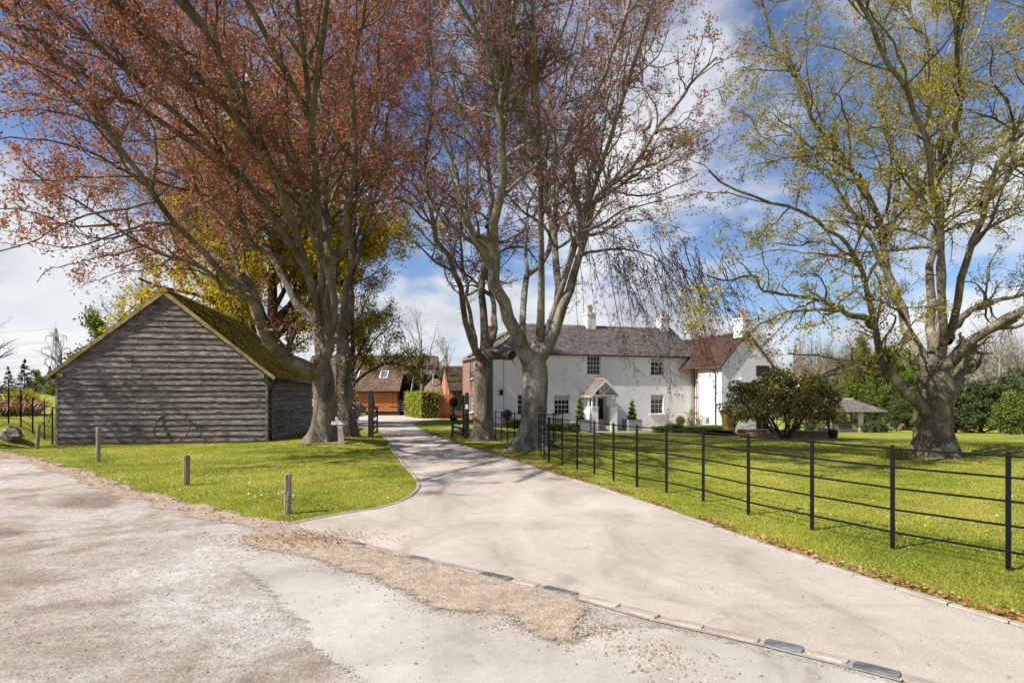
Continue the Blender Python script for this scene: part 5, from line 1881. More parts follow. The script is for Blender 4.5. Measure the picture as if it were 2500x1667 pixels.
def traced_tree(name, label, base, Z, trunk, limbs, bark, leafm, seed, cfg, flare=0.5, lobes=6, extra=(), rs=1.0):
    """a tree whose main limbs were measured from the photograph, at its own distance Z; finer growth is random.
    limbs: (points [(px,py)...], r0, r1, depth offset of the tip in metres)"""
    r = np.random.default_rng(seed)
    root = thing(name, label, 'tree', tuple(base))
    b = np.array(base)

    def W(px, py, z):
        return np.array(pz(px, py, z))
    tp = [W(px, py, Z) for px, py, _ in trunk]
    tp[0] = np.array([tp[0][0], Z, base[2] - 0.12])
    top_ = tp[-1] + np.array([0, 0, 0.14])
    tv = trunk_mesh(tp + [top_], [q[2] for q in trunk] + [0.05], r, flare, lobes=lobes)
    LP, LR = [], []
    seen = []                                     # (px, py, depth) along the limbs already placed
    for pts, r0, r1, dz in limbs:
        k = len(pts)
        dz = float(np.clip(dz * 2.2, -8.0, 5.5))
        z_s = 0.0
        if seen:                                  # a limb that forks off another starts at that limb's depth
            S_ = np.array(seen)
            dd_ = np.hypot(S_[:, 0] - pts[0][0], S_[:, 1] - pts[0][1])
            if dd_.min() < 22:
                j_ = dd_.argmin()
                z_s = S_[j_, 2]
                pts = [(S_[j_, 0], S_[j_, 1])] + list(pts[1:])
        off_ = [z_s + (dz - z_s) * (i / (k - 1)) ** 0.9 for i in range(k)]
        for i in range(k - 1):
            for u in np.linspace(0, 1, 12):
                px_, py_ = pts[i][0] + (pts[i + 1][0] - pts[i][0]) * u, pts[i][1] + (pts[i + 1][1] - pts[i][1]) * u
                if py_ < trunk[-1][1] - 40:
                    seen.append((px_, py_, off_[i] + (off_[i + 1] - off_[i]) * u))
        w3 = [W(px, py, Z + off_[i]) for i, (px, py) in enumerate(pts)]
        if pts[-1][1] < 60:                      # carry on above the frame
            dd = (w3[-1] - w3[-3]) / np.linalg.norm(w3[-1] - w3[-3])
            for e in range(2):
                dd = dd + r.normal(0, 0.12, 3) + np.array([0, 0, 0.1])
                dd /= np.linalg.norm(dd)
                w3.append(w3[-1] + dd * 1.8)
        P = spline(w3, 26)
        seg = np.linalg.norm(P[-1] - P[0])
        wob = np.cumsum(r.normal(0, 0.010 * seg, (26, 3)), 0)
        wob -= wob[0]
        wob = wob - np.linspace(0, 1, 26)[:, None] * wob[-1]      # crooked on the way, true at both ends
        P = P + wob * 0.55
        LP.append(P)
        LR.append(r0 * (rs if LP[1:] else 1.0) * (0.8 * r1 / r0) ** (np.linspace(0, 1, 26) ** 0.72) * (1 + 0.06 * np.sin(np.linspace(0, 19, 26) + seed)))
    for pts, r0, r1 in extra:                      # limbs added out over the drive to shade it and the lawn, in metres
        P = spline(pts, 26)
        LP.append(P)
        LR.append(r0 * (r1 / r0) ** (np.linspace(0, 1, 26) ** 0.72))
    LP, LR = np.array(LP), np.array(LR)
    c = cfg
    s1, q1 = children(LP, LR, r, c['d1'], (0.22, 1.0), (24, 66), c.get('l1', (0.16, 0.36)), 11, 0.55, 0.085, 0.14, 0.20, c.get('t1', 0.03), 0.45, 0.8, c.get('m1', 6.0))
    s2, q2 = children(s1, q1, r, c['d2'], (0.15, 1.0), (28, 70), (0.28, 0.55), 7, 0.55, 0.03, c.get('u2', 0.06), 0.22, c.get('t2', 0.02), 0.4, 0.35, 2.6)
    s3, q3 = children(s2, q2, r, c['d3'], (0.1, 1.0), (25, 60), (0.3, 0.6), 3, 0.6, 0.010, c.get('u3', 0.05), 0.18, c.get('t3', 0.0), 0.3, 0.18, 0.9, 0.4, c.get('rmin', 0.004))
    s2b, q2b = children(LP, LR, r, c['d2'] * 0.30, (0.2, 1.0), (40, 80), (0.05, 0.11), 6, 0.25, 0.018, 0.1, 0.2, 0.02, 0.3, 0.4, 1.4)
    s3b, q3b = children(s2b, q2b, r, c['d3'], (0.1, 1.0), (25, 60), (0.3, 0.6), 3, 0.6, 0.010, 0.05, 0.18, 0.0, 0.3, 0.18, 0.7, 0.4, c.get('rmin', 0.004))
    V, F = tv
    link('trunk', np_mesh('trunk', V - b, F, True), bark, root)
    for P, R in zip(LP, LR):                      # every main limb is its own part
        V, F = tubes(P[None], R[None], 12)
        link('limb', np_mesh('limb', V - b, F, True), bark, root)
    V, F = join([tubes(s1, q1, 6), tubes(s2, q2, 4), tubes(s3, q3, 3), tubes(s2b, q2b, 4), tubes(s3b, q3b, 3)])
    tag(link('branches', np_mesh('branches', V - b, F, True), bark, root), kind='stuff')
    lv = [leaves_on(s3, r, c['leaf'], c.get('spread', 0.05), c['size'], c.get('asp', 0.55)), leaves_on(s3b, r, c['leaf'] * c.get('inner', 0.7), c.get('spread', 0.05), c['size'], c.get('asp', 0.55)),
          leaves_on(s2, r, c['leaf'] * 1.2, c.get('spread', 0.05), c['size'], c.get('asp', 0.55))]
    V, F = join(lv)
    tag(link('crown', np_mesh('crown', V - b, F), leafm, root), kind='stuff')
    return root


# ---- the copper beech between barn and drive
beech_cfg = dict(d1=1.5, d2=2.3, d3=2.4, leaf=17, size=0.082, spread=0.10, l1=(0.18, 0.42), rmin=0.0045)
b1 = gx(786, 20.4)
T1 = traced_tree('copper_beech', 'large copper beech with one elbow limb sweeping over the barn roof', b1, 20.4,
    [(786, 1092, 0.46), (789, 1045, 0.40), (790, 1000, 0.355), (790, 950, 0.34), (788, 912, 0.36), (786, 880, 0.33), (788, 850, 0.25)],
    [([(792, 908), (765, 908), (735, 897), (697, 878), (668, 853), (650, 825), (637, 785), (625, 745), (612, 705), (590, 672)], 0.30, 0.15, -1.2),
     ([(625, 745), (598, 715), (558, 700), (513, 661), (424, 629), (357, 598), (290, 549), (230, 500), (160, 462), (60, 400)], 0.14, 0.03, -2.8),
     ([(637, 785), (618, 740), (590, 690), (572, 650), (549, 558), (527, 469), (513, 400), (495, 320), (470, 200), (440, 60)], 0.16, 0.05, 1.5),
     ([(612, 705), (575, 690), (536, 668), (455, 567), (415, 513), (379, 446), (312, 370), (268, 308), (200, 214), (134, 134), (36, 45)], 0.15, 0.045, -3.4),
     ([(785, 875), (781, 822), (762, 765), (735, 705), (700, 640), (660, 565), (600, 480), (540, 425), (446, 385), (402, 335), (357, 259), (303, 192), (250, 103), (178, 20)], 0.25, 0.05, 1.6),
     ([(786, 870), (776, 800), (765, 720), (745, 640), (720, 560), (690, 480), (662, 400), (650, 320), (640, 268), (620, 180), (615, 90), (600, -40)], 0.24, 0.06, 2.6),
     ([(790, 880), (801, 852), (812, 820), (817, 776), (817, 725), (813, 640), (812, 560), (808, 480), (800, 400), (812, 330), (806, 260), (790, 180), (760, 80), (745, -30)], 0.25, 0.06, -0.8),
     ([(812, 820), (806, 750), (800, 690), (770, 600), (748, 520), (742, 440), (725, 360), (700, 280), (705, 200), (690, 100), (680, -30)], 0.17, 0.05, -1.6),
     ([(765, 720), (730, 650), (660, 610), (610, 560), (585, 500), (590, 430), (615, 390), (600, 330), (560, 270), (540, 180), (520, 60)], 0.14, 0.04, -3.4),
     ([(660, 565), (610, 540), (560, 500), (500, 470), (420, 450), (330, 430), (230, 420), (120, 430), (30, 440)], 0.11, 0.025, -2.6),
     ([(817, 640), (840, 580), (850, 500), (870, 420), (880, 330), (870, 230), (880, 120), (900, 0)], 0.13, 0.05, -2.4),
     ([(450, 560), (380, 540), (300, 560), (220, 590), (150, 600), (80, 590)], 0.07, 0.02, -3.0),
     ([(540, 425), (500, 330), (440, 230), (400, 120), (380, 0)], 0.10, 0.04, 2.8),
     ([(690, 480), (740, 420), (790, 350), (830, 250), (860, 130), (880, 10)], 0.10, 0.04, 2.2),
     ([(424, 629), (370, 650), (300, 660), (240, 680), (200, 700)], 0.05, 0.015, -1.0),
     ([(572, 650), (500, 620), (430, 560), (330, 500), (220, 470), (100, 480)], 0.08, 0.02, 0.6),
     ([(357, 598), (290, 620), (200, 640), (130, 660), (90, 690)], 0.05, 0.015, -2.0),
     ([(330, 440), (240, 380), (130, 350), (30, 340), (-60, 350)], 0.06, 0.02, -3.0),
     ([(268, 308), (170, 280), (80, 270), (-40, 280)], 0.06, 0.02, -3.6),
     ([(200, 214), (110, 170), (30, 150), (-60, 150)], 0.05, 0.02, -3.6),
     ([(290, 549), (180, 545), (90, 520), (0, 510), (-50, 530)], 0.05, 0.015, -3.6),
     ([(600, 480), (560, 380), (520, 300), (470, 260), (400, 200), (330, 100), (290, 0)], 0.09, 0.03, -3.5)],
    M['beech_bark'], M['copper_leaf'], 101, beech_cfg, 0.62, 6,
    rs=0.80, extra=[([(-6.3, 20.3, 3.6), (-6.4, 19.3, 5.6), (-6.8, 17.0, 8.4), (-7.3, 14.4, 10.4), (-7.9, 11.8, 11.6), (-8.6, 9.6, 12.2)], 0.15, 0.045),
     ([(-6.25, 20.3, 4.0), (-6.0, 19.2, 6.4), (-5.5, 16.8, 9.2), (-5.0, 14.2, 11.0), (-4.4, 11.8, 12.0)], 0.15, 0.045),
     ([(-6.4, 19.3, 5.6), (-7.6, 17.4, 7.8), (-9.4, 15.0, 9.6), (-11.0, 12.8, 10.8), (-12.2, 11.0, 11.4)], 0.13, 0.04),
     ([(-6.8, 17.0, 8.4), (-8.2, 14.6, 10.0), (-9.6, 12.0, 10.8), (-10.8, 9.4, 11.0), (-11.4, 7.6, 10.9)], 0.11, 0.04),
     ([(-7.3, 14.4, 10.4), (-8.0, 12.0, 10.9), (-8.8, 9.6, 11.0), (-9.4, 7.4, 10.8)], 0.10, 0.04),
     ([(-5.5, 16.8, 9.2), (-6.2, 13.8, 11.0), (-6.6, 11.0, 11.8), (-7.0, 8.6, 12.0)], 0.10, 0.04),
     ([(-5.5, 16.8, 9.2), (-4.2, 14.0, 10.8), (-3.2, 11.4, 11.6), (-2.4, 9.2, 11.8)], 0.10, 0.04),
     ([(-7.6, 17.4, 7.8), (-9.8, 15.6, 9.2), (-12.0, 13.4, 10.0), (-13.8, 11.0, 10.4)], 0.10, 0.04)])

b2 = gx(848, 25.0)
T2 = traced_tree('copper_beech', 'ivy-flecked copper beech trunk standing close behind the beech with the name board', b2, 25.0,
    [(850, 1075, 0.44), (847, 1030, 0.38), (843, 980, 0.35), (841, 930, 0.34), (840, 880, 0.33), (837, 830, 0.30), (836, 795, 0.22)],
    [([(838, 815), (853, 765), (866, 715), (862, 650), (855, 580), (858, 500), (870, 420), (880, 330), (900, 220), (930, 100), (955, -20)], 0.25, 0.06, 1.2),
     ([(836, 815), (833, 750), (838, 690), (842, 600), (845, 520), (840, 430), (830, 340), (845, 250), (850, 150), (850, 0)], 0.25, 0.06, -1.0),
     ([(862, 660), (880, 610), (910, 540), (935, 440), (945, 350), (965, 250), (995, 120), (1010, 0)], 0.14, 0.04, 2.0),
     ([(855, 590), (900, 560), (945, 520), (975, 490), (985, 440)], 0.09, 0.02, -1.5),
     ([(838, 690), (800, 620), (770, 540), (760, 450), (765, 340), (750, 220), (740, 80)], 0.16, 0.05, 1.6),
     ([(862, 690), (900, 680), (930, 660), (955, 620)], 0.08, 0.02, -1.0),
     ([(858, 500), (900, 440), (920, 350), (930, 250), (935, 130), (940, 0)], 0.10, 0.04, -1.8)],
    M['beech_bark'], M['copper_leaf'], 102, dict(beech_cfg, d1=1.25, leaf=15, size=0.10), 0.45, 7, rs=0.8)

# dry ivy clinging to the rear trunk and in the fork
ri_ = np.random.default_rng(5)
for root_, c0, rad, z0_, z1_, nn_ in ((T2, b2, 0.42, 0.2, 3.9, 1500), (T1, b1, 0.44, 2.9, 4.6, 700)):
    th_ = ri_.uniform(0, 6.28, nn_)
    zz_ = ri_.uniform(z0_, z1_, nn_)
    kx = np.sin(th_ * 3 + zz_ * 1.4) + np.sin(th_ * 5 - zz_ * 0.9) > 0.1
    C_ = np.stack([np.cos(th_) * rad, np.sin(th_) * rad, zz_], 1)[kx] + ri_.normal(0, 0.03, (kx.sum(), 3))
    V, F = quads_at(C_, 0.08, ri_, 0.0, 0.8)
    tag(link('ivy', np_mesh('ivy', V, F), M['dry_stem'], root_), kind='stuff')

# ---- two beeches on the other side of the drive, in thinner leaf
thin = dict(d1=1.9, d2=2.7, d3=3.0, leaf=9, size=0.075, spread=0.07, inner=0.5, rmin=0.005)
b3 = gx(1180, 24.2)
T3 = traced_tree('copper_beech', 'thinly leaved beech beside the gate post with a sawn-off side limb', b3, 24.2,
    [(1180, 1080, 0.47), (1180, 1040, 0.40), (1180, 1000, 0.375), (1180, 950, 0.34), (1181, 915, 0.35), (1184, 880, 0.40), (1186, 860, 0.34)],
    [([(1178, 880), (1162, 852), (1157, 831), (1146, 782), (1148, 736), (1129, 684), (1098, 617), (1086, 574), (1079, 478), (1076, 335), (1074, 239), (1070, 120), (1066, 10)], 0.17, 0.04, -2.4),
     ([(1176, 872), (1168, 840), (1160, 790), (1148, 735), (1136, 670), (1122, 574), (1112, 478), (1100, 380), (1070, 300), (1030, 240)], 0.16, 0.03, 1.2),
     ([(1184, 870), (1189, 814), (1184, 768), (1181, 714), (1184, 622), (1191, 550), (1201, 455), (1192, 383), (1184, 263), (1163, 167), (1158, 24)], 0.24, 0.07, 0.4),
     ([(1188, 868), (1197, 836), (1211, 809), (1214, 760), (1206, 700), (1196, 640), (1172, 590), (1150, 520), (1130, 440), (1085, 330), (1040, 250)], 0.22, 0.04, 2.0),
     ([(1190, 862), (1210, 864), (1232, 866), (1250, 868)], 0.26, 0.235, -0.5),
     ([(1194, 560), (1215, 500), (1222, 420), (1215, 330), (1228, 250), (1235, 150), (1232, 40)], 0.13, 0.05, 1.0),
     ([(1122, 574), (1080, 520), (1040, 450), (1010, 400)], 0.06, 0.015, -1.0),
     ([(1184, 622), (1140, 560), (1090, 510), (1040, 480), (1000, 440)], 0.06, 0.02, 1.5),
     ([(1192, 383), (1150, 300), (1100, 220), (1060, 120), (1040, 20)], 0.07, 0.03, 1.0)],
    M['beech_bark'], M['plum_leaf'], 103, thin, 0.35, 7, rs=0.9)

b4 = gx(1298, 19.6)
T4 = traced_tree('copper_beech', 'pale trunked beech with knuckled roots inside the curved tree guard', b4, 19.6,
    [(1294, 1105, 0.58), (1299, 1060, 0.47), (1304, 1010, 0.40), (1306, 960, 0.38), (1306, 910, 0.40), (1304, 870, 0.42), (1304, 845, 0.36)],
    [([(1296, 885), (1268, 845), (1241, 800), (1225, 745), (1212, 700), (1206, 640), (1212, 575), (1222, 500), (1225, 430), (1216, 340), (1226, 240), (1232, 150), (1228, 50), (1225, -40)], 0.30, 0.06, -2.2),
     ([(1280, 850), (1278, 822), (1283, 782), (1289, 720), (1285, 680), (1308, 655), (1340, 628), (1350, 560), (1345, 470), (1335, 400), (1320, 320), (1300, 240), (1290, 120), (1290, -30)], 0.18, 0.05, 1.6),
     ([(1310, 880), (1328, 850), (1352, 815), (1369, 754), (1384, 705), (1402, 646), (1421, 584), (1440, 502), (1478, 456), (1526, 421), (1569, 378), (1603, 325), (1646, 268), (1694, 206), (1750, 140)], 0.33, 0.05, -1.0),
     ([(1345, 830), (1352, 770), (1358, 694), (1361, 574), (1354, 502), (1342, 430), (1349, 335), (1364, 268), (1397, 225), (1416, 182), (1454, 96), (1469, 14)], 0.22, 0.05, 1.2),
     ([(1424, 575), (1411, 488), (1394, 411), (1392, 373), (1410, 330), (1435, 250), (1470, 180), (1500, 90), (1530, 0)], 0.15, 0.05, -1.6),
     ([(1438, 510), (1447, 430), (1462, 380), (1480, 300), (1500, 220), (1522, 130), (1540, 20)], 0.13, 0.05, 0.8),
     ([(1412, 628), (1440, 622), (1469, 612), (1526, 607), (1565, 612), (1603, 632), (1645, 680), (1690, 735)], 0.085, 0.015, -1.5),
     ([(1436, 510), (1470, 478), (1526, 478), (1580, 478), (1640, 452), (1705, 425)], 0.08, 0.02, -2.2),
     ([(1285, 680), (1270, 620), (1282, 540), (1300, 470), (1330, 420), (1380, 370), (1440, 340)], 0.10, 0.03, 2.2),
     ([(1569, 378), (1585, 300), (1572, 200), (1600, 100), (1640, 0)], 0.08, 0.03, 1.2),
     ([(1526, 421), (1590, 400), (1650, 360), (1710, 330), (1770, 290)], 0.06, 0.02, 0.6),
     ([(1478, 456), (1540, 445), (1620, 420), (1690, 380), (1760, 330)], 0.06, 0.02, 1.8),
     ([(1421, 584), (1480, 560), (1550, 540), (1620, 550), (1690, 570)], 0.06, 0.015, 1.5),
     ([(1603, 325), (1660, 300), (1720, 240), (1780, 200)], 0.05, 0.02, 1.0),
     ([(1206, 640), (1170, 600), (1140, 520), (1130, 420), (1115, 300), (1100, 180)], 0.09, 0.03, -3.2)],
    M['beech_bark_pale'], M['plum_leaf'], 104, dict(thin, d1=1.9, leaf=9), 0.75, 7,
    rs=0.85, extra=[([(0.9, 19.6, 3.4), (0.9, 18.8, 5.4), (0.75, 16.8, 8.3), (0.5, 14.4, 10.3), (0.2, 12.0, 11.6), (-0.3, 10.0, 12.2)], 0.16, 0.03),
     ([(1.1, 19.5, 3.6), (1.9, 18.2, 6.2), (2.7, 16.2, 8.8), (3.2, 13.8, 10.6), (3.4, 11.6, 11.6)], 0.14, 0.03),
     ([(0.75, 16.8, 8.3), (-0.6, 14.8, 10.0), (-1.9, 12.6, 11.0), (-3.0, 10.4, 11.4)], 0.10, 0.025)])

# weeping twigs of the low limb, hanging in front of the house
r = np.random.default_rng(33)
hp = []
for k in range(70):
    px0 = 1400 + 380 * r.random() ** 0.8
    py0 = 590 + 40 * ((px0 - 1400) / 300) ** 2 + r.uniform(-60, 60)
    dzz = r.uniform(-2.4, -0.4)
    L_ = r.uniform(80, 240) if px0 > 1660 else r.uniform(110, 390)
    p0 = np.array(pz(px0, py0, 19.6 + dzz))
    sl = r.uniform(-20, 90) + 0.42 * L_ * r.random()
    q = [p0]
    for j in range(1, 9):
        t = j / 8
        q.append(np.array(pz(px0 + sl * t + 8 * math.sin(3 * t + k), py0 + L_ * t ** 1.2, 19.6 + dzz - 0.3 * t)))
    hp.append(q)
hp = np.array(hp)
hr = np.linspace(0.013, 0.005, 9)[None].repeat(len(hp), 0)
w1, q1 = children(hp, hr, r, 3.6, (0.1, 1), (25, 65), (0.2, 0.5), 5, 0.7, 0.008, -0.02, 0.20, -0.05, 0.3, 0.15, 0.9, 0.5, 0.004)
V, F = join([tubes(hp, hr, 4), tubes(w1, q1, 3)])
bb = np.array(b4)
tag(link('hanging_twigs', np_mesh('hanging_twigs', V - bb, F, True), M['beech_bark'], T4), kind='stuff')
V, F = leaves_on(w1, r, 3.6, 0.03, 0.075)
tag(link('hanging_leaves', np_mesh('hanging_leaves', V - bb, F), M['plum_leaf'], T4), kind='stuff')

# ---- the oak on the lawn
b5 = gx(2282, 17.0)
T5 = traced_tree('oak_tree', 'wide spreading oak in yellow young leaf with lichened trunk on the lawn', b5, 17.0,
    [(2284, 1122, 0.60), (2282, 1085, 0.52), (2279, 1030, 0.46), (2279, 980, 0.45), (2280, 940, 0.48), (2280, 905, 0.46), (2278, 880, 0.36)],
    [([(2284, 1050), (2266, 1015), (2238, 985), (2206, 950), (2183, 908), (2166, 878), (2144, 834), (2128, 789), (2116, 720), (2094, 645), (2073, 600), (2029, 558), (1975, 515), (1921, 488), (1840, 477), (1775, 455), (1731, 417)], 0.23, 0.03, -1.5),
     ([(2130, 795), (2105, 775), (2051, 748), (1975, 721), (1894, 710), (1856, 705), (1829, 683), (1758, 683), (1726, 672)], 0.13, 0.02, -2.5),
     ([(2056, 750), (1990, 752), (1920, 762), (1880, 780), (1855, 790), (1810, 820)], 0.07, 0.012, -1.6),
     ([(2268, 920), (2248, 892), (2229, 859), (2211, 812), (2199, 764), (2190, 719), (2172, 640), (2165, 575), (2138, 504), (2111, 444), (2073, 379), (2029, 325), (2008, 271), (1975, 200), (1937, 135), (1890, 40)], 0.19, 0.04, 1.0),
     ([(2276, 900), (2274, 800), (2273, 705), (2273, 620), (2273, 542), (2284, 434), (2281, 271), (2273, 163), (2246, 43)], 0.155, 0.045, 1.8),
     ([(2290, 880), (2302, 760), (2300, 623), (2290, 542), (2262, 488), (2252, 423), (2224, 303), (2192, 238), (2138, 179), (2100, 100), (2070, 0)], 0.125, 0.04, -1.6),
     ([(2296, 890), (2312, 780), (2327, 650), (2320, 560), (2317, 488), (2306, 406), (2333, 309), (2371, 233), (2382, 135), (2409, 30)], 0.14, 0.04, 0.8),
     ([(2298, 885), (2330, 770), (2352, 690), (2372, 610), (2398, 499), (2420, 423), (2463, 325), (2485, 260), (2520, 150), (2540, 30)], 0.13, 0.04, -0.8),
     ([(2290, 915), (2312, 888), (2351, 859), (2399, 821), (2446, 789), (2500, 757), (2600, 705), (2720, 640)], 0.20, 0.09, -1.0),
     ([(2312, 850), (2330, 805), (2367, 776), (2414, 757), (2462, 735), (2510, 715), (2600, 690)], 0.14, 0.05, 1.5),
     ([(2300, 960), (2322, 938), (2351, 898), (2376, 852)], 0.20, 0.15, 1.2),
     ([(2190, 719), (2150, 640), (2090, 560), (2040, 470), (2000, 420), (1940, 380), (1880, 350), (1830, 300), (1800, 230)], 0.12, 0.02, 1.8),
     ([(2111, 444), (2050, 400), (1990, 380), (1920, 390), (1850, 400)], 0.07, 0.02, -0.5),
     ([(2165, 575), (2180, 480), (2172, 380), (2150, 290), (2120, 190), (2090, 60)], 0.12, 0.04, 2.4),
     ([(2094, 645), (2040, 600), (1985, 590), (1930, 600), (1860, 590), (1800, 560)], 0.07, 0.015, 0.8),
     ([(2398, 499), (2440, 470), (2490, 400), (2540, 350)], 0.09, 0.04, 1.2),
     ([(2284, 434), (2330, 350), (2345, 260), (2330, 150), (2340, 20)], 0.11, 0.04, -1.2),
     ([(2199, 764), (2170, 745), (2140, 728), (2100, 715)], 0.055, 0.02, -1.2)],
    M['oak_bark'], M['oak_leaf'], 105, dict(d1=1.95, d2=2.9, d3=3.0, leaf=11.5, size=0.070, spread=0.075, inner=0.6, t1=0.0, t2=0.01, rmin=0.005), 0.30, 8)


# ---------------------------------------------------------------- trees grown from scratch, then copied
def grown(seed, H, trunk_r, crown_from, n_limb, ang, reach, leaf_n, leaf_size, bare=False, d=(1.6, 2.4), up=0.25, sides=(8, 5, 3), wob=0.12, lean=0.0, spread=0.18, trunk_frac=0.9, shape=0.5, asp=0.6):
    """trunk mesh, branch mesh, leaf mesh in local coordinates"""
    r = np.random.default_rng(seed)
    zt = np.linspace(-0.3, H * trunk_frac, 16)
    P = np.stack([np.cumsum(r.normal(0, 0.02 * H / 16, 16)) + lean * zt, np.cumsum(r.normal(0, 0.02 * H / 16, 16)), zt], 1)[None]
    R = (trunk_r * (1 - 0.85 * np.linspace(0, 1, 16) ** 0.9) * (1 + 0.5 * np.exp(-np.maximum(zt, 0) / 0.4)))[None]
    l1, r1 = children(P, R, r, n_limb / H, (crown_from, 0.98), ang, (reach * 0.7 / trunk_frac, reach * 1.2 / trunk_frac), 9, 0.55, trunk_r * 0.5, up, wob, 0.04, shape, H * 0.06)
    l2, r2 = children(l1, r1, r, d[0], (0.2, 1), (25, 60), (0.25, 0.5), 6, 0.55, 0.05, 0.12, 0.15, 0.02, 0.35, 0.4)
    l3, r3 = children(l2, r2, r, d[1], (0.15, 1), (25, 65), (0.3, 0.6), 4, 0.6, 0.02, 0.05, 0.2, 0.0, 0.3, 0.3, 99, 0.4, 0.008)
    tr = np_mesh('trunk', *tubes(P, R, 10), True)
    V, F = join([tubes(l1, r1, sides[0]), tubes(l2, r2, sides[1])] + ([tubes(l3, r3, sides[2])] if bare else []))
    br = np_mesh('branches', V, F, True)
    lf = None
    if leaf_n:
        V, F = join([leaves_on(l3, r, leaf_n, spread, leaf_size, asp), leaves_on(l2, r, leaf_n, spread, leaf_size, asp)])
        lf = np_mesh('crown', V, F)
    return tr, br, lf


def conifer(seed, H, trunk_r, width, leaf_n, leaf_size, start=0.04):
    r = np.random.default_rng(seed)
    zt = np.linspace(-0.3, H, 14)
    P = np.stack([0 * zt, 0 * zt, zt], 1)[None]
    R = (trunk_r * (1 - 0.93 * np.linspace(0, 1, 14)))[None]
    l1, r1 = children(P, R, r, 13, (start, 0.99), (78, 100), (width * 0.8, width * 1.1), 7, 0.3, 0.05, 0.0, 0.06, -0.01, 0.97, 0.15)
    l2, r2 = children(l1, r1, r, 4.0, (0.15, 1), (35, 60), (0.25, 0.45), 4, 0.5, 0.02, -0.05, 0.08, -0.04, 0.4, 0.1)
    tr = np_mesh('trunk', *tubes(P, R, 8), True)
    br = np_mesh('branches', *tubes(l1, r1, 4), True)
    V, F = join([leaves_on(l2, r, leaf_n, 0.05, leaf_size, 0.5), leaves_on(l1, r, leaf_n * 2, 0.05, leaf_size, 0.5)])
    return tr, br, np_mesh('crown', V, F)


def plant_tree(name, meshes, mats, label, loc, rz=0.0, sc_=1.0, group=None, cat='tree'):
    t = thing(name, label, cat, loc, rz, group)
    t.scale = (sc_, sc_, sc_) if not hasattr(sc_, '__len__') else sc_
    for nm, me, mm in zip(('trunk', 'branches', 'crown'), meshes, mats):
        if me is None:
            continue
        if not me.materials:
            me.materials.append(mm)
        o = link(nm, me, None, t)
        if nm != 'trunk':
            tag(o, kind='stuff')
    return t


# golden leafing oak behind the barn and its greener neighbour
gold = grown(201, 21.5, 0.45, 0.12, 40, (35, 75), 0.50, 62, 0.19, d=(1.5, 2.0), up=0.18, shape=0.62, spread=0.26)
plant_tree('oak_tree', gold, (M['dark_bark'], M['dark_bark'], M['gold_leaf']), 'tall oak in golden green leaf rising behind the weatherboarded barn', tuple(gx(665, 37)), 0.4)
olive = grown(202, 16.5, 0.25, 0.19, 34, (35, 75), 0.40, 42, 0.17, d=(1.5, 2.0), up=0.15, shape=0.6, spread=0.24)
M['olive_leaf'] = leaf_mat('olive_leaf', [(0.09, 0.095, 0.014), (0.21, 0.195, 0.024), (0.36, 0.30, 0.035)], 0.42, (1.3, 1.2, 0.7))
plant_tree('oak_tree', olive, (M['dark_bark'], M['dark_bark'], M['olive_leaf']), 'olive green oak filling the gap right of the golden oak', tuple(gx(862, 41)), 2.2, (0.72, 0.72, 0.98))

# bare pollarded tree in the yard
bare1 = grown(203, 11.5, 0.26, 0.22, 20, (25, 60), 0.55, 0, 0, True, (1.7, 2.2), 0.3, (6, 4, 3), 0.1, trunk_frac=0.6)
M['grey_bark'] = bark_mat('grey_bark', (0.13, 0.115, 0.10), (0.28, 0.25, 0.215), (0.30, 0.28, 0.22), 0.6)
plant_tree('bare_tree', bare1, (M['grey_bark'], M['grey_bark'], None), 'leafless tree with spreading branches behind the clipped laurel hedge', tuple(gx(1030, 55)), 0.3)
bare2 = grown(204, 7.5, 0.14, 0.2, 20, (25, 60), 0.5, 2.5, 0.12, True, (1.8, 2.2), 0.3, (6, 4, 3))
plant_tree('small_tree', bare2, (M['grey_bark'], M['grey_bark'], M['lime_leaf']), 'small tree in thin bud beside the brick outbuilding', tuple(gx(1092, 60)), 1.0)
hol = grown(205, 4.6, 0.12, 0.05, 30, (30, 80), 0.45, 14, 0.2, d=(2.5, 2.6))
plant_tree('evergreen_bush', hol, (M['dark_bark'], M['dark_bark'], M['green_leaf']), 'green bush rising behind the low tiled roof by the flue', tuple(gx(1092, 63)), 0.0, 1.0, cat='bush')
ev0 = grown(206, 8.2, 0.2, 0.1, 34, (30, 70), 0.36, 12, 0.2, d=(2.0, 2.4))
plant_tree('evergreen_tree', ev0, (M['dark_bark'], M['dark_bark'], M['lime_leaf']), 'yellowish evergreen showing above the slate roof ridge', tuple(gx(1345, 60)), 0.0, (0.8, 0.8, 1.12))

# blossom behind the wing
bl = grown(207, 11.0, 0.25, 0.12, 44, (30, 75), 0.5, 15, 0.16, True, (1.8, 2.2), 0.15)
plant_tree('blossom_tree', bl, (M['grey_bark'], M['grey_bark'], M['blossom']), 'wide tree in pale blossom behind the tiled wing chimney', tuple(gx(1840, 59)), 0.0, (0.95, 0.95, 0.95))
plant_tree('blossom_tree', bl, (M['grey_bark'], M['grey_bark'], M['blossom']), 'pinkish blossom tree behind the second slate roof chimney', tuple(gx(1725, 62)), 2.2, (0.85, 0.85, 0.95))

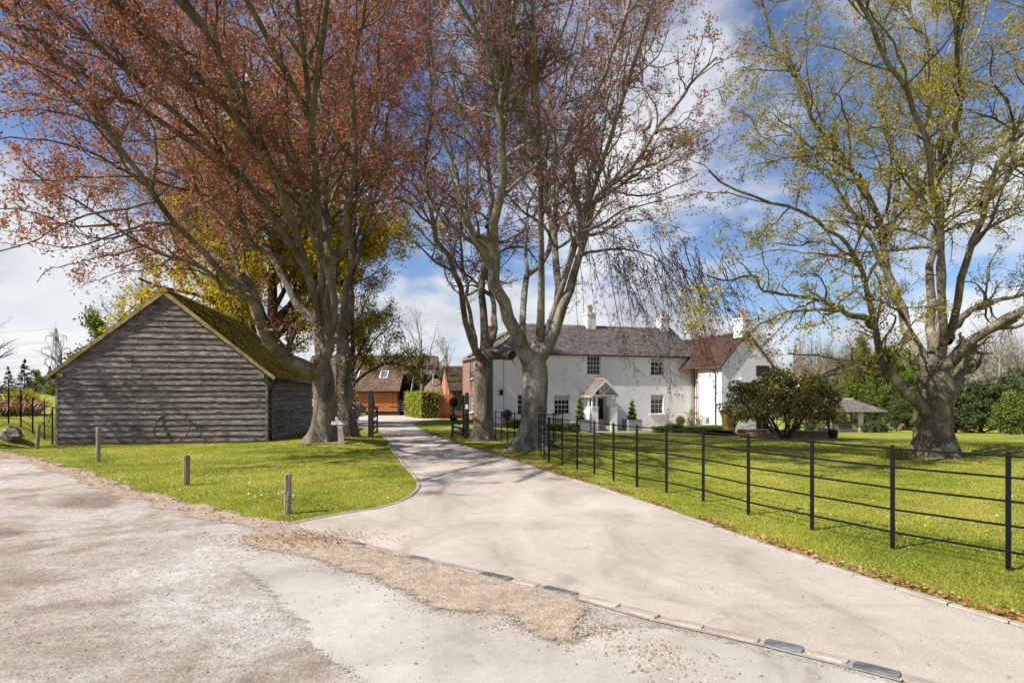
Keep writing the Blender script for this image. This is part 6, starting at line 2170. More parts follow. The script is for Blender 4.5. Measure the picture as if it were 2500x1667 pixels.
# wood beyond the lawn on the right
birch = [grown(210 + i, 13.5, 0.13, 0.25, 34, (18, 42), 0.22, 0, 0, True, (1.7, 1.7), 0.35, (4, 3, 3), 0.08) for i in range(3)]
rb = random.Random(8)
for i in range(46):
    Zb = rb.uniform(96, 128)
    px = 1935 + (2110 - 1935) * (i + rb.random()) / 46
    plant_tree('birch_tree', birch[i % 3], (M['birch_bark'], M['birch_bark'], None), 'slender leafless pale tree in the copse beyond the summerhouse', tuple(gx(px, Zb)), rb.uniform(0, 6), rb.uniform(0.95, 1.22), 'leafless copse beyond the summerhouse')
br_wood = grown(215, 12.0, 0.22, 0.12, 54, (25, 60), 0.36, 0, 0, True, (2.6, 2.8), 0.25, (4, 3, 3))
for i in range(14):
    plant_tree('bare_tree', br_wood, (M['birch_bark'], M['birch_bark'], None), 'brownish leafless tree behind the copse trunks', tuple(gx(1945 + i * 17 + rb.uniform(-8, 8), rb.uniform(132, 150))), rb.uniform(0, 6), rb.uniform(1.0, 1.35), 'leafless trees behind the copse')
gt = [grown(220 + i, 12.5, 0.3, 0.06, 40, (35, 80), 0.42, 20, 0.26, d=(1.8, 1.9), up=0.12) for i in range(2)]
for me_i in range(2):
    gt[me_i][2].materials.append(M['green_leaf'])
spec = [(2110, 92, 0.95, 'bright green bushy tree directly behind the summerhouse'), (2165, 88, 0.9, 'green tree behind the wooden sun loungers'), (2060, 104, 0.62, 'low green tree between copse and summerhouse roof'),
        (2215, 96, 0.95, 'green tree seen past the left side of the oak trunk')]
for i, (px, Zb, s_, lb) in enumerate(spec):
    plant_tree('broadleaf_tree', gt[i % 2], (M['dark_bark'], M['dark_bark'], M['green_leaf']), lb, tuple(gx(px, Zb)), i * 1.3, s_)
yt = grown(223, 13.5, 0.28, 0.1, 38, (30, 70), 0.36, 9, 0.26, d=(1.8, 1.9), up=0.2)
for px, Zb, s_, lb in [(2250, 104, 1.0, 'yellow green tree behind the loungers, tallest of the wood edge'), (2180, 110, 0.95, 'pale green tree at the back of the wood edge above the loungers'), (1925, 84, 0.62, 'olive tree at the corner of the white wing')]:
    plant_tree('broadleaf_tree', yt, (M['dark_bark'], M['dark_bark'], M['lime_leaf']), lb, tuple(gx(px, Zb)), px * 0.1, s_)
eg = [grown(230 + i, 8.0, 0.3, 0.03, 46, (40, 90), 0.50, 22, 0.24, d=(2.0, 2.2), up=0.05) for i in range(2)]
for i, (px, Zb, s_, lb) in enumerate([(2330, 64, 0.72, 'dark evergreen beside the oak trunk, left end of the screen'), (2395, 62, 0.66, 'dark evergreen below the pale bare crown'), (2455, 60, 0.6, 'dark evergreen behind the lime green bush'),
                                     (2520, 60, 0.8, 'dark evergreen at the outer end of the screen'), (2235, 78, 0.62, 'low dark evergreen between loungers and oak'), (2185, 80, 0.5, 'low dark shrub behind the two loungers'), (2120, 82, 0.5, 'dark shrub at the side of the summerhouse')]):
    plant_tree('evergreen_tree', eg[i % 2], (M['dark_bark'], M['dark_bark'], M['ever_leaf']), lb, tuple(gx(px, Zb)), i * 2.1, s_)
wb = grown(233, 12.5, 0.3, 0.15, 30, (40, 80), 0.55, 0, 0, True, (1.8, 2.2), 0.05, (5, 4, 3), 0.2)
M['white_bark'] = bark_mat('white_bark', (0.25, 0.22, 0.18), (0.45, 0.41, 0.35), (0.5, 0.46, 0.40), 0.55)
plant_tree('bare_tree', wb, (M['white_bark'], M['white_bark'], None), 'pale leafless tree with twisting branches above the dark evergreens', tuple(gx(2440, 70)), 0.0)
plant_tree('bare_tree', wb, (M['white_bark'], M['white_bark'], None), 'second pale leafless tree behind the dark evergreens, set farther back', tuple(gx(2360, 82)), 2.0, 0.95)
plant_tree('bare_tree', br_wood, (M['birch_bark'], M['birch_bark'], None), 'brown leafless tree behind the screen of evergreens', tuple(gx(2430, 92)), 2.0, 1.1)
plant_tree('conifer', conifer(240, 13.5, 0.25, 0.24, 7, 0.28), (M['dark_bark'], M['dark_bark'], M['ever_leaf']), 'tall green conifer showing between the oak limbs', tuple(gx(2345, 88)), 0.0)
lb_ = grown(241, 3.2, 0.08, 0.02, 44, (30, 80), 0.45, 12, 0.17, d=(3.0, 2.6))
plant_tree('lime_bush', lb_, (M['dark_bark'], M['dark_bark'], M['box_leaf']), 'lime green bush in front of the dark evergreens', tuple(gx(2470, 50)), 0.0, 1.0, cat='bush')

for i in range(16):
    plant_tree('bare_tree', br_wood, (M['birch_bark'], M['birch_bark'], None), 'tall brown leafless tree in the belt behind the green wood edge', tuple(gx(2110 + i * 29 + rb.uniform(-10, 10), rb.uniform(108, 128))), rb.uniform(0, 6), rb.uniform(1.15, 1.5), 'leafless belt behind the wood edge')
# trees on the left skyline
br_l = grown(250, 9.0, 0.22, 0.22, 18, (30, 65), 0.55, 0, 0, True, (1.3, 1.6), 0.1, (6, 4, 3), 0.16)
plant_tree('bare_tree', br_l, (M['dark_bark'], M['dark_bark'], None), 'gaunt leafless tree standing in front of the pylon', tuple(gx(150, 95)), 0.5, 1.05)
brl2 = grown(251, 15.0, 0.5, 0.15, 30, (40, 80), 0.5, 1.2, 0.22, True, (1.3, 1.7), 0.12, (6, 4, 3), 0.16)
plant_tree('bare_tree', brl2, (M['dark_bark'], M['dark_bark'], M['lime_leaf']), 'broad leafless oak at the far side of the field', tuple(gx(-45, 118)), 0.5, 1.0)
fir = conifer(252, 7.0, 0.14, 0.36, 7, 0.24)
for px, Zb, s_, lb in [(60, 118, 0.95, 'dark fir, widest of the row beyond the field'), (20, 125, 0.78, 'small dark fir with bare leader beyond the field'), (122, 112, 0.72, 'dark fir close to the barn eave'), (-14, 122, 0.7, 'dark fir at the outer end of the row')]:
    plant_tree('fir_tree', fir, (M['dark_bark'], M['dark_bark'], M['fir_leaf']), lb, tuple(gx(px, Zb)), px, s_)
hz = grown(254, 3.4, 0.1, 0.02, 34, (30, 80), 0.45, 10, 0.28, d=(2.0, 2.0))
plant_tree('field_bush', hz, (M['dark_bark'], M['dark_bark'], M['green_leaf']), 'rounded pale green bush between the firs', tuple(gx(92, 135)), 0.0, (1.7, 1.2, 1.35), cat='bush')
plant_tree('field_bush', hz, (M['dark_bark'], M['dark_bark'], M['green_leaf']), 'dark green bush at the foot of the fir by the barn', tuple(gx(128, 90)), 1.0, (0.8, 0.8, 0.6), cat='bush')
lt_ = grown(255, 13.0, 0.25, 0.12, 36, (30, 65), 0.45, 5, 0.14, True, (1.7, 2.0), 0.2, (4, 3, 3))
M['pale_leaf'] = leaf_mat('pale_leaf', [(0.12, 0.14, 0.06), (0.20, 0.22, 0.10), (0.28, 0.28, 0.15)], 0.35)
plant_tree('pale_tree', lt_, (M['grey_bark'], M['grey_bark'], M['pale_leaf']), 'feathery pale green tree showing over the left barn roof slope', tuple(gx(345, 52)), 0.0, (0.9, 0.9, 0.95))
plant_tree('broadleaf_tree', hol, (M['dark_bark'], M['dark_bark'], M['lime_leaf']), 'yellow green shrubby tree just above the lower barn roof', tuple(gx(245, 44)), 0.0, (1.15, 1.15, 1.3))
hol_y = grown(256, 6.5, 0.15, 0.03, 30, (30, 80), 0.4, 9, 0.2, d=(2.0, 2.2))
plant_tree('broadleaf_tree', hol_y, (M['dark_bark'], M['dark_bark'], M['lime_leaf']), 'lime green tree behind the barn ridge', tuple(gx(330, 42)), 0.0, (1.0, 1.0, 0.95))
# tree beside the road, out of view to the left, whose shade lies across the barn
side = grown(257, 12.0, 0.35, 0.2, 30, (35, 75), 0.42, 10, 0.2, d=(1.4, 1.8))
plant_tree('roadside_tree', side, (M['dark_bark'], M['dark_bark'], M['green_leaf']), 'leafy roadside tree shading the lower left of the barn', (-20.4, 18.0, 0.0), 0.0, (0.42, 0.42, 0.82))
# ---------------------------------------------------------------- clipped and leafy garden plants
def leaf_shell(name, pts, nrmls, n, size, m, parent, r, depth=0.08, asp=0.6):
    """leaves scattered on and just under a surface given by sample points"""
    i = r.integers(0, len(pts), n)
    C = pts[i] - nrmls[i] * (r.random(n) ** 2 * depth)[:, None] + r.normal(0, size * 0.25, (n, 3))
    V, F = quads_at(C, size, r, 0.0, asp)
    return tag(link(name, np_mesh(name, V, F), m, parent), kind='stuff')


def sphere_pts(c, rad, n, r):
    d = nrm(r.normal(size=(n, 3)))
    return np.array(c) + d * np.array(rad), d


def box_pts(b0, b1, n, r, wob=0.02):
    b0, b1 = np.array(b0, float), np.array(b1, float)
    P = b0 + (b1 - b0) * r.random((n, 3))
    s = b1 - b0
    ar = np.array([s[1] * s[2], s[0] * s[2], s[0] * s[1]])
    ax = r.choice(3, n, p=ar / ar.sum())
    hi = r.random(n) < 0.5
    hi |= (ax == 2)
    Nn = np.zeros((n, 3))
    Nn[np.arange(n), ax] = np.where(hi, 1, -1)
    P[np.arange(n), ax] = np.where(hi, b1[ax], b0[ax])
    P += r.normal(0, wob, (n, 3))
    return P, Nn


def solid_core(parent, pts_fn):
    pass


rg_ = np.random.default_rng(404)
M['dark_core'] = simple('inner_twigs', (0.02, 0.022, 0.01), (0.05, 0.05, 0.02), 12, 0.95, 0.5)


def box_hedge(label, p, q, wid, h, n=3500, leaf=0.045, m=None, group=None, name='box_hedge', cat='hedge', core=True):
    """clipped hedge between two ground points"""
    p, q = Vector(p), Vector(q)
    d = (q.xy - p.xy)
    t = thing(name, label, cat, (p.x, p.y, min(p.z, q.z)), math.atan2(d.y, d.x), group)
    ln = d.length
    P, Nn = box_pts((0, -wid / 2, 0.02), (ln, wid / 2, h), n, rg_, 0.025)
    leaf_shell('foliage', P, Nn, n, leaf, m or M['box_leaf'], t, rg_, 0.07)
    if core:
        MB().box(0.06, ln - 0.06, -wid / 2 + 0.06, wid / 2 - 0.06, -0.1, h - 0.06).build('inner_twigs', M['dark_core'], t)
    return t


def hp_w(u, w):
    x = -1.3 + u * ca - w * sa
    y = 42.0 + u * sa + w * ca
    return Vector((x, y, gz(x, y)))


# paving in front of the house
tp_ = MB()
for i in range(20):
    for j in range(7):
        u0, w0 = -1.5 + i * 0.9, -4.6 + j * 0.66
        if i > 12 and j < 4:
            continue
        q = [hp_w(u0, w0), hp_w(u0 + 0.885, w0), hp_w(u0 + 0.885, w0 + 0.645), hp_w(u0, w0 + 0.645)]
        tp_.poly([tuple(v + Vector((0, 0, 0.035 + 0.004 * ((i * 7 + j * 3) % 5) / 5))) for v in q])
tag(tp_.build('terrace', M['terrace']), kind='structure')

box_hedge('clipped box hedge block in front of the planter left of the porch', gx(1379, 38.5), gx(1414, 38.7), 0.7, 0.62)
box_hedge('low clipped box hedge seen between the two beech trunks', gx(1230, 37.0), gx(1272, 37.3), 0.5, 0.5)
box_hedge('low box hedge edging the bed under the right window', gx(1596, 40.0), gx(1640, 40.4), 0.55, 0.42)
box_hedge('taller box block at the middle of the right bed edging', gx(1632, 39.7), gx(1662, 40.0), 0.7, 0.58)
box_hedge('long low box hedge running towards the bamboo pot', gx(1664, 39.8), gx(1778, 40.0), 0.55, 0.45, 5000)
box_hedge('low box hedge behind the curved tree guard', gx(1320, 38.3), gx(1374, 38.5), 0.5, 0.48)
box_hedge('back box hedge by the wing drainpipe', gx(1716, 41.0), gx(1776, 41.2), 0.5, 0.5)

# laurel hedge by the yard
box_hedge('square clipped laurel hedge in bright yellow green leaf', gx(1050, 50.2), gx(1008, 57.5), 1.5, 2.22, 9000, 0.16, M['laurel_leaf'], name='laurel_hedge')


def planter(label, u, w, size, h, m):
    p = hp_w(u, w)
    t = thing('planter', label, 'planter', (p.x, p.y, p.z + 0.03), HA)
    s = size / 2
    bx_ = MB()
    for x0, x1, y0, y1 in ((-s, s, -s, -s + 0.04), (-s, s, s - 0.04, s), (-s, -s + 0.04, -s + 0.04, s - 0.04), (s - 0.04, s, -s + 0.04, s - 0.04)):
        bx_.box(x0, x1, y0, y1, 0, h)
    bx_.build('box', m, t)
    MB().box(-s + 0.04, s - 0.04, -s + 0.04, s - 0.04, 0.02, h - 0.07).build('soil', M['soil'], t)
    rm = MB()
    e = 0.015
    for x0, x1, y0, y1 in ((-s - e, s + e, -s - e, -s + 0.05), (-s - e, s + e, s - 0.05, s + e), (-s - e, -s + 0.05, -s + 0.05, s - 0.05), (s - 0.05, s + e, -s + 0.05, s - 0.05)):
        rm.box(x0, x1, y0, y1, h + 0.002, h + 0.03)
    rm.build('rim', m, t)
    return p


def spiral(label, p, z0, H, R0):
    t = thing('spiral_topiary', label, 'topiary', (p.x, p.y, p.z + z0))
    n = 5200
    s = rg_.random(n) ** 0.8
    turns = 4.2
    a = 2 * math.pi * turns * s
    rad = R0 * (1 - 0.80 * s)
    tube_r = R0 * (0.62 - 0.42 * s)
    cen = np.stack([np.cos(a) * rad * 0.52, np.sin(a) * rad * 0.52, 0.10 + s * (H - 0.2)], 1)
    d = nrm(rg_.normal(size=(n, 3)))
    P = cen + d * tube_r[:, None] * np.array([1, 1, 0.62])
    leaf_shell('foliage', P, d, n, 0.045, M['box_leaf'], t, rg_, 0.05)
    MB().tube([(0, 0, -0.25), (0, 0, H * 0.9)], [0.03, 0.015], 7).build('stem', M['dark_bark'], t)
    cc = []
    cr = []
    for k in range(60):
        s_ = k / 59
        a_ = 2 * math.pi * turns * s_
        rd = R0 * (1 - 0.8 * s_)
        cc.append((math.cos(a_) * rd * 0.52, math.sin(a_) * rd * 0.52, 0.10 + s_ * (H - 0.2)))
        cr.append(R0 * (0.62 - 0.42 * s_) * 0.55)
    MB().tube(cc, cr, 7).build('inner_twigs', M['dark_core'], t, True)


p = planter('pale lead planter left of the porch', 5.75, -1.55, 1.02, 0.78, M['lead'])
spiral('tall bright spiral topiary in the planter left of the porch', p, 0.75, 1.68, 0.40)
p = planter('slate grey lead planter right of the porch', 9.85, -1.25, 1.02, 0.80, M['lead'])
spiral('darker spiral topiary in the planter right of the porch', p, 0.77, 1.52, 0.40)


def ball_plant(label, p, z, rad, m, n=1500, leaf=0.05, stem=0.0, pot=None, name='ball_topiary', sc_=(1, 1, 1)):
    t = thing(name, label, 'topiary', (p.x, p.y, p.z))
    P, Nn = sphere_pts((0, 0, z), np.array(sc_) * rad, n, rg_)
    leaf_shell('foliage', P, Nn, n, leaf, m, t, rg_, rad * 0.3)
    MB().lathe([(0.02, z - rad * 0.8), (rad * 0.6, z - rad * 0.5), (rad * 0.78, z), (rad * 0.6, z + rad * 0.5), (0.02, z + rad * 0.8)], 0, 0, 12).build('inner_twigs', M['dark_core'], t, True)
    MB().tube([(0, 0, -0.05), (0, 0, z)], 0.03, 6).build('stem', M['dark_bark'], t)
    if pot:
        pm_ = MB()
        pm_.lathe([(pot[0] * 0.75, 0.0), (pot[0], pot[1] - 0.04), (pot[0] * 1.08, pot[1] - 0.04), (pot[0] * 1.08, pot[1]), (pot[0] * 0.9, pot[1])], 0, 0, 14)
        pm_.build('pot', pot[2], t, True)
    return t


ball_plant('dark ball topiary in a black pot against the white wall by the railing', gx(1238, 39.5), 0.75, 0.34, M['ever_leaf'], pot=(0.24, 0.45, M['black']))
ball_plant('small round topiary in a square stone pot in the right bed', gx(1661, 43.0), 0.80, 0.34, M['box_leaf'], pot=(0.26, 0.52, M['cream_stone']))
ball_plant('potted bay ball beside the open gate and brick wall', gx(1108, 44.0), 1.35, 0.40, M['ever_leaf'], pot=(0.32, 0.45, M['black']))
ball_plant('dark ball topiary on a stem under the camellia edge', gx(1945, 43.0), 0.55, 0.30, M['ever_leaf'])
ball_plant('dark green ball topiary next to the bright one', gx(1976, 42.0), 0.50, 0.36, M['ever_leaf'])
ball_plant('bright green ball topiary behind the steel sphere', gx(2006, 42.5), 0.48, 0.40, M['box_leaf'])


def loose_shrub(name, label, p, H, seed, m, leaf_n, leaf, bark=None, cat='shrub', reach=0.6, n_limb=12, sc_=1.0):
    me = grown(seed, H, 0.03, 0.02, n_limb, (15, 55), reach, leaf_n, leaf, True, (4.0, 5.0), 0.25, (5, 3, 3), spread=0.04)
    return plant_tree(name, me, (bark or M['dark_bark'], bark or M['dark_bark'], m), label, tuple(p), 0.0, sc_, None, cat)


loose_shrub('rose_bush', 'airy rose bush under the right lower window', gx(1629, 43.2), 1.0, 301, M['pale_leaf'], 5, 0.06)
loose_shrub('rose_bush', 'rose bush at the house corner by the drainpipe', gx(1692, 43.4), 1.15, 302, M['lime_leaf'], 5, 0.07)
loose_shrub('rose_bush', 'rose bush beside the narrow wing window', gx(1714, 42.6), 0.9, 303, M['lime_leaf'], 5, 0.07)
loose_shrub('rose_bush', 'thin twiggy rose left of the porch planter', gx(1362, 42.0), 1.0, 304, M['lime_leaf'], 3, 0.06)
for px, Zq, s_, lb in ((2118, 68, 1.0, 'grey green lavender mound beside the summerhouse steps'), (2136, 67, 1.1, 'dark rosemary mound in the lawn bed'), (2156, 66, 0.8, 'small shrub at the outer tip of the lawn bed')):
    loose_shrub('bed_shrub', lb, gx(px, Zq), 0.62 * s_, 310 + px, M['ever_leaf'], 9, 0.14, reach=0.8, n_limb=26)
bedc = gx(2137, 66.5)
bp = [(bedc.x + 2.4 * math.cos(a) * (1 + 0.1 * math.sin(3 * a)), bedc.y + 1.5 * math.sin(a)) for a in np.linspace(0, 2 * math.pi, 25)[:-1]]
flat_sheet('flower_bed', bp, M['soil'], 0.03)


def reed_clump(name, label, p, H, W, n, m, cat='plant', dep=None, up=1.0):
    t = thing(name, label, cat, tuple(p))
    dep = dep or W
    x = rg_.normal(0, W * 0.35, n)
    y = rg_.normal(0, dep * 0.35, n)
    hh = H * rg_.uniform(0.55, 1.05, n)
    lx_ = rg_.normal(0, 0.16, n) * hh / up
    ly_ = rg_.normal(0, 0.16, n) * hh / up
    w = H * 0.008
    V = np.stack([np.stack([x - w, y, 0 * x - 0.02], 1), np.stack([x + w, y, 0 * x - 0.02], 1), np.stack([x + w + 0.4 * lx_, y + 0.4 * ly_, hh * 0.6], 1), np.stack([x + lx_, y + ly_, hh], 1)], 1).reshape(-1, 3)
    tag(link('blades', np_mesh('blades', V, np.arange(4 * n).reshape(n, 4)), m, t), kind='stuff')
    return t


bam = reed_clump('bamboo', 'yellow stemmed bamboo in a terracotta pot at the wing corner', gx(1781, 39.6), 1.9, 0.36, 150, M['reed'])
MB().lathe([(0.22, 0), (0.30, 0.34), (0.33, 0.34), (0.33, 0.40), (0.27, 0.40)], 0, 0, 14).build('pot', M['terracotta'], bam, True)
reed_clump('daffodil_clump', 'clump of green daffodil leaves at the foot of the oak', gx(2188, 16.3), 0.36, 0.55, 260, M['box_leaf'], dep=0.4)
reed_clump('pampas_clump', 'tall yellow green reeds behind the field fence', gx(52, 27.0), 1.25, 0.7, 420, M['reed'])
reed_clump('straw_heap', 'heap of dry cut stems behind the field fence', gx(8, 26.5), 0.75, 1.1, 900, M['dry_stem'], up=0.35)
reed_clump('straw_heap', 'dry stems at the foot of the tall reeds', gx(72, 26.6), 0.7, 0.4, 420, M['dry_stem'], up=0.35)

# ---------------------------------------------------------------- big camellia dome on the lawn
cb = gx(1915, 29.0)
cam_t = thing('camellia', 'broad domed camellia with glossy bronze green leaves and crooked stems', 'shrub', tuple(cb))
rC = np.random.default_rng(88)
st_l = []
for k in range(9):
    a = rC.uniform(0, 6.28)
    d = np.array([math.cos(a) * 0.7, math.sin(a) * 0.7, 1.0])
    p0 = np.array([rC.normal(0, 0.22), rC.normal(0, 0.2), -0.1])
    q = [p0]
    for j in range(9):
        d = nrm(d + rC.normal(0, 0.28, 3) + np.array([0, 0, 0.12]))
        q.append(q[-1] + d * 0.26)
    st_l.append(q)
st_l = np.array(st_l)
rS = np.linspace(0.075, 0.025, 10)[None].repeat(9, 0)
for q, rr_ in zip(st_l, rS):
    V, F = tubes(q[None], rr_[None], 9)
    link('stem', np_mesh('stem', V, F, True), M['dark_bark'], cam_t)
c1, cr1 = children(st_l, rS, rC, 5.0, (0.35, 1.0), (30, 75), (0.3, 0.8), 6, 0.6, 0.02, 0.05, 0.2, 0.0, 0.2, 0.4, 1.9)
V, F = tubes(c1, cr1, 4)
tag(link('branches', np_mesh('branches', V, F, True), M['dark_bark'], cam_t), kind='stuff')
n = 24000
d = nrm(rC.normal(size=(n, 3)))
d[:, 2] = np.where(d[:, 2] < -0.45, -d[:, 2], d[:, 2])
lump = 1 + 0.12 * np.sin(d[:, 0] * 7 + 1) * np.sin(d[:, 1] * 6) + 0.10 * np.sin(d[:, 2] * 9 + d[:, 0] * 5) + 0.05 * np.sin(d[:, 0] * 17 + d[:, 2] * 13)
rad = np.where(rC.random(n) < 0.75, rC.uniform(0.82, 1.07, n), rC.uniform(0.45, 0.9, n)) * lump
C = np.array([0, 0, 1.50]) + d * rad[:, None] * np.array([2.5, 2.2, 1.55])
C = C[C[:, 2] > 0.22 + 0.45 * rC.random(n)]
gap = np.sin(C[:, 0] * 3.1 + 2 * np.sin(C[:, 2] * 2.3)) * np.sin(C[:, 1] * 2.9 + C[:, 2] * 3.3) > 0.62
C = C[~gap]
V, F = quads_at(C, 0.13, rC, 0.0, 0.5)
tag(link('crown', np_mesh('crown', V, F), M['shrub_leaf'], cam_t), kind='stuff')
C2 = C[rC.random(len(C)) < 0.006]
C2 = C2[C2[:, 2] < 1.2]
V, F = quads_at(np.repeat(C2, 3, 0) + rC.normal(0, 0.03, (3 * len(C2), 3)), 0.10, rC, 0.0, 0.9)
tag(link('blossoms', np_mesh('blossoms', V, F), M['pink_flower'], cam_t), kind='stuff')

# low brick wall round the far terrace, steel ball on it
lwA, lwB = gx(1800, 33.0), gx(2021, 31.0)
dv = (lwB.xy - lwA.xy)
lw = thing('garden_wall', 'low brick garden wall behind the camellia stems', 'wall', (lwA.x, lwA.y, min(lwA.z, lwB.z)), math.atan2(dv.y, dv.x))
ln = dv.length
MB().box(0, ln, -0.12, 0.12, -0.3, 0.36).build('brickwork', M['brick'], lw)
ncap = int(ln / 0.45)
for i in range(ncap):
    MB().box(i * ln / ncap + 0.005, (i + 1) * ln / ncap - 0.005, -0.15, 0.15, 0.363, 0.415).build('coping_stone', M['terrace'], lw)
bp = [(lwA.x - 1.0, lwA.y + 0.2), (lwB.x - 0.1, lwB.y + 0.2), (lwB.x + 2.0, lwB.y + 9), (lwA.x - 0.4, lwA.y + 9)]
tz = lw.location.z + 0.33
t_ = MB().poly([(x, y, max(tz - 0.06 * max(0, y - 33) , gz(x, y) + 0.03)) for x, y in bp])
tag(t_.build('terrace', M['terrace']), kind='structure')
sb = MB()
for i in range(13):
    for j in range(20):
        ph, th = math.pi * i / 12, 2 * math.pi * j / 20
        sb.v.append((0.14 * math.sin(ph) * math.cos(th), 0.14 * math.sin(ph) * math.sin(th), 0.14 + 0.14 * math.cos(ph)))
for i in range(12):
    for j in range(20):
        sb.f.append((i * 20 + j, (i + 1) * 20 + j, (i + 1) * 20 + (j + 1) % 20, i * 20 + (j + 1) % 20))
q = gx(2012, 31.2)
tag(sb.build('steel_sphere', M['steel'], None, True, (q.x, q.y, lw.location.z + 0.415)), 'polished steel garden sphere standing on the low brick wall', 'sphere')
ball_plant('dark trailing plant at the end of the low wall', gx(2032, 31.0), 0.22, 0.26, M['ever_leaf'], name='trailing_plant')

# ---------------------------------------------------------------- summerhouse
sc_o = gx(2055, 73.0)
sh = thing('summerhouse', 'open sided summerhouse with hipped shingle roof and slatted railing', 'summerhouse', tuple(sc_o), 0.10)
a2, dd = 3.0, 2.6
MB().box(-a2 - 0.1, a2 + 0.1, -dd - 0.1, dd + 0.1, -0.6, 0.18).build('base', M['brick'], sh)
pp = [(-a2, -dd), (0.55, -dd), (a2, -dd), (a2, dd), (0.0, dd), (-a2, dd), (-a2, 0)]
for i, (x, y) in enumerate(pp):
    w = 0.28 if i == 1 else 0.09
    MB().box(x - w, x + w, y - 0.09, y + 0.09, 0.18, 2.42).build('post', M['shingle'] if i != 1 else M['cream_stone'], sh)
for x0, x1 in ((-a2 + 0.1, 0.25), (0.85, a2 - 0.1)):
    rl = MB().box(x0, x1, -dd - 0.04, -dd + 0.04, 1.08, 1.16).box(x0, x1, -dd - 0.03, -dd + 0.03, 0.28, 0.34)
    ro_ = rl.build('railing', M['shingle'], sh)
    nb = int((x1 - x0) / 0.17)
    sm = MB().box(-0.04, 0.04, -0.015, 0.015, 0.345, 1.075).mesh('slat')
    sm.materials.append(M['shingle'])
    for i in range(nb):
        link('slat', sm, None, ro_, (x0 + (i + 0.5) * (x1 - x0) / nb, -dd, 0))
MB().box(-a2, a2, dd + 0.02, dd + 0.06, 0.2, 1.1).build('back_panel', M['shingle'], sh)
E, T_ = 2.45, 3.95
oa, od = a2 + 0.65, dd + 0.65
ra = 1.35
for O_, A_2, S_, la_, lim_ in (((-oa, -od, E), (1, 0, 0), (0, od, T_ - E), 2 * oa, lambda t: (t * (oa - ra), 2 * oa - t * (oa - ra))),
                              ((oa, od, E), (-1, 0, 0), (0, -od, T_ - E), 2 * oa, lambda t: (t * (oa - ra), 2 * oa - t * (oa - ra))),
                              ((oa, -od, E), (0, 1, 0), (-(oa - ra), 0, T_ - E), 2 * od, lambda t: (t * od, 2 * od - t * od)),
                              ((-oa, od, E), (0, -1, 0), (oa - ra, 0, T_ - E), 2 * od, lambda t: (t * od, 2 * od - t * od))):
    tiled('shingles', O_, A_2, la_, S_, float(np.linalg.norm(S_)), M['shingle'], sh, 0.2, 0.16, 0.02, rt_, lim_, 2.0)
dk = MB()
dk.add([(-oa, -od, E - 0.03), (oa, -od, E - 0.03), (oa, od, E - 0.03), (-oa, od, E - 0.03), (-ra, 0, T_ - 0.03), (ra, 0, T_ - 0.03)], [(0, 1, 5, 4), (1, 2, 5), (2, 3, 4, 5), (3, 0, 4)])
dk.build('roof_deck', M['black_wood'], sh)
MB().box(-oa + 0.3, oa - 0.3, -dd - 0.08, -dd + 0.08, E - 0.16, E - 0.04).build('eaves_beam', M['shingle'], sh)
rc = MB()
rc.prism([(-0.18, T_ - 0.06), (0, T_ + 0.10), (0.18, T_ - 0.06)], -ra - 0.1, ra + 0.1, 'x')
rc.build('ridge_cap', M['lead'], sh)


def lounger(label, p, rz):
    t = thing('sun_lounger', label, 'lounger', tuple(p), rz, 'wooden loungers by the summerhouse')
    MB().box(0, 1.3, -0.34, -0.28, 0.26, 0.34).build('frame', M['lounger_wood'], t)
    MB().box(0, 1.3, 0.28, 0.34, 0.26, 0.34).build('frame', M['lounger_wood'], t)
    for x in (0.08, 1.22):
        for y in (-0.31, 0.31):
            MB().box(x - 0.04, x + 0.04, y - 0.03, y + 0.03, -0.02, 0.26).build('leg', M['lounger_wood'], t)
    sm = MB().box(0, 0.085, -0.275, 0.275, 0, 0.03).mesh('slat')
    sm.materials.append(M['lounger_wood'])
    for i in range(13):
        link('slat', sm, None, t, (0.02 + i * 0.099, 0, 0.32))
    b_ = MB()
    b_.bar((1.28, -0.28, 0.33), (1.80, -0.28, 0.98), 0.05, 0.06)
    b_.bar((1.28, 0.28, 0.33), (1.80, 0.28, 0.98), 0.05, 0.06)
    bo = b_.build('backrest', M['lounger_wood'], t)
    a_ = math.atan2(0.65, 0.52)
    for i in range(8):
        link('slat', sm, None, bo, (1.28 + 0.065 * i, 0, 0.34 + 0.0815 * i), (0, -a_, 0))
    return t


lounger('wooden sun lounger on the lawn beside the summerhouse', gx(2138, 73.5), 0.18)
lounger('wooden sun lounger standing farther from the summerhouse', gx(2170, 72.5), 0.12)

# ---------------------------------------------------------------- dark car parked in the yard
cp = gx(812, 44.5)
car = thing('car', 'dark car parked in the yard behind the beech trunks', 'car', tuple(cp), 0.0)
prof = [(-2.2, 0.35), (-2.25, 0.62), (-2.15, 0.86), (-1.25, 0.98), (-0.55, 1.48), (0.9, 1.56), (1.75, 1.42), (2.15, 0.98), (2.22, 0.66), (2.16, 0.35)]
body = MB()
secs = [(-0.90, 0.86), (-0.84, 1.0), (0.84, 1.0), (0.90, 0.86)]
nP = len(prof)
for y, s_ in secs:
    for x, zq in prof:
        yy = y * (0.78 if zq > 1.3 else (0.97 if zq > 0.9 else 1.0))
        body.v.append((x * (0.985 if s_ < 1 else 1), yy, 0.35 + (zq - 0.35) * (0.97 if s_ < 1 else 1.0)))
for i in range(3):
    for j in range(nP):
        body.f.append((i * nP + j, i * nP + (j + 1) % nP, (i + 1) * nP + (j + 1) % nP, (i + 1) * nP + j))
body.f.append(tuple(range(nP)))
body.f.append(tuple(range(3 * nP, 4 * nP))[::-1])
bevel(body.build('body', M['car_paint'], car, True), 0.05, 3)
gw = MB()
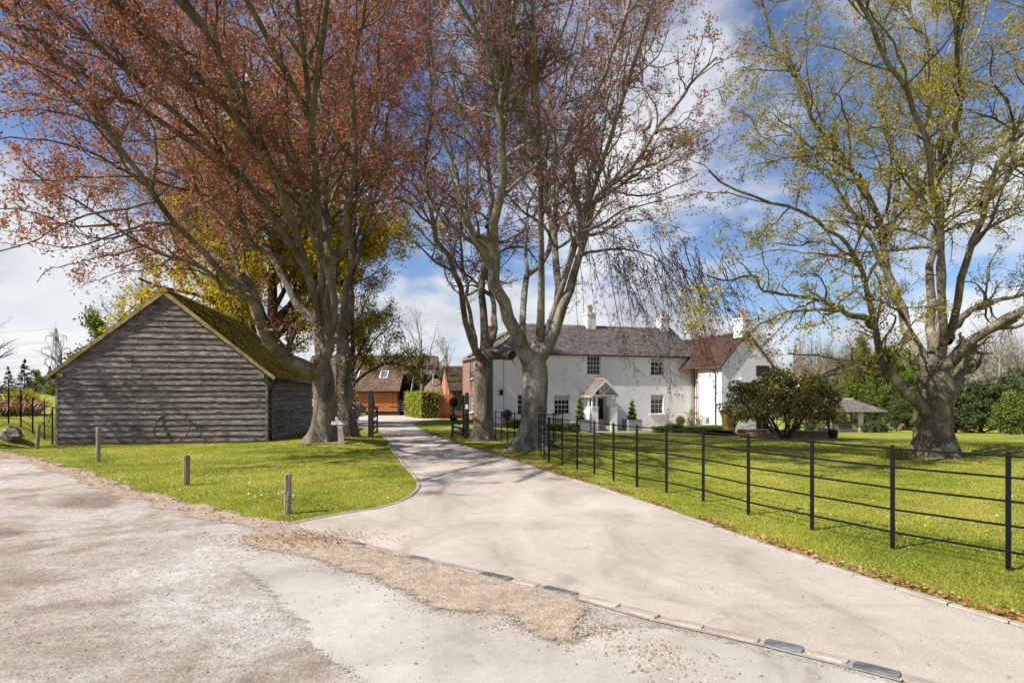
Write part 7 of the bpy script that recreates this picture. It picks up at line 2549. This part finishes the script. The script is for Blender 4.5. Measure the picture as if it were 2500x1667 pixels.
for sy in (-1, 1):
    gw.poly([(-1.05, sy * 0.885, 1.0), (-0.52, sy * 0.735, 1.40), (0.85, sy * 0.735, 1.47), (1.6, sy * 0.79, 1.32), (1.85, sy * 0.89, 1.0)])
gw.build('window', M['glass'], car)
MB().poly([(1.80, -0.6, 1.40), (1.80, 0.6, 1.40), (2.10, 0.7, 1.06), (2.10, -0.7, 1.06)]).build('rear_window', M['glass'], car)
for sy in (-1, 1):
    MB().box(2.06, 2.20, sy * 0.78 - 0.1, sy * 0.78 + 0.1, 0.72, 0.95).build('tail_lamp', M['red_lamp'], car)
for x in (-1.35, 1.35):
    for sy in (-1, 1):
        wprof = [(0.20, -0.11), (0.31, -0.11), (0.33, -0.08), (0.33, 0.08), (0.31, 0.11), (0.20, 0.11)]
        wm = MB().lathe(wprof, 0, 0, 20).build('wheel', M['rubber'], car, True, (x, sy * 0.82, 0.33), (math.pi / 2, 0, 0))
        MB().lathe([(0.02, -0.07), (0.19, -0.09), (0.205, 0.09), (0.02, 0.07)], 0, 0, 16).build('rim', M['grey_pipe'], wm, True)

# ---------------------------------------------------------------- pylon and its lines far off on the left
py0 = gx(137, 470)
pyl = thing('pylon', 'steel lattice electricity pylon far beyond the field', 'pylon', (py0.x, py0.y, 2.0))
lat = MB()
hts = [0, 9, 17, 24, 30, 35, 40, 45, 50.5]
wds = [4.2, 3.4, 2.7, 2.1, 1.7, 1.5, 1.2, 0.9, 0.25]
for i in range(len(hts) - 1):
    for sx in (-1, 1):
        for sy in (-1, 1):
            lat.bar((sx * wds[i], sy * wds[i], hts[i]), (sx * wds[i + 1], sy * wds[i + 1], hts[i + 1]), 0.34)
        for sy in (-1, 1):
            lat.bar((-sx * wds[i], sy * wds[i], hts[i]), (sx * wds[i + 1], sy * wds[i + 1], hts[i + 1]), 0.18)
            lat.bar((sy * wds[i], -sx * wds[i], hts[i]), (sy * wds[i + 1], sx * wds[i + 1], hts[i + 1]), 0.18)
lat.build('tower', M['pylon'], pyl)
for zq, half in ((44.5, 7.8), (35.2, 11.0), (27.0, 8.5)):
    ar_ = MB()
    ar_.bar((-half, 0, zq), (half, 0, zq), 0.36)
    ar_.bar((-half, 0, zq), (0, 0, zq + 2.2), 0.25)
    ar_.bar((half, 0, zq), (0, 0, zq + 2.2), 0.25)
    for sx in (-1, 1):
        ar_.bar((sx * half, 0, zq), (sx * half, 0, zq - 4.2), 0.28)
    ar_.build('cross_arm', M['pylon'], pyl)
for zq, half in ((50.5, 0.0), (40.3, 7.8), (40.3, -7.8), (31.0, 11.0), (31.0, -11.0), (22.8, 8.5), (22.8, -8.5)):
    cb_ = MB()
    pts = []
    for k in range(15):
        t = k / 14
        pts.append((half - 330 * t, -60 * t, zq - 4 * 9 * t * (1 - t) + 1.5 * t))
    cb_.tube(pts, 0.085, 4)
    cb_.build('power_line', M['pylon'], pyl)
